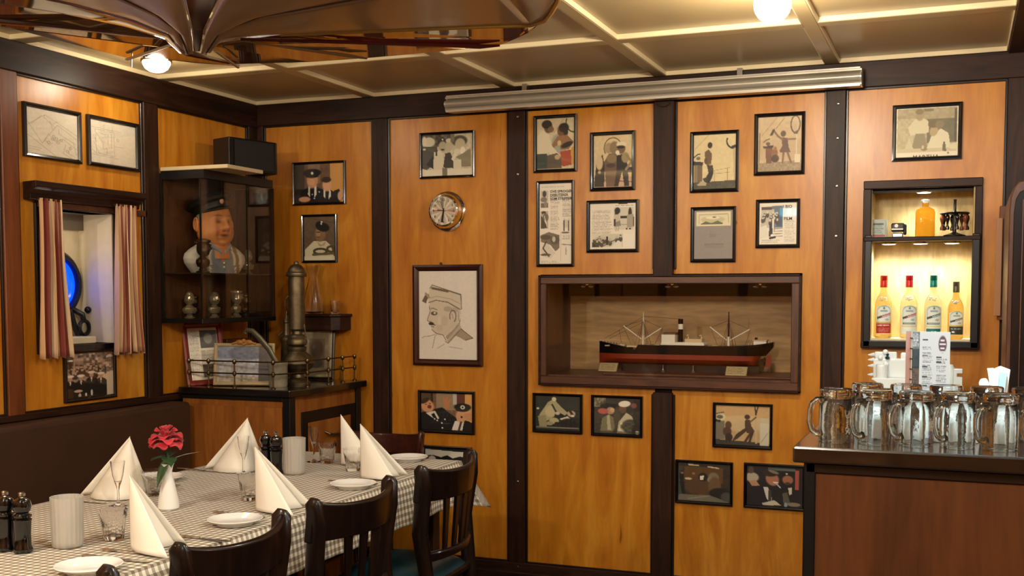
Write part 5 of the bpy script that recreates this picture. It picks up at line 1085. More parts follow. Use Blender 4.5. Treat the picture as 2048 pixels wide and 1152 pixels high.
for i, (x, y) in enumerate([(-2.442, 2.321), (-2.383, 2.323), (-2.548, 3.725), (-2.488, 3.705)]): place(ml if i == 0 else copy_tree(ml), x, y)
relabel('pepper_mill', ['black mill at the left edge of the photo', 'black mill touching the near frosted holder', 'left one of the two far black mills', 'right one of the two far black mills'], 'mill', 'black pepper and salt mills')
def candle0():
    t = thing('candle_holder', None, None)
    MB().lathe([(0, 0), (.036, 0), (.041, .006), (.042, .02), (.044, .130), (.0445, .142), (.0415, .142), (.040, .125), (.038, .012), (0, .010)], 80, star=.02, k=20).build('ribbed_glass', M['frost'], t, ang=70); return t
cn = candle0()
for i, (x, y) in enumerate([(-2.318, 2.42), (-2.425, 3.735)]): place(cn if i == 0 else copy_tree(cn), x, y)
relabel('candle_holder', ['ribbed frosted glass candle holder beside the near mills', 'ribbed frosted glass candle holder beside the far mills'], 'candle holder', 'frosted candle holders')
vs_ = thing('bud_vase', 'white waisted porcelain bud vase standing among the napkins', 'vase', (-2.418, 2.974, TS))
MB().lathe([(0, 0), (.032, 0), (.035, .004), (.033, .03), (.022, .08), (.014, .115), (.0135, .125), (.018, .145), (.021, .150), (.019, .150), (.012, .13), (.012, .115), (0, .11)], 36, (-2.418, 2.974, TS)).build('vase_body', M['white'], vs_)
ro = thing('artificial_rose', 'large red artificial rose with green leaves in the white vase', 'flower', (-2.418, 2.974, TS+.12))
RB = Vector((-2.418, 2.974, TS+.12)); RC = RB+Vector((-.006, .0, .105))
MB().tube([RB, RB+Vector((.002, 0, .05)), RC], .004, 8).build('stem', M['leaf'], ro)
for ring_, (n_, R_, H_, tilt, z_) in enumerate([(3, .004, .050, .30, .004), (4, .007, .050, .62, .002), (5, .010, .050, .92, .0), (6, .012, .052, 1.22, -.003), (6, .012, .050, 1.55, -.008)]):
    for i in range(n_):
        a0 = 2*PI*i/n_+ring_*.7+NR.rand()*.35; wv = NR.rand()*6; w_ = 2*PI/n_*.60+.10; hh_ = H_*(.9+.2*NR.rand())
        def fn(u, v):
            e_ = abs(2*u-1); q = v*(1-.16*e_**3); r = R_; z = z_; K_ = 8
            for s_ in range(K_):
                th = tilt-.55+(1.15+.5*(ring_ > 1))*q*(s_+.5)/K_+.18*math.sin(u*7+wv)*q; r += math.sin(th)*q*hh_/K_; z += math.cos(th)*q*hh_/K_
            a = a0+(u-.5)*2*w_*(1.0-.35*q); return tuple(RC+Vector((r*math.cos(a), r*math.sin(a), z)))
        m = MB(); m.grid(fn, 14, 10); m.build('petal', M['rose'] if ring_ < 3 or i % 3 else M['rosepink'], ro, solid=.0012, ang=180)
m = MB(); m.ball(RC+Vector((0, 0, .022)), .014, 12, 8, (1, 1, 1.4)); m.build('petal', M['rose'], ro)
for (a, L, dz, w_) in ((3.3, .062, .005, .028), (-.7, .06, .002, .030), (1.9, .05, .01, .022), (4.6, .05, -.016, .024)):
    def fn(u, v):
        d = Vector((math.cos(a), math.sin(a), 0)); s = Vector((-d.y, d.x, 0)); wd = w_*math.sin(PI*min(.999, v**.8))*(1+.06*math.sin(v*30)); 
        return tuple(RB+Vector((0, 0, .045))+d*L*v+s*(u-.5)*2*wd*.8+Vector((0, 0, dz*v*4-.03*v*v+.006*abs(u-.5)*2)))
    m = MB(); m.grid(fn, 7, 12); m.build('leaf', M['leaf'], ro, solid=.001, ang=180)
MB().tube([RB+Vector((.01, .0, .045)), RB+Vector((.045, .03, .058)), RB+Vector((.085, .055, .066))], [.003, .0035, .0006], 6, flat=.4).build('leaf_sprig', mat('pale_dry_green', '8A9078', .5), ro)

# cutlery: knife and fork pairs
def knife0():
    t = thing('table_knife', None, None)
    MB().prism([(0, -.007, .001), (.085, -.008, .001), (.10, -.004, .001), (.105, .003, .001), (.10, .006, .001), (0, .006, .001)], (0, 0, .0015)).build('blade', M['steel'], t, smooth=False)
    MB().tube([(-.002, 0, .004), (-.05, 0, .005), (-.10, 0, .005), (-.107, 0, .004)], [.004, .0055, .007, .004], 10, flat=.6).build('handle', M['steel'], t); return t
def fork0():
    t = thing('table_fork', None, None)
    MB().tube([(.055, 0, .006), (0, 0, .004), (-.05, 0, .004), (-.10, 0, .004)], [.003, .003, .005, .008], 10, flat=.45).build('handle', M['steel'], t)
    m = MB(); m.prism([(.05, -.004, .006), (.07, -.011, .003), (.075, -.011, .003), (.075, .011, .003), (.07, .011, .003), (.05, .004, .006)], (0, 0, .0015))
    for q in (-.0095, -.0032, .0032, .0095): m.tube([(.074, q, .004), (.09, q, .003), (.105, q, .005)], [.0018, .0016, .0007], 6)
    m.build('tines', M['steel'], t, smooth=False); return t
kn, fk = knife0(), fork0()
for i, (x, y, r) in enumerate([(-2.03, 2.633, 0), (-2.08, 2.345, .1), (-2.78, 2.966, .05), (-2.82, 3.66, .05), (-2.09, 3.99, .3)]):
    place(kn if i == 0 else copy_tree(kn), x, y, r)
relabel('table_knife', ['steel knife beside the nearest napkin, pointing to the chair', 'steel knife at the right of the nearest plate', 'steel knife left of the bench-side napkin by the rose', 'steel knife in front of the cabinet-side napkin', 'steel knife beside the far plate'], 'knife', 'knives laid on the checked cloth')
for i, (x, y, r) in enumerate([(-2.09, 2.30+.12, PI), (-2.13, 2.96, PI-.1), (-2.76, 3.32, .1), (-2.10, 3.63, PI)]):
    place(fk if i == 0 else copy_tree(fk), x, y, r)
relabel('table_fork', ['steel fork behind the nearest plate', 'steel fork behind the second plate', 'steel fork by the plate behind the rose', 'steel fork behind the third plate'], 'fork', 'forks laid on the checked cloth')
# ------------------------------------------------------------------ model ship in its wall case
SX0, SX1, SZ0, SZ1, SYB = -1.918, -.660, 1.018, 1.555, YB+.42
sc_ = thing('ship_case', 'long mahogany glass-fronted wall case around the model steamship', 'display case', (-1.29, YB, SZ0))
m = MB(); t_ = .05
def fr(name, b, mt): MB().box(*b).build(name, mt, sc_, smooth=False, bevel=.003)
fr('frame_rail', (SX0+.008, SX1-.008, YB-.026, YB+.03, SZ1-.042, SZ1-.008), M['mahog']); fr('frame_rail', (SX0+.008, SX1-.008, YB-.026, YB+.03, SZ0+.008, SZ0+.045), M['mahog'])
fr('frame_stile', (SX0+.008, SX0+.038, YB-.026, YB+.03, SZ0+.045, SZ1-.042), M['mahog_z']); fr('frame_stile', (SX1-.044, SX1-.008, YB-.026, YB+.03, SZ0+.045, SZ1-.042), M['mahog_z'])
m = MB()
m.box(SX0, SX1, YB-.034, YB, SZ1-.010, SZ1); m.box(SX0, SX1, YB-.034, YB, SZ0, SZ0+.010); m.box(SX0, SX0+.010, YB-.034, YB, SZ0, SZ1); m.box(SX1-.010, SX1, YB-.034, YB, SZ0, SZ1)
m.build('edge_moulding', M['dark_x'], sc_, smooth=False, bevel=.002)
MB().box(SX0, SX1, SYB, SYB+.01, SZ0, SZ1+.02).build('back_board', M['ply_back'], sc_, smooth=False)
MB().box(SX0, SX0+.012, YB, SYB, SZ0, SZ1).build('side_board', M['mahog_z'], sc_, smooth=False)
MB().box(SX1-.012, SX1, YB, SYB, SZ0, SZ1).build('side_board', M['mahog_z'], sc_, smooth=False)
MB().box(SX0, SX1, YB, SYB, SZ1-.008, SZ1+.004).build('top_board', M['dark_x'], sc_, smooth=False)
FZ = SZ0+.052
MB().box(SX0+.012, SX1-.012, SYB-.02, SYB, at(1400, 592, 1, SYB).z, SZ1-.008).build('pelmet_board', M['dark_x'], sc_, smooth=False)
MB().box(SX0, SX1, YB, SYB, SZ0, FZ).build('floor_board', M['mahog'], sc_, smooth=False)
MB().box(SX0+.3, SX1-.03, YB+.06, SYB-.03, FZ, FZ+.012).build('plinth_board', M['mahog'], sc_, smooth=False, bevel=.003)
MB().box(SX0+.03, SX1-.035, YB-.012, YB-.009, SZ0+.04, SZ1-.035).build('glass_pane', M['glasspane'], sc_, smooth=False)
for k, px in enumerate((1175, 1345, 1521)):
    p = at(px, 572, 1, YB+.10); sl = thing('case_spotlight', ['left', 'middle', 'right'][k]+' of the three small chrome spotlights under the case top', 'lamp', (p.x, YB+.10, SZ1-.012), group='spotlights in the ship case')
    m = MB(); m.lathe([(0, 0), (.030, 0), (.030, -.012), (.012, -.014), (.012, p.z+.004-SZ1+.010), (0, p.z+.004-SZ1+.010)], 20, (p.x, YB+.10, SZ1-.010)); m.build('mount', M['chrome'], sl)
    m = MB()
    for s in (-1, 1): m.ball((p.x+s*.020, YB+.085, p.z-.001), .011, 12, 8, (1.3, 1, .7))
    m.build('head', M['chrome'], sl)
# the ship
SY = YB+.23
def S(px, py): q = at(px, py, 1, SY); return q.x, q.z
ship = thing('model_steamship', 'model cargo steamship with black and red hull, one funnel and two masts', 'model ship', (-1.26, SY, FZ+.012))
xb, _ = S(1199, 700); xs_, _ = S(1548, 700); zW = S(1370, 708.5)[1]; zK = S(1370, 730.5)[1]; zD = S(1370, 691)[1]; zBow = S(1200, 681)[1]; zF = S(1262, 696)[1]
LS = xs_-xb; BW = .062
zStern = S(1545, 689)[1]
def half(t):      # half beam at t along the hull
    if t < .22: return BW*(math.sin(t/.22*PI/2)**.75)
    if t > .86: return BW*math.cos((t-.86)/.14*PI/2*.86)**.8
    return BW
def deck(t):
    if t < .195: return zBow+(zF+.006-zBow)*(t/.195)
    if t < .24: return zF-.004+.0*(t)
    return zD+(.006*(t-.5)**2)*8+(zStern-zD)*max(0, (t-.8)/.2)**2
def hull(z0f, z1f, name, mt, tmax=1.0):
    N_ = 60; R_ = 7; vs = []; fs = []
    for side in (-1, 1):
        for i in range(N_+1):
            t = i/N_*tmax
            for j in range(R_+1):
                q = j/R_; zb = z0f(t); zt = z1f(t); z = zb+(zt-zb)*q; full = (z-zK)/(zD-zK); hb = half(t)*(min(1, max(0.0, full*3.2))**.45)
                if t > .84: hb *= (1-((t-.84)/.16)**1.5*(1-min(1, max(0, (z-zW+.004)/(zD-zW))))*1.0)
                x = xb+LS*t+(0 if t > .1 else 0)
                if t > .9 and z < zD: x -= (zD-z)*.9*((t-.9)/.1)
                vs.append((x, SY+side*max(.0004, hb), z))
        off = 0 if side < 0 else (N_+1)*(R_+1)
        for i in range(N_):
            for j in range(R_): a = off+i*(R_+1)+j; fs.append((a, a+R_+1, a+R_+2, a+1))
    n2 = (N_+1)*(R_+1)
    for i in range(N_):
        for j in (0, R_): a = i*(R_+1)+j; fs.append((a, a+R_+1, a+R_+1+n2, a+n2))
    for i in (0, N_):
        for j in range(R_): a = i*(R_+1)+j; fs.append((a, a+1, a+1+n2, a+n2))
    m = MB(); m.add(vs, fs); return m.build(name, mt, ship)
hb_ = mat('hull_black_paint', '08090B', .2, spec=.3, coat=.15); hr_ = mat('hull_red_paint', '7C2A12', .3); wp = mat('ship_white_paint', 'DDD4C0', .4); buff = mat('ship_buff_paint', 'C8AE84', .45)
hull(lambda t: zW, deck, 'hull', hb_); hull(lambda t: zK, lambda t: zW, 'underwater_hull', hr_, .955)
MB().box(xb+LS*.18, xb+LS*.9, SY-.05, SY+.05, zD-.010, zD-.003).build('deck', buff, ship, smooth=False)
def shb(name, x0, x1, z0, z1, hw, mt): return MB().box(x0, x1, SY-hw, SY+hw, z0, z1).build(name, mt, ship, smooth=False, bevel=.001)
X = lambda px: S(px, 690)[0]; Z = lambda py: S(1370, py)[1]
shb('bridge_house', X(1326), X(1353), Z(687), Z(669), .035, wp); shb('bridge_top', X(1329), X(1354), Z(669), Z(665), .028, mat('bridge_brown', '5A3A22', .5)); shb('boat_deck', X(1326), X(1412), Z(690), Z(686), .045, wp); shb('engine_house', X(1372), X(1406), Z(684), Z(677), .03, buff)
shb('deckhouse', X(1354), X(1410), Z(687), Z(684), .038, wp); shb('stern_house', X(1509), X(1534), Z(690), Z(679), .03, wp); shb('stern_roof', X(1507), X(1536), Z(679), Z(677), .034, buff); shb('stern_hatch', X(1510), X(1515), Z(677), Z(673), .01, hb_)
for a in (1218, 1240, 1290, 1310, 1425, 1445, 1475): shb('deck_hatch', X(a), X(a+11), Z(694), Z(690), .02, buff)
def ycyl(name, px, z0, z1, r0, r1, mt, dy=0, n=14): return MB().lathe([(0, z0), (r0, z0), (r1, z1), (0, z1)], n, (X(px), SY+dy, 0)).build(name, mt, ship)
ycyl('funnel', 1361, Z(690), Z(659), .0125, .0120, hb_); ycyl('funnel_band', 1361, Z(658.5), Z(648), .0125, .0125, wp); ycyl('funnel_top', 1361, Z(648), Z(638), .0128, .0125, hb_)
for px in (1378.5, 1404.5):
    m = MB(); m.tube([(X(px), SY-.02, Z(686)), (X(px), SY-.02, Z(673)), (X(px)-.003, SY-.026, Z(670))], [.004, .004, .0065], 8); m.build('ventilator', buff, ship)
for i, (px, top) in enumerate(((1286.5, 624), (1457, 623))):
    MB().tube([(X(px), SY, Z(690)), (X(px), SY, Z(top+22)), (X(px), SY, Z(top))], [.0055, .004, .002], 8).build('mast', mat('mast_white', 'CFC4AC', .4) if i == 0 else M['dark'], ship)
    MB().tube([(X(px), SY, Z(690)), (X(px), SY, Z(672))], [.007, .006], 8).build('mast_base', wp, ship)
    for e_, (dx, py) in enumerate(((-38, 653), (38, 656)) if i == 0 else ((-36, 653), (43, 657))):
        MB().tube([(X(px+(3 if dx > 0 else -3)), SY-.01, Z(679)), (X(px+dx), SY-.015, Z(py))], .0028, 6).build('derrick_boom', wp, ship)
rig = MB(); thin = .0007
L3 = lambda a, b, dy0=0, dy1=0: rig.tube([(X(a[0]), SY+dy0, Z(a[1])), (X(b[0]), SY+dy1, Z(b[1]))], thin, 4)
for a, b in (((1286, 634), (1210, 679)), ((1286, 645), (1218, 680)), ((1286, 633), (1361, 638)), ((1286, 640), (1247, 655)), ((1286, 640), (1325, 657)), ((1457, 640), (1420, 655)), ((1457, 640), (1500, 658)), ((1238, 661), (1243, 688)), ((1247, 655), (1262, 690)), ((1325, 657), (1310, 688)), ((1421, 655), (1435, 690)), ((1500, 658), (1490, 690))): L3(a, b)
for mx in (1286, 1457):
    for dy in (-.04, .04):
        for d in (-12, -6, 6, 12): L3((mx, 640), (mx+d, 690), 0, dy)
rig.build('rigging', mat('rigging_brown', '3A2A1A', .6), ship, smooth=False)['kind'] = 'stuff'
rl = MB()
for px in range(1204, 1262, 6): rl.tube([(X(px), SY-.03, deck((X(px)-xb)/LS)-.001), (X(px), SY-.03, deck((X(px)-xb)/LS)+.010)], .0006, 4)
for px in range(1500, 1546, 5): rl.tube([(X(px), SY-.035, deck((X(px)-xb)/LS)-.001), (X(px), SY-.035, deck((X(px)-xb)/LS)+.010)], .0006, 4)
rl.build('railing', wp, ship, smooth=False)['kind'] = 'stuff'
m = MB(); px_ = X(1527); m.box(px_+.012, px_+.016, SY-.003, SY+.003, zK, zW)
MB().prism([(px_+.008, SY-.002, zK-.001), (px_+.036, SY-.002, zK+.002), (px_+.040, SY-.002, zW-.006), (px_+.034, SY-.002, zW+.004), (px_+.018, SY-.002, zW+.006)], (0, .004, 0)).build('rudder', hr_, ship, smooth=False)
m = MB()
for k in range(4): a = PI/4+k*PI/2; m.ball((px_+.006, SY+.016*math.cos(a), (zK+zW)/2+.016*math.sin(a)), .011, 8, 6, (.3, .8, .8))
m.ball((px_+.004, SY, (zK+zW)/2), .006, 8, 6); m.build('propeller', M['brass'], ship)
lettering('MARTHA', .010, mat('ship_name_cream', 'D8CCB0', .5), ship, (X(1214), SY-half(.07)-.002, Z(694.5)), (1, 0, 0), (0, 0, 1), .0001)
MB().box(X(1245), X(1520), SY-.012, SY+.012, FZ+.012, zK+.003).build('keel_block', M['dark_x'], ship, smooth=False)
for px in (1329.5, 1389.5):
    MB().lathe([(0, 0), (.010, 0), (.011, .004), (.005, .010), (.0035, .02), (.003, zK-FZ-.010), (0, zK-FZ-.010)], 12, (X(px), SY-.03, FZ+.012)).build('support_pin', M['crystal'], ship)
for k, (x0, x1, yy, lb) in enumerate(((1196, 1233, YB+.14, 'left brass name plate in the ship case'), (1450, 1493, YB+.08, 'right brass name plate in the ship case'))):
    a = at(x0, 748, 1, yy); b = at(x1, 748, 1, yy); pq = thing('name_plate', lb, 'plaque', ((a.x+b.x)/2, yy, FZ+.012))
    MB().prism([(a.x, yy, FZ+.012), (b.x, yy, FZ+.012), (b.x, yy+.03, FZ+.050), (a.x, yy+.03, FZ+.050)], (0, .004, .003)).build('plate', mat('plaque_brass', 'A08C5C', .4, .4), pq, smooth=False)
    A = Art(30, 24, 'A8946A').text(.08, .12, .92, .85, '5A4C30', 5)
    print_mesh('engraving', A, lambda u, v: Vector((a.x+(b.x-a.x)*(.04+.92*u), yy-.0008+.03*(1-v), FZ+.0125+.038*(1-v))), pq)

# ------------------------------------------------------------------ round chrome clock
ccx = at(897, 423, 1, YB).x; ccz = at(897, 423, 1, YB).z
ck = thing('wall_clock', 'round chrome ship’s clock hung between the pictures', 'clock', (ccx, YB, ccz))
RC_ = Matrix.Translation((ccx, YB, ccz)) @ Matrix.Rotation(PI/2, 4, 'X')
MB().lathe([(0, 0), (.098, 0), (.100, .006), (.099, .016), (.095, .018), (.088, .020), (.086, .050), (.080, .062), (.072, .064), (.070, .056), (0, .056)], 64, M=RC_).build('case', M['chrome'], ck)
A = Art(72, 72, 'C4B49A')
for k in range(24): 
    a0 = k*15; A.p([(.5, .5), (.5+.7*math.cos(math.radians(a0)), .5+.7*math.sin(math.radians(a0))), (.5+.7*math.cos(math.radians(a0+15)), .5+.7*math.sin(math.radians(a0+15)))], ('E4D8C0', 'BBAA90', 'D6C8AE', 'A69880')[k % 4], .7)
A.p([(.5, .5), (.05, .44), (.05, .52)], 'B06A54', .8).p([(.5, .5), (.95, .48), (.95, .58)], 'B06A54', .8).p([(.5, .5), (.34, .05), (.50, .03)], '6E6450', .7)
def dial(u, v): 
    x = (u-.5)*2; y = (v-.5)*2; r = math.hypot(x, y); k = .0705/max(1, r/.98) if r > .98 else .0705
    return Vector((ccx+x*k, YB-.0572, ccz-y*k))
print_mesh('dial', A, dial, ck)
for h_ in range(1, 13):
    a = PI/2-h_*PI/6; lettering(str(h_), .016, INK, ck, (ccx+.055*math.cos(a), YB-.0585, ccz+.055*math.sin(a)-.006), (1, 0, 0), (0, 0, 1), .0003, name='numeral', align='CENTER')
def hand(a, L, w_, mt): 
    d = Vector((math.sin(a), 0, math.cos(a))); s = Vector((d.z, 0, -d.x)); o_ = Vector((ccx, YB-.0595, ccz)); MB().prism([o_-d*.012-s*w_*.5, o_+d*L-s*w_, o_+d*L+s*w_, o_-d*.012+s*w_*.5], (0, -.001, 0)).build('clock_hand', mt, ck, smooth=False)
hand(math.radians(188), .058, .006, M['black']); hand(math.radians(278), .034, .003, mat('clock_red_brown', '6A3020', .4)); hand(math.radians(-20), .05, .0012, M['black'])

# ------------------------------------------------------------------ projection screen housing
p0 = at(899, 196, 1, 5.06); p1 = at(1722, 136, 1, 5.06); q1 = at(1722, 179, 1, 5.06); q0 = at(899, 226, 1, 5.06)
ps = thing('projection_screen_housing', 'long rolled-up aluminium projection screen housing along the ceiling beam', 'screen', ((p0.x+p1.x)/2, 5.06, (p0.z+q0.z)/2))
za, zb = p0.z, q0.z; x0, x1 = p0.x, p1.x; zc = (za+zb)/2; hh_ = (za-zb)/2*1.0
prof = [(5.115, zb+.004), (5.03, zb), (5.022, zb+.004), (5.022, zb+.010), (5.018, zb+.016)]+[(5.058-.052*math.cos(a), zc+(hh_-.014)*math.sin(a)/.94) for a in np.linspace(-1.22, 1.22, 19)]+[(5.022, za-.010), (5.022, za-.003), (5.03, za), (5.115, za-.002)]
n = len(prof); m = MB(); m.add([(x0, y, z) for y, z in prof]+[(x1, y, z) for y, z in prof], [(i, (i+1) % n, n+(i+1) % n, n+i) for i in range(n)]); m.build('tube_housing', M['alu'], ps, ang=30)
for s, xx in ((-1, x0), (1, x1)): MB().prism([(xx, y, z) for y, z in prof], (s*.006, 0, 0)).build('end_cap', M['aluedge'], ps, smooth=False)
MB().box(x0, x1, 5.016, 5.026, zb-.003, zb+.005).build('edge_lip', M['aluedge'], ps, smooth=False); MB().box(x0, x1, 5.018, 5.028, za-.002, za+.004).build('edge_lip', M['aluedge'], ps, smooth=False)
for px in (1050, 1480): a = at(px, 150, 1, 5.08); MB().box(a.x-.012, a.x+.012, 5.07, 5.11, za-.004, ZC-.001).build('bracket', M['steel'], ps, smooth=False)
a = at(1328, 205, 1, YB-.03); m = MB(); m.tube([(a.x+.035*math.cos(t), YB-.045, zb+.004+.030*math.sin(t)) for t in np.linspace(PI, 2*PI, 14)], .0018, 6); m.build('cord_loop', M['dark'], ps)
# ------------------------------------------------------------------ lit alcove
AX0, AX1, AZ0, AZ1 = -.402, .083, 1.226, 1.958; SHZ = 1.712; AYB = YB+.20
al = thing('lit_alcove', 'dark-framed two-level wall alcove lit by small round lamps', 'alcove', (-.16, YB, AZ0))
ip = wood('alcove_plywood', 'B89A5C', 'C9AC6C', 'D8BE82', grain=(4, 4, 1), scale=3, rough=.5)
MB().box(AX0, AX1, AYB, AYB+.01, AZ0, AZ1).build('back_board', ip, al, smooth=False)
for x in (AX0+.026, AX1-.036): MB().box(x, x+.01, YB, AYB, AZ0, AZ1).build('side_board', ip, al, smooth=False)
MB().box(AX0, AX1, YB-.02, YB+.02, AZ1-.036, AZ1).build('frame_rail', M['dark_x'], al, smooth=False, bevel=.003)
MB().box(AX0, AX1, YB-.034, YB+.02, AZ0, AZ0+.030).build('frame_rail', M['dark_x'], al, smooth=False, bevel=.005, seg=2)
MB().box(AX0, AX0+.034, YB-.02, YB+.02, AZ0, AZ1-.036).build('frame_stile', M['dark'], al, smooth=False, bevel=.003); MB().box(AX1-.030, AX1, YB-.02, YB+.02, AZ0, AZ1-.036).build('frame_stile', M['dark'], al, smooth=False, bevel=.003)
m = MB()
for b in ((AX0+.010, AX0+.040, AZ0+.004, SHZ+.01), (AX1-.038, AX1-.006, AZ0+.004, SHZ+.01), (AX0+.010, AX1-.006, AZ0+.006, AZ0+.036)): m.box(b[0], b[1], YB-.036, YB-.018, b[2], b[3])
m.build('lower_frame', M['black'], al, smooth=False, bevel=.004, seg=2)
MB().box(AX0+.006, AX1-.004, YB-.040, AYB, SHZ-.018, SHZ).build('shelf_board', M['dark_x'], al, smooth=False, bevel=.003)
MB().box(AX0+.03, AX1-.03, YB+.02, AYB, AZ1-.041, AZ1-.030).build('top_board', mat('alcove_top', 'A08C64', .5), al, smooth=False)
LFZ = AZ0+.042
MB().box(AX0+.03, AX1-.03, YB-.02, AYB, AZ0, LFZ).build('floor_board', M['cream'], al, smooth=False)
def puck(x, z, lb, g):
    t = thing('puck_light', lb, 'lamp', (x, YB+.075, z), group=g)
    MB().lathe([(0, 0), (.036, 0), (.036, -.007), (.030, -.010), (.030, -.004), (0, -.004)], 28, (x, YB+.075, z)).build('housing', M['steel'], t)
    MB().lathe([(0, -.0045), (.028, -.0045), (.026, -.009), (0, -.0105)], 24, (x, YB+.075, z)).build('led_disc', M['led'], t)
    lamp('led_light', 'SPOT', (x, YB+.085, z-.014), 6.0, (.96, .98, 1), .012, spot=math.radians(150), blend=.8)
puck(-.155, AZ1-.042, 'round lamp above the amber bottle in the alcove', None)
for k, px in enumerate((1778, 1841, 1904)): puck(at(px, 486, 1, YB+.075).x, SHZ-.019, ['left', 'middle', 'right'][k]+' of the three round lamps above the bottles', 'lamps above the bottles')
# bottles
def label_art(kind):
    A = Art(34, 46, 'E4EAE4'); band = {'p': 'A04034', 'o': 'A03A44', 'k': '0E6464', 'm': '1C2C34'}[kind]; low = {'p': 'A8281C', 'o': 'D6E6E0', 'k': '0A6A66', 'm': '2C302C'}[kind]
    h1 = .52 if kind in 'pm' else .66
    A.ring(.5, .12, .40, .10, .02, '88B4AC', 180, 360).l([(.10, .12), (.10, h1)], .012, '88B4AC').l([(.90, .12), (.90, h1)], .012, '88B4AC').e(.5, .08, .06, .03, '5E8A88').r(.3, .14, .7, .17, '8AA8A4')
    A.p([(.08, .36), (.92, .19), (.92, .28), (.08, .45)], band).p([(.08, .36), (.35, .305), (.33, .40), (.08, .45)], '3C4A44' if kind != 'o' else '3A4642').l([(.42, .345), (.86, .255)], .014, 'F4F0EA').e(.68, .46, .12, .04, 'A8B8B0').r(.15, .49, .5, .50, 'B8C4BE')
    if kind in 'ok': A.r(.12, .565, .85, .625, '24584E').l([(.18, .595), (.8, .595)], .010, 'C8D8D0').r(0, .68, 1, .74, 'D8CFA0').r(.06, .78, .94, .97, low)
    else: A.r(0, .54, 1, .60, 'C8AE68').r(.02, .60, .96, .98, low)
    if kind == 'p': A.text(.12, .66, .88, .74, 'F0D8D0', 1, .9, .1).text(.12, .78, .88, .94, 'D08878', 4, .8)
    if kind == 'm': A.text(.15, .70, .85, .76, 'C8CCC8', 1, .8, .1).e(.3, .86, .10, .03, 'E8ECE8')
    return A
lq = {'p': 'F0E0A0', 'o': 'F2ECCC', 'k': 'F0ECD2', 'm': 'E8CC84'}
def bottle(x, kind, cap, lb, s=1.0, y=YB+.065):
    t = thing('aquavit_bottle', lb, 'bottle', (x, y, LFZ), group='bottles in the lit alcove')
    g = mat('bottle_glass_'+kind, lq[kind], .02, trans=.85, ior=1.25, spec=.6)
    R_ = .037*s
    MB().lathe([(0, .004), (.030*s, 0), (R_, .006), (R_, .148*s), (R_*.92, .165*s), (R_*.70, .183*s), (.0165*s, .200*s), (.0145*s, .212*s), (.0140*s, .236*s), (0, .237*s)], 32, (x, y, LFZ)).build('glass_body', g, t)
    MB().lathe([(0, .278*s), (.0155*s, .278*s), (.0158*s, .258*s), (.0150*s, .256*s), (.0158*s, .254*s), (.0158*s, .226*s), (0, .226*s)], 24, (x, y, LFZ)).build('cap', mat('cap_'+kind, cap, .25, .3), t)
    z0, z1 = .022*s, (.136 if kind != 'm' else .126)*s
    def fn(u, v):
        a = -PI/2+(u-.5)*2.0+.15; arch = (1-((u-.5)*2)**2)*.010*s if v < .2 else 0
        return Vector((x+(R_+.0006)*math.cos(a), y+(R_+.0006)*math.sin(a), LFZ+z1-(z1-z0)*v+arch*(1-v/.2)))
    print_mesh('label_paper', label_art(kind), fn, t)
    if kind in 'ko':
        dd = Vector((math.sin(.15), 0, 0))
        lettering('KLAR' if kind == 'k' else 'ORIGINAL', .0085 if kind == 'k' else .006, M['white'] if kind == 'k' else INK2, t, (x+.006, y-R_-.0016, LFZ+.030), (1, 0, 0), (0, 0, 1), .0001, align='CENTER')
    m = MB()
    for k in range(9): m.ball((x+NR.uniform(-.016, .016)*s, y-R_*.72, LFZ+NR.uniform(.168, .186)*s), .004, 6, 4)
    m.build('embossed_seal', mat('seal_glint_'+kind, 'E8F0F4', .1, .3), t)
for px, kd, cp_, lb, s in ((1767, 'p', 'A82018', 'bottle with red cap and red lower label at the left', 1.0), (1818, 'o', 'B82026', 'bottle with red cap and all-white label, second from the left', 1.0), (1866.5, 'k', '006A60', 'bottle with green cap and teal lower label', 1.0), (1912, 'm', '4A4432', 'shorter bottle with dark cap and black lower label', .90)):
    bottle(at(px, 600, 1, YB+.065).x, kd, cp_, lb, s)
# upper shelf things
UY = YB+.06
a = at(1754, 455, 1, UY); A = Art(44, 40, 'A8B4AC').text(.12, .12, .92, .9, '5A6A68', 7, .7).r(.0, .88, 1, 1, 'A04A54').r(.30, .16, .9, .24, '4A5A58')
ac = thing('acrylic_sign', 'small clear upright sign block with grey text', 'sign', (a.x, UY, SHZ))
MB().box(a.x-.044, a.x+.044, UY, UY+.012, SHZ+.001, SHZ+.083).build('clear_block', mat('pale_acrylic', 'C8D0C4', .1, trans=.5), ac, smooth=False, bevel=.002)
print_mesh('text_sheet', A, lambda u, v: Vector((a.x-.036+.07*u, UY-.001, SHZ+.075-.068*v)), ac)
a = at(1797, 455, 1, UY); st = thing('date_stamp', 'small black self-inking stamp on the alcove shelf', 'stamp', (a.x, UY, SHZ))
MB().box(a.x-.026, a.x+.020, UY-.015, UY+.02, SHZ+.001, SHZ+.022).build('grey_foot', M['steel'], st, smooth=False, bevel=.004)
MB().box(a.x-.030, a.x+.026, UY-.018, UY+.022, SHZ+.026, SHZ+.064).box(a.x+.020, a.x+.034, UY-.012, UY+.018, SHZ+.012, SHZ+.060).build('black_housing', M['black'], st, smooth=False, bevel=.008, seg=3)
MB().box(a.x-.028, a.x+.020, UY-.0195, UY-.017, SHZ+.034, SHZ+.040).build('white_stripe', M['white'], st, smooth=False)
a_ = a.x-.008; MB().lathe([(0, 0), (.008, 0), (.008, .002), (0, .002)], 16, M=Matrix.Translation((a_, UY-.018, SHZ+.052)) @ Matrix.Rotation(PI/2, 4, 'X')).build('round_mark', M['white'], st)
a = at(1850, 455, 1, UY); am = thing('amber_flask', 'square amber-filled apothecary bottle with glass stopper', 'bottle', (a.x, UY, SHZ))
def sq(u, v, W_, D__, pr_): 
    return None
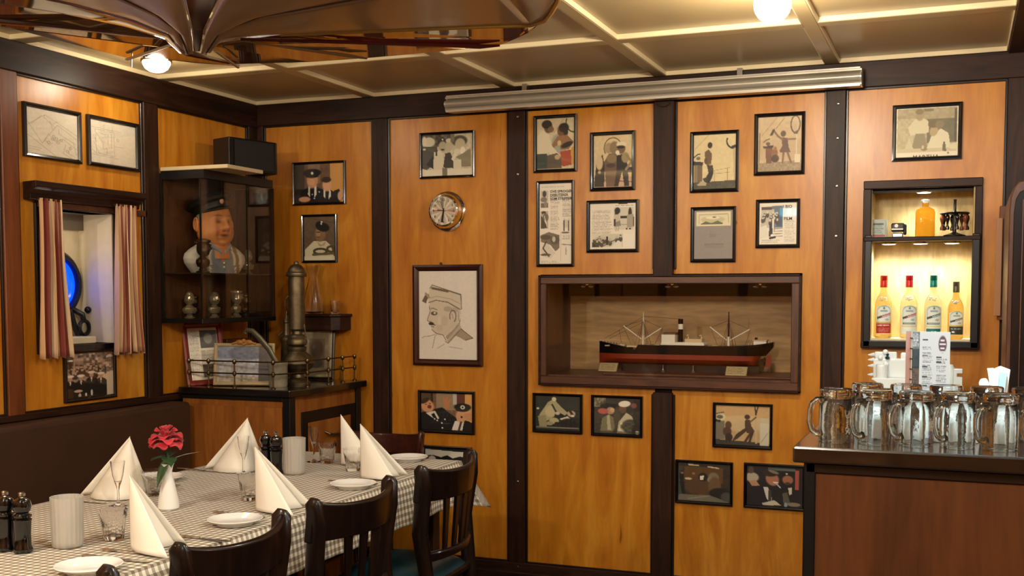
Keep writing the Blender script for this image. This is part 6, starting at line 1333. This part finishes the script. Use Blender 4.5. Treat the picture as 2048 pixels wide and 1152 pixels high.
def flask(pr_, name, mt):
    m = MB(); vs = []; K_ = 32; fs = []
    for (w_, z) in pr_:
        for i in range(K_):
            t = 2*PI*i/K_; c_, s_ = math.cos(t), math.sin(t); e_ = .5
            vs.append((a.x+w_*abs(c_)**e_*(1 if c_ > 0 else -1), UY+.6*w_*abs(s_)**e_*(1 if s_ > 0 else -1), SHZ+.001+z))
    for j in range(len(pr_)-1):
        for i in range(K_): fs.append((j*K_+i, j*K_+(i+1) % K_, (j+1)*K_+(i+1) % K_, (j+1)*K_+i))
    fs += [tuple(range(K_-1, -1, -1)), tuple(range((len(pr_)-1)*K_, len(pr_)*K_))]
    m.add(vs, fs); return m.build(name, mt, am)
flask([(.038, 0), (.041, .006), (.041, .108), (.036, .120), (.022, .128), (.0135, .132), (.0135, .150)], 'glass_body', mat('amber_liquid_glass', 'F2B83C', .04, trans=.75, ior=1.15))
flask([(.012, .146), (.012, .152), (.020, .154), (.020, .160), (.008, .164)], 'stopper', mat('clear_stopper', 'E8E8DC', .05, trans=.7))
a = at(1909, 455, 1, UY+.02); cr = thing('stamp_rack', 'dark rack of small turned stamps hanging around a central post', 'rack', (a.x, UY+.02, SHZ))
MB().lathe([(0, 0), (.045, 0), (.046, .008), (.02, .016), (.008, .022), (.006, .10), (.010, .105), (.006, .112), (.006, .158), (.008, .162), (0, .164)], 20, (a.x, UY+.02, SHZ)).build('post', M['black'], cr)
MB().lathe([(0, .098), (.058, .098), (.062, .102), (.058, .106), (0, .106)], 24, (a.x, UY+.02, SHZ)).build('ring_plate', M['black'], cr)
for k in range(8):
    t = 2*PI*k/8+.2; c_ = (a.x+.052*math.cos(t), UY+.02+.045*math.sin(t), SHZ)
    MB().lathe([(0, .030), (.008, .030), (.009, .040), (.004, .050), (.005, .062), (.010, .078), (.009, .09), (.004, .096), (.003, .104), (0, .104)], 12, c_).build('turned_stamp', [M['mill'], mat('stamp_wood', '7A3A22', .3)][k % 3 == 1], cr)

# ------------------------------------------------------------------ bar
BZ_ = 1.05
br = thing('bar_counter', 'brown panelled bar counter with a dark wooden top', 'bar counter', (.4, 4.0, 0))
BX0, BY0 = -.385, 3.135
MB().box(BX0, 1.6, BY0, YB-.04, .01, BZ_-.045).build('body', M['dark'], br, smooth=False)
MB().box(BX0+.028, 1.6, BY0-.008, BY0, .10, BZ_-.075).build('front_panel', M['bar'], br, smooth=False)
MB().box(BX0-.004, BX0+.028, BY0-.014, BY0+.03, .0, BZ_-.04).build('corner_post', M['black'], br, smooth=False, bevel=.003)
MB().box(BX0, 1.6, BY0-.014, BY0, BZ_-.075, BZ_-.045).build('under_moulding', M['moulding'], br, smooth=False, bevel=.004)
MB().box(BX0-.032, 1.6, BY0-.035, YB-.04, BZ_-.045, BZ_).build('bar_top', M['bartop'], br, smooth=False, bevel=.006, seg=2)
# mugs upside down
def mug0():
    t = thing('glass_beer_mug', None, None)
    MB().lathe([(.0385, 0), (.0400, .001), (.0405, .004), (.0415, .045), (.0410, .095), (.0395, .122), (.0380, .130), (.0395, .134), (.0395, .146), (.037, .150), (.025, .1475), (0, .1465), (0, .125), (.030, .122), (.0355, .112), (.0365, .08), (.0370, .045), (.0370, .004), (.0380, .0005), (.0385, 0)], 40, star=.018, k=10).build('glass_body', M['mugglass'], t)
    h = [(-.036, 0, .118), (-.052, 0, .120), (-.066, 0, .108), (-.072, 0, .085), (-.072, 0, .058), (-.066, 0, .036), (-.054, 0, .024), (-.040, 0, .026)]
    MB().tube(h, [.0085, .0075, .0065, .006, .006, .0065, .008, .009], 12, flat=1.2).build('handle', M['mugglass'], t); return t
mg = mug0()
fx = [(-.318, 3.25), (-.211, 3.24), (-.104, 3.245), (.003, 3.25), (.110, 3.24), (.217, 3.25)]
bkx = [(-.250, 3.47), (-.140, 3.47), (-.030, 3.475), (.080, 3.47), (.190, 3.475)]
mugs = []
for i, (x, y) in enumerate(fx+bkx):
    o = mg if i == 0 else copy_tree(mg); o.location = (x, y, BZ_+.0005); o.rotation_euler = (0, 0, (-.12, .1, -.05, .12, 0, .1)[i % 6]+.72); o.scale = (1.14, 1.14, 1.0); mugs.append(o)
for o, l in zip(mugs, ['upturned beer mug at the left end of the front row', 'second upturned beer mug of the front row', 'third upturned beer mug of the front row', 'fourth upturned beer mug of the front row', 'fifth upturned beer mug of the front row', 'upturned beer mug at the right edge, front row',
        'leftmost beer mug of the second row', 'second beer mug of the second row', 'third beer mug of the second row', 'fourth beer mug of the second row', 'rightmost beer mug of the second row']): tag(o, l, 'beer mug', 'upturned beer mugs on the bar')
dl = thing('bar_downlight', 'small round cool-white downlight over the bar', 'lamp', (.05, 3.55, ZC))
MB().lathe([(0, 0), (.05, 0), (.055, -.012), (.045, -.016), (.040, -.008), (0, -.008)], 24, (.05, 3.55, ZC)).build('housing', M['steel'], dl); MB().lathe([(0, -.0085), (.039, -.0085), (.036, -.013), (0, -.014)], 24, (.05, 3.55, ZC)).build('led_disc', M['led'], dl)
lamp('bar_light', 'SPOT', (.05, 3.55, ZC-.03), 170, (.62, .88, 1), .05, spot=math.radians(80), blend=.6)
sl_ = thing('added_strip_light', 'unseen cool-white strip light added in front of the bar for glints in the mugs', 'lamp', (.25, 2.0, 2.38))  # added out of view to give the mugs long cool highlights
for x_ in (-.25, .85): MB().tube([(x_, 2.0, 2.37), (x_, 2.0, ZC)], .006, 6).build('hanger', M['steel'], sl_)
MB().box(-.35, .95, 1.97, 2.03, 2.358, 2.39).build('housing', M['steel'], sl_, smooth=False); MB().box(-.33, .93, 1.98, 2.02, 2.350, 2.358).build('diffuser', mat('strip_diffuser', 'FFFFFF', .4, emis=110, ecol='DCF2FF'), sl_, smooth=False)
# white cups seen through the mugs
def cup0():
    t = thing('porcelain_cup', None, None)
    MB().lathe([(.030, 0), (.032, .001), (.031, .012), (.026, .045), (.022, .052), (.020, .055), (.0, .054), (0, .048), (.022, .044), (.029, .004), (.030, 0)], 28).build('cup_body', M['white'], t); return t
cu0 = cup0(); cps = []
for i, (x, y, w_) in enumerate([(-.215, 3.355, 'leftmost'), (-.130, 3.36, 'second from the left'), (-.050, 3.355, 'middle one'), (.035, 3.36, 'second from the right'), (.125, 3.355, 'rightmost')]):
    o = cu0 if i == 0 else copy_tree(cu0); o.location = (x, y, BZ_+.0005); o.scale = (.82, .82, 1.2); tag(o, 'upturned white porcelain cup behind the front beer mugs, '+w_, 'cup', 'white cups behind the beer mugs')
# menu
mz = BZ_+.0005; my = 3.66
a = at(1812, 663, 1, my); b = at(1901, 668, 1, my); xm0 = a.x; xm3 = b.x; zt2 = a.z
x1_, x2_ = at(1825, 663, 1, my).x, at(1840, 663, 1, my).x
me_ = thing('menu_card', 'tall spiral-bound menu with grey text columns standing on the bar', 'menu', ((xm0+xm3)/2, my, mz))
MB().box(xm0, x1_, my+.010, my+.014, mz, zt2).build('pink_cover', mat('menu_pink_cover', 'B48A80', .5), me_, smooth=False)
MB().box(x1_-.002, xm3, my, my+.004, mz, zt2).build('card', M['paper'], me_, smooth=False)
A = Art(20, 110, '6E7274'); A.r(0, 0, 1, .18, '70787C').r(0, .18, 1, .36, '2C3A40').r(0, .38, 1, 1, '5A4C46').mottle(.15, 4).text(.1, .03, .9, .16, 'D8DCE0', 8, .8).r(.0, .36, 1, .38, '20282C').text(.1, .42, .8, .6, '2A2828', 7, .5)
print_mesh('picture_page', A, lambda u, v: Vector((x1_+(x2_-x1_)*u, my-.001, mz+.001+(zt2-mz-.001)*(1-v))), me_)
A = Art(80, 140, 'C4C8CA'); A.text(.10, .16, .44, .90, '6A7074', 40, .75).text(.56, .28, .90, .90, '6A7074', 34, .75)
for y in (.08, .24, .36, .46, .55, .64, .78): A.r(.10, y, .28, y+.012, '2E3438')
for y in (.26, .31, .50, .60, .75): A.r(.55, y, .72, y+.010, '2E3438')
A.e(.75, .13, .13, .085, '54404A').l([(.69, .09), (.80, .09)], .014, 'D8D0D4').l([(.66, .13), (.84, .13)], .014, 'D8D0D4').l([(.69, .17), (.80, .17)], .014, 'D8D0D4')
for y in (.20, .33, .43, .52, .72): A.r(.05, y, .95, y+.012, 'C4C8CA')
print_mesh('text_page', A, lambda u, v: Vector((x2_+(xm3-x2_)*u, my-.001, mz+.001+(zt2-mz-.001)*(1-v))), me_)
for k in range(7):
    zz = zt2-.02-k*.032; m = MB(); m.tube([(x1_+.004*math.cos(t)-.002, my+.004+.008*math.sin(t), zz) for t in np.linspace(0, 2*PI, 12)], .0016, 5); m.build('binding_ring', M['black'], me_)
# tray with white ceramic boat-shaped holder
ty = 4.86; tc = at(1835, 787, 1, ty); tcx = tc.x
tr = thing('oval_tray', 'dark oval tray under the white ceramic holder on the bar', 'tray', (tcx, ty, BZ_))
MB().lathe([(0, .004), (.16, .002), (.215, .010), (.222, .016), (.218, .018), (.20, .012), (0, .010)], 48, M=Matrix.Translation((tcx, ty, BZ_)) @ Matrix.Diagonal((1, .55, 1, 1))).build('dish', mat('dark_metal_tray', '20201E', .2, .6), tr)
wh_ = thing('white_ceramic_holder', 'white glazed ceramic condiment holder with knobs and pegs on the tray', 'holder', (tcx-.12, ty, BZ_+.016))
Zt = BZ_+.016; X1 = lambda px: at(px, 740, 1, ty-.03).x; Z1 = lambda py: at(1790, py, 1, ty-.03).z
M['white'] = mat('cool_lit_white_glaze', 'DDE6E8', .2, coat=.4)  # bluish cast of the cool bar light put into the white glaze
def wb_(b, nm='block', bev=.006): return MB().box(*b).build(nm, M['white'], wh_, bevel=bev, seg=3)
wb_((X1(1746), X1(1840), ty-.03, ty+.05, Z1(756), Z1(718)), 'back_block'); wb_((X1(1747), X1(1792), ty+.0, ty+.04, Z1(725), Z1(705)), 'upper_block'); wb_((X1(1800), X1(1840), ty+.0, ty+.04, Z1(725), Z1(706)), 'upper_block')
m = MB(); m.prism([(X1(1743), ty-.08, Z1(758)), (X1(1748), ty-.085, Z1(755)), (X1(1848), ty-.085, Z1(755)), (X1(1848), ty-.085, Z1(776)), (X1(1770), ty-.085, Z1(776)), (X1(1762), ty-.085, Z1(772)), (X1(1754), ty-.085, Z1(764))], (0, .13, 0)); m.build('boat_front', M['white'], wh_, bevel=.005, seg=3)
m = MB()
for py in (710, 720, 732, 750): MB().tube([(X1(1748), ty-.02, Z1(py)), (X1(1741), ty-.02, Z1(py+1)), (X1(1735), ty-.02, Z1(py+1))], [.008, .006, .002], 8).build('peg', M['white'], wh_)
for (px, py, r) in ((1770, 705, .012), (1772, 729, .012), (1760, 716, .010)): MB().ball((X1(px), ty-.032, Z1(py)), r, 14, 10, (1, .8, 1)).build('knob', M['white'], wh_)
MB().lathe([(0, 0), (.022, 0), (.024, .05), (.022, .056), (.018, .056), (.018, .01), (0, .01)], 20, (X1(1764), ty-.05, Z1(756))).build('cup', M['white'], wh_)
MB().lathe([(0, 0), (.008, 0), (.010, .006), (.004, .012), (.007, .02), (0, .026)], 12, (X1(1774.5), ty-.035, Z1(718))).build('dark_figure', mat('dark_green_figure', '1C3434', .3), wh_)
# white letter-shaped bracket right of the menu
ex = at(1907, 770, 1, 4.80).x; ew = thing('white_e_shaped_holder', 'white E-shaped ceramic holder right of the menu', 'holder', (ex, 4.80, BZ_)); Z2 = lambda py: at(1910, py, 1, 4.80).z; X2 = lambda px: at(px, 760, 1, 4.80).x
z0_ = BZ_+.018
MB().prism([(X2(p), 4.80, max(z0_, Z2(q))) for p, q in ((1907, 738), (1925, 738), (1925, 747), (1914, 747), (1914, 754), (1925, 754), (1925, 772), (1907, 772))], (0, .05, 0)).build('bracket', M['white'], ew, smooth=False, bevel=.003, seg=2)
MB().lathe([(0, 0), (.016, 0), (.018, .10), (.012, .112), (0, .114)], 20, (X2(1899), 4.83, z0_)).build('round_pot', M['white'], ew)
# napkins/leaflets at the right
lx = at(1990, 780, 1, 4.15).x; ly = 4.15; Zl = lambda py: at(1990, py, 1, ly).z; Xl = lambda px: at(px, 770, 1, ly).x
lf = thing('paper_napkin_bundle', 'bundle of white and pale blue folded papers standing at the right of the bar', 'papers', (lx, ly, BZ_))
for k, (pts, mt) in enumerate([([(1988, 808), (1985, 740), (2000, 733), (2020, 740), (2012, 808)], 'paper'), ([(1994, 808), (1998, 742), (2014, 745), (2006, 808)], 'bluep'), ([(1986, 806), (1973, 737), (1986, 736), (1992, 790)], 'paper')]):
    mm = M['paper'] if mt == 'paper' else mat('pale_blue_paper', 'A8C8E4', .6)
    MB().prism([(Xl(p), ly-.02*k, max(BZ_+.001, Zl(q))) for p, q in pts], (0, .014, .002)).build('folded_paper', mm, lf, smooth=False, bevel=.001)
md = thing('paper_roll', 'rounded white paper wad leaning beside the folded papers', 'papers', (Xl(1968), ly-.05, BZ_))
m = MB(); m.prism([(Xl(p), ly-.05, max(BZ_+.001, Zl(q))) for p, q in ((1962, 806), (1957, 765), (1960, 757), (1972, 755), (1978, 765), (1984, 812))], (0, .03, 0)); m.build('wad', M['white'], md, smooth=False, bevel=.006, seg=3)
# cupboard edge at the far right
cpb = thing('tall_cupboard', 'tall dark cupboard with a rounded top corner at the right edge', 'cupboard', (.55, 4.5, 1.05))
cy = 4.45; Xc = lambda px: at(px, 600, 1, cy).x; Zc = lambda py: at(2030, py, 1, cy).z
out = [(2014, 800), (2014, 420), (2016, 395), (2022, 375), (2032, 363), (2050, 360)]
pts = [(Xc(p), cy, max(BZ_+.001, Zc(q))) for p, q in out]+[(1.1, cy, Zc(360)), (1.1, cy, BZ_+.001)]
MB().prism(pts, (0, .45, 0)).build('side', M['mahog_z'], cpb, smooth=False, bevel=.004)
pts = [(Xc(p), cy-.012, max(BZ_+.002, Zc(q))) for p, q in [(2023, 800), (2023, 425), (2026, 400), (2034, 384), (2050, 378)]]+[(1.08, cy-.012, Zc(378)), (1.08, cy-.012, BZ_+.002)]
MB().prism(pts, (0, .012, 0)).build('front', M['chair'], cpb, smooth=False, bevel=.002)
MB().box(Xc(2040), Xc(2042), cy-.018, cy-.012, BZ_+.02, Zc(400)).build('edge_bead', M['mahog_z'], cpb, smooth=False)
bxx = thing('red_board', 'upright red-brown board fixed to the wall behind the cupboard', 'board', (.16, 5.05, 1.6))
a = at(2000, 412, 1, 5.06); b = at(2020, 640, 1, 5.06); MB().box(a.x, b.x, 5.06, 5.12, b.z, a.z).build('panel', M['redpost'], bxx, smooth=False, bevel=.002)
a = at(1993, 436, 1, 5.04); b = at(2001, 632, 1, 5.04); MB().box(a.x, b.x, 5.04, 5.075, b.z, a.z).build('edge_strip', mat('worn_wood_strip', 'A87850', .4), bxx, smooth=False, bevel=.002)

# ------------------------------------------------------------------ boat hull hung under the ceiling
bt = thing('hanging_boat', 'large lacquered wooden boat hull hung upside under the ceiling, cream and mahogany', 'hanging boat', (-2.2, 3.4, 2.4))
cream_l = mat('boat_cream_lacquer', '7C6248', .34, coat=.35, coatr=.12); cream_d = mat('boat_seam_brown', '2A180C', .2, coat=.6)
maho = mat('boat_mahogany_lacquer', '6A2C14', .06, coat=1, coatr=.02, spec=.8); mirr = mat('boat_mirror_lacquer', 'A88A66', .05, .8); keel = mat('boat_keel_dark_red', '3A0E0C', .12, coat=1); gold = mat('boat_gilt_edge', '9A7434', .25, .4); prple = mat('boat_dark_plum_batten', '2E1614', .2, coat=.6)
def U(px, py, z): return at(px, py, 2, z)
def slab(name, pts, mt, th=.012, bevel=0): return MB().prism([U(*p) for p in pts], (0, 0, th)).build(name, mt, bt, smooth=False, bevel=bevel)
def surf(name, rowA, rowB, mt, bulge=.0, th=.008):
    "ruled, slightly bellied shell between two edge lines"
    A_ = [U(*p) for p in rowA]; B_ = [U(*p) for p in rowB]
    def pick(L, u): k = u*(len(L)-1); i = min(int(k), len(L)-2); f = k-i; return L[i].lerp(L[i+1], f)
    def fn(u, v): p = pick(A_, u).lerp(pick(B_, u), v); return (p.x, p.y, p.z-bulge*math.sin(PI*v)*math.sin(PI*min(1, u*1.2)))
    m = MB(); m.grid(fn, 40, 14); return m.build(name, mt, bt, solid=th, ang=180)
# keel / stem: wedge running toward the camera and up
MB().prism([U(387, 104, 2.28), U(401, 104, 2.28), U(408, 60, 2.30), U(436, 0, 2.33), U(480, -80, 2.36), U(330, -80, 2.36), U(368, 0, 2.33), U(382, 60, 2.30)], (0, 0, .03)).build('keel', keel, bt, smooth=False, bevel=.006, seg=3)
hubp = [(364, 104, 2.285), (386, 108, 2.28), (402, 108, 2.28), (418, 100, 2.285)]
# left side planks
e0 = [(386, 106, 2.282), (380, 60, 2.30), (366, 0, 2.33), (328, -80, 2.36)]
e1 = [(376, 105, 2.283), (358, 62, 2.305), (312, 28, 2.33), (245, -2, 2.35), (120, -60, 2.37)]
e2 = [(366, 104, 2.285), (338, 66, 2.315), (262, 36, 2.35), (140, 4, 2.385), (-120, -50, 2.41)]
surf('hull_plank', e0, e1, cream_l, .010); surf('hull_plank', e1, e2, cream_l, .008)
e3 = [(362, 103, 2.292), (330, 74, 2.325), (250, 50, 2.36), (120, 22, 2.39), (-140, -18, 2.415)]
surf('gunwale', e2, e3, keel, .004, .014)
# right side planks
r0 = [(402, 106, 2.282), (412, 60, 2.30), (438, 0, 2.33), (482, -80, 2.36)]
r1 = [(412, 104, 2.283), (440, 62, 2.31), (520, 32, 2.335), (700, 0, 2.36), (980, -50, 2.38)]
r2 = [(422, 98, 2.288), (450, 72, 2.32), (560, 66, 2.36), (760, 58, 2.385), (960, 50, 2.40), (1062, 47, 2.405)]
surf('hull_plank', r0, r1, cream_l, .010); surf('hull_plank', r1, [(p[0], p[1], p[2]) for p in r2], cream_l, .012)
surf('hull_plank', [(980, -50, 2.38), (1020, -45, 2.385), (1118, -40, 2.39)], [(1062, 47, 2.405), (1085, 36, 2.403), (1108, 2, 2.400)], cream_l, .004)
for line in (e1, r1): 
    MB().tube([U(p[0], p[1], p[2]-.004) for p in line], .005, 6).build('plank_seam', cream_d, bt)
rim = [(560, 67, 2.36), (760, 60, 2.385), (960, 52, 2.40), (1062, 49, 2.405), (1090, 40, 2.404), (1104, 22, 2.402), (1116, 0, 2.40), (1122, -40, 2.39)]
MB().tube([U(*p) for p in rim], .010, 8).build('gilt_rim', gold, bt)
for s in ([(366, 104, 2.283), (352, 84, 2.30), (318, 62, 2.33)], [(375, 106, 2.282), (366, 84, 2.295), (342, 60, 2.32)], [(410, 106, 2.282), (420, 84, 2.295), (446, 68, 2.33)], [(418, 102, 2.284), (434, 84, 2.30), (480, 72, 2.345)]):
    MB().tube([U(*p) for p in s], [.008, .006, .003], 8).build('stem_rib', cream_l, bt)
slab('deck_panel', [(-60, -12, 2.42), (-60, 44, 2.42), (0, 52, 2.42), (345, 96, 2.36), (362, 100, 2.33), (330, 76, 2.37), (200, 40, 2.42)], mirr, .008)
slab('deck_panel', [(-60, 44, 2.425), (20, 56, 2.425), (262, 118, 2.40), (345, 98, 2.37), (310, 80, 2.40)], mirr, .008)
MB().tube([U(-60, 30, 2.42), U(0, 41, 2.415), U(180, 60, 2.395), U(330, 78, 2.345)], [.020, .020, .016, .006], 8, flat=.5).build('batten', prple, bt)
slab('stern_board', [(286, 114, 2.385), (338, 92, 2.36), (372, 112, 2.33), (480, 133, 2.40), (390, 126, 2.40)], maho, .008)
slab('deck_panel', [(420, 92, 2.36), (470, 128, 2.41), (620, 124, 2.425), (735, 116, 2.43), (870, 104, 2.43), (930, 98, 2.43), (720, 84, 2.41), (520, 80, 2.38)], mirr, .008)
slab('side_panel', [(560, 70, 2.40), (760, 63, 2.415), (960, 55, 2.425), (1060, 52, 2.43), (1078, 48, 2.432), (1060, 64, 2.432), (1030, 78, 2.432), (1000, 90, 2.43), (960, 93, 2.43), (480, 80, 2.385)], maho, .008)
MB().tube([U(480, 78, 2.37), (U(760, 86, 2.41)), U(960, 93, 2.42), U(1000, 91, 2.422)], [.005, .008, .009, .004], 8).build('lower_rim', keel, bt)
MB().tube([U(254, 119, 2.385), U(342, 90, 2.34)], [.008, .007], 8, flat=.6).build('strut', mat('boat_beige_strut', 'A08860', .4), bt)
MB().tube([U(263, 118, 2.385), U(263, 134, 2.385)], [.003, .0025], 6).build('tassel', M['lath'], bt)
MB().tube([U(430, 101, 2.33), U(476, 135, 2.385)], [.007, .007], 8, flat=.6).build('strut', bpy.data.materials['boat_beige_strut'], bt)
MB().tube([U(478, 81, 2.37), U(600, 98, 2.395), U(700, 112, 2.41), U(733, 117, 2.41)], [.004, .011, .013, .007], 10, flat=.5).build('blade_strut', mat('boat_blade_brown', '5E4A30', .3, coat=.3), bt)
m = MB(); 
for (x, y) in ((-1.6, 3.3), (-2.6, 3.2)): m.tube([(x, y, 2.40), (x, y, ZC)], .006, 8)
m.build('hanging_rod', M['steel'], bt)
# ------------------------------------------------------------------ lit exit sign on the wall behind the camera (it mirrors in the glass of the film page)
a = at(1580, 419, 1, YB); kx = (2*YB-YF)/YB; ex_, ez_ = a.x*kx, EYE+(a.z-EYE)*kx-.03
xs_g = thing('exit_sign', 'small lit cyan exit sign with a white arrow and figure on the rear wall', 'sign', (ex_, YF+.02, ez_))
MB().box(ex_-.105, ex_+.105, YF+.002, YF+.03, ez_-.055, ez_+.055).build('housing', M['white'], xs_g, smooth=False, bevel=.004)
MB().box(ex_-.098, ex_+.098, YF+.03, YF+.034, ez_-.048, ez_+.048).build('lit_face', mat('exit_cyan', '00C0D0', .4, emis=11, ecol='00A8D0'), xs_g, smooth=False)
wm_ = mat('exit_white', 'FFFFFF', .4, emis=16, ecol='B8FFFF')
MB().prism([(ex_-.01, YF+.034, ez_+.03), (ex_+.01, YF+.034, ez_+.03), (ex_+.01, YF+.034, ez_-.005), (ex_+.03, YF+.034, ez_-.005), (ex_, YF+.034, ez_-.035), (ex_-.03, YF+.034, ez_-.005), (ex_-.01, YF+.034, ez_-.005)], (0, .001, 0)).build('arrow', wm_, xs_g, smooth=False)
MB().tube([(ex_+.065, YF+.035, ez_+.015), (ex_+.06, YF+.035, ez_-.01), (ex_+.075, YF+.035, ez_-.035)], .006, 6).tube([(ex_+.06, YF+.035, ez_-.008), (ex_+.045, YF+.035, ez_-.035)], .005, 6).ball((ex_+.066, YF+.035, ez_+.028), .009, 10, 6).build('figure', wm_, xs_g)
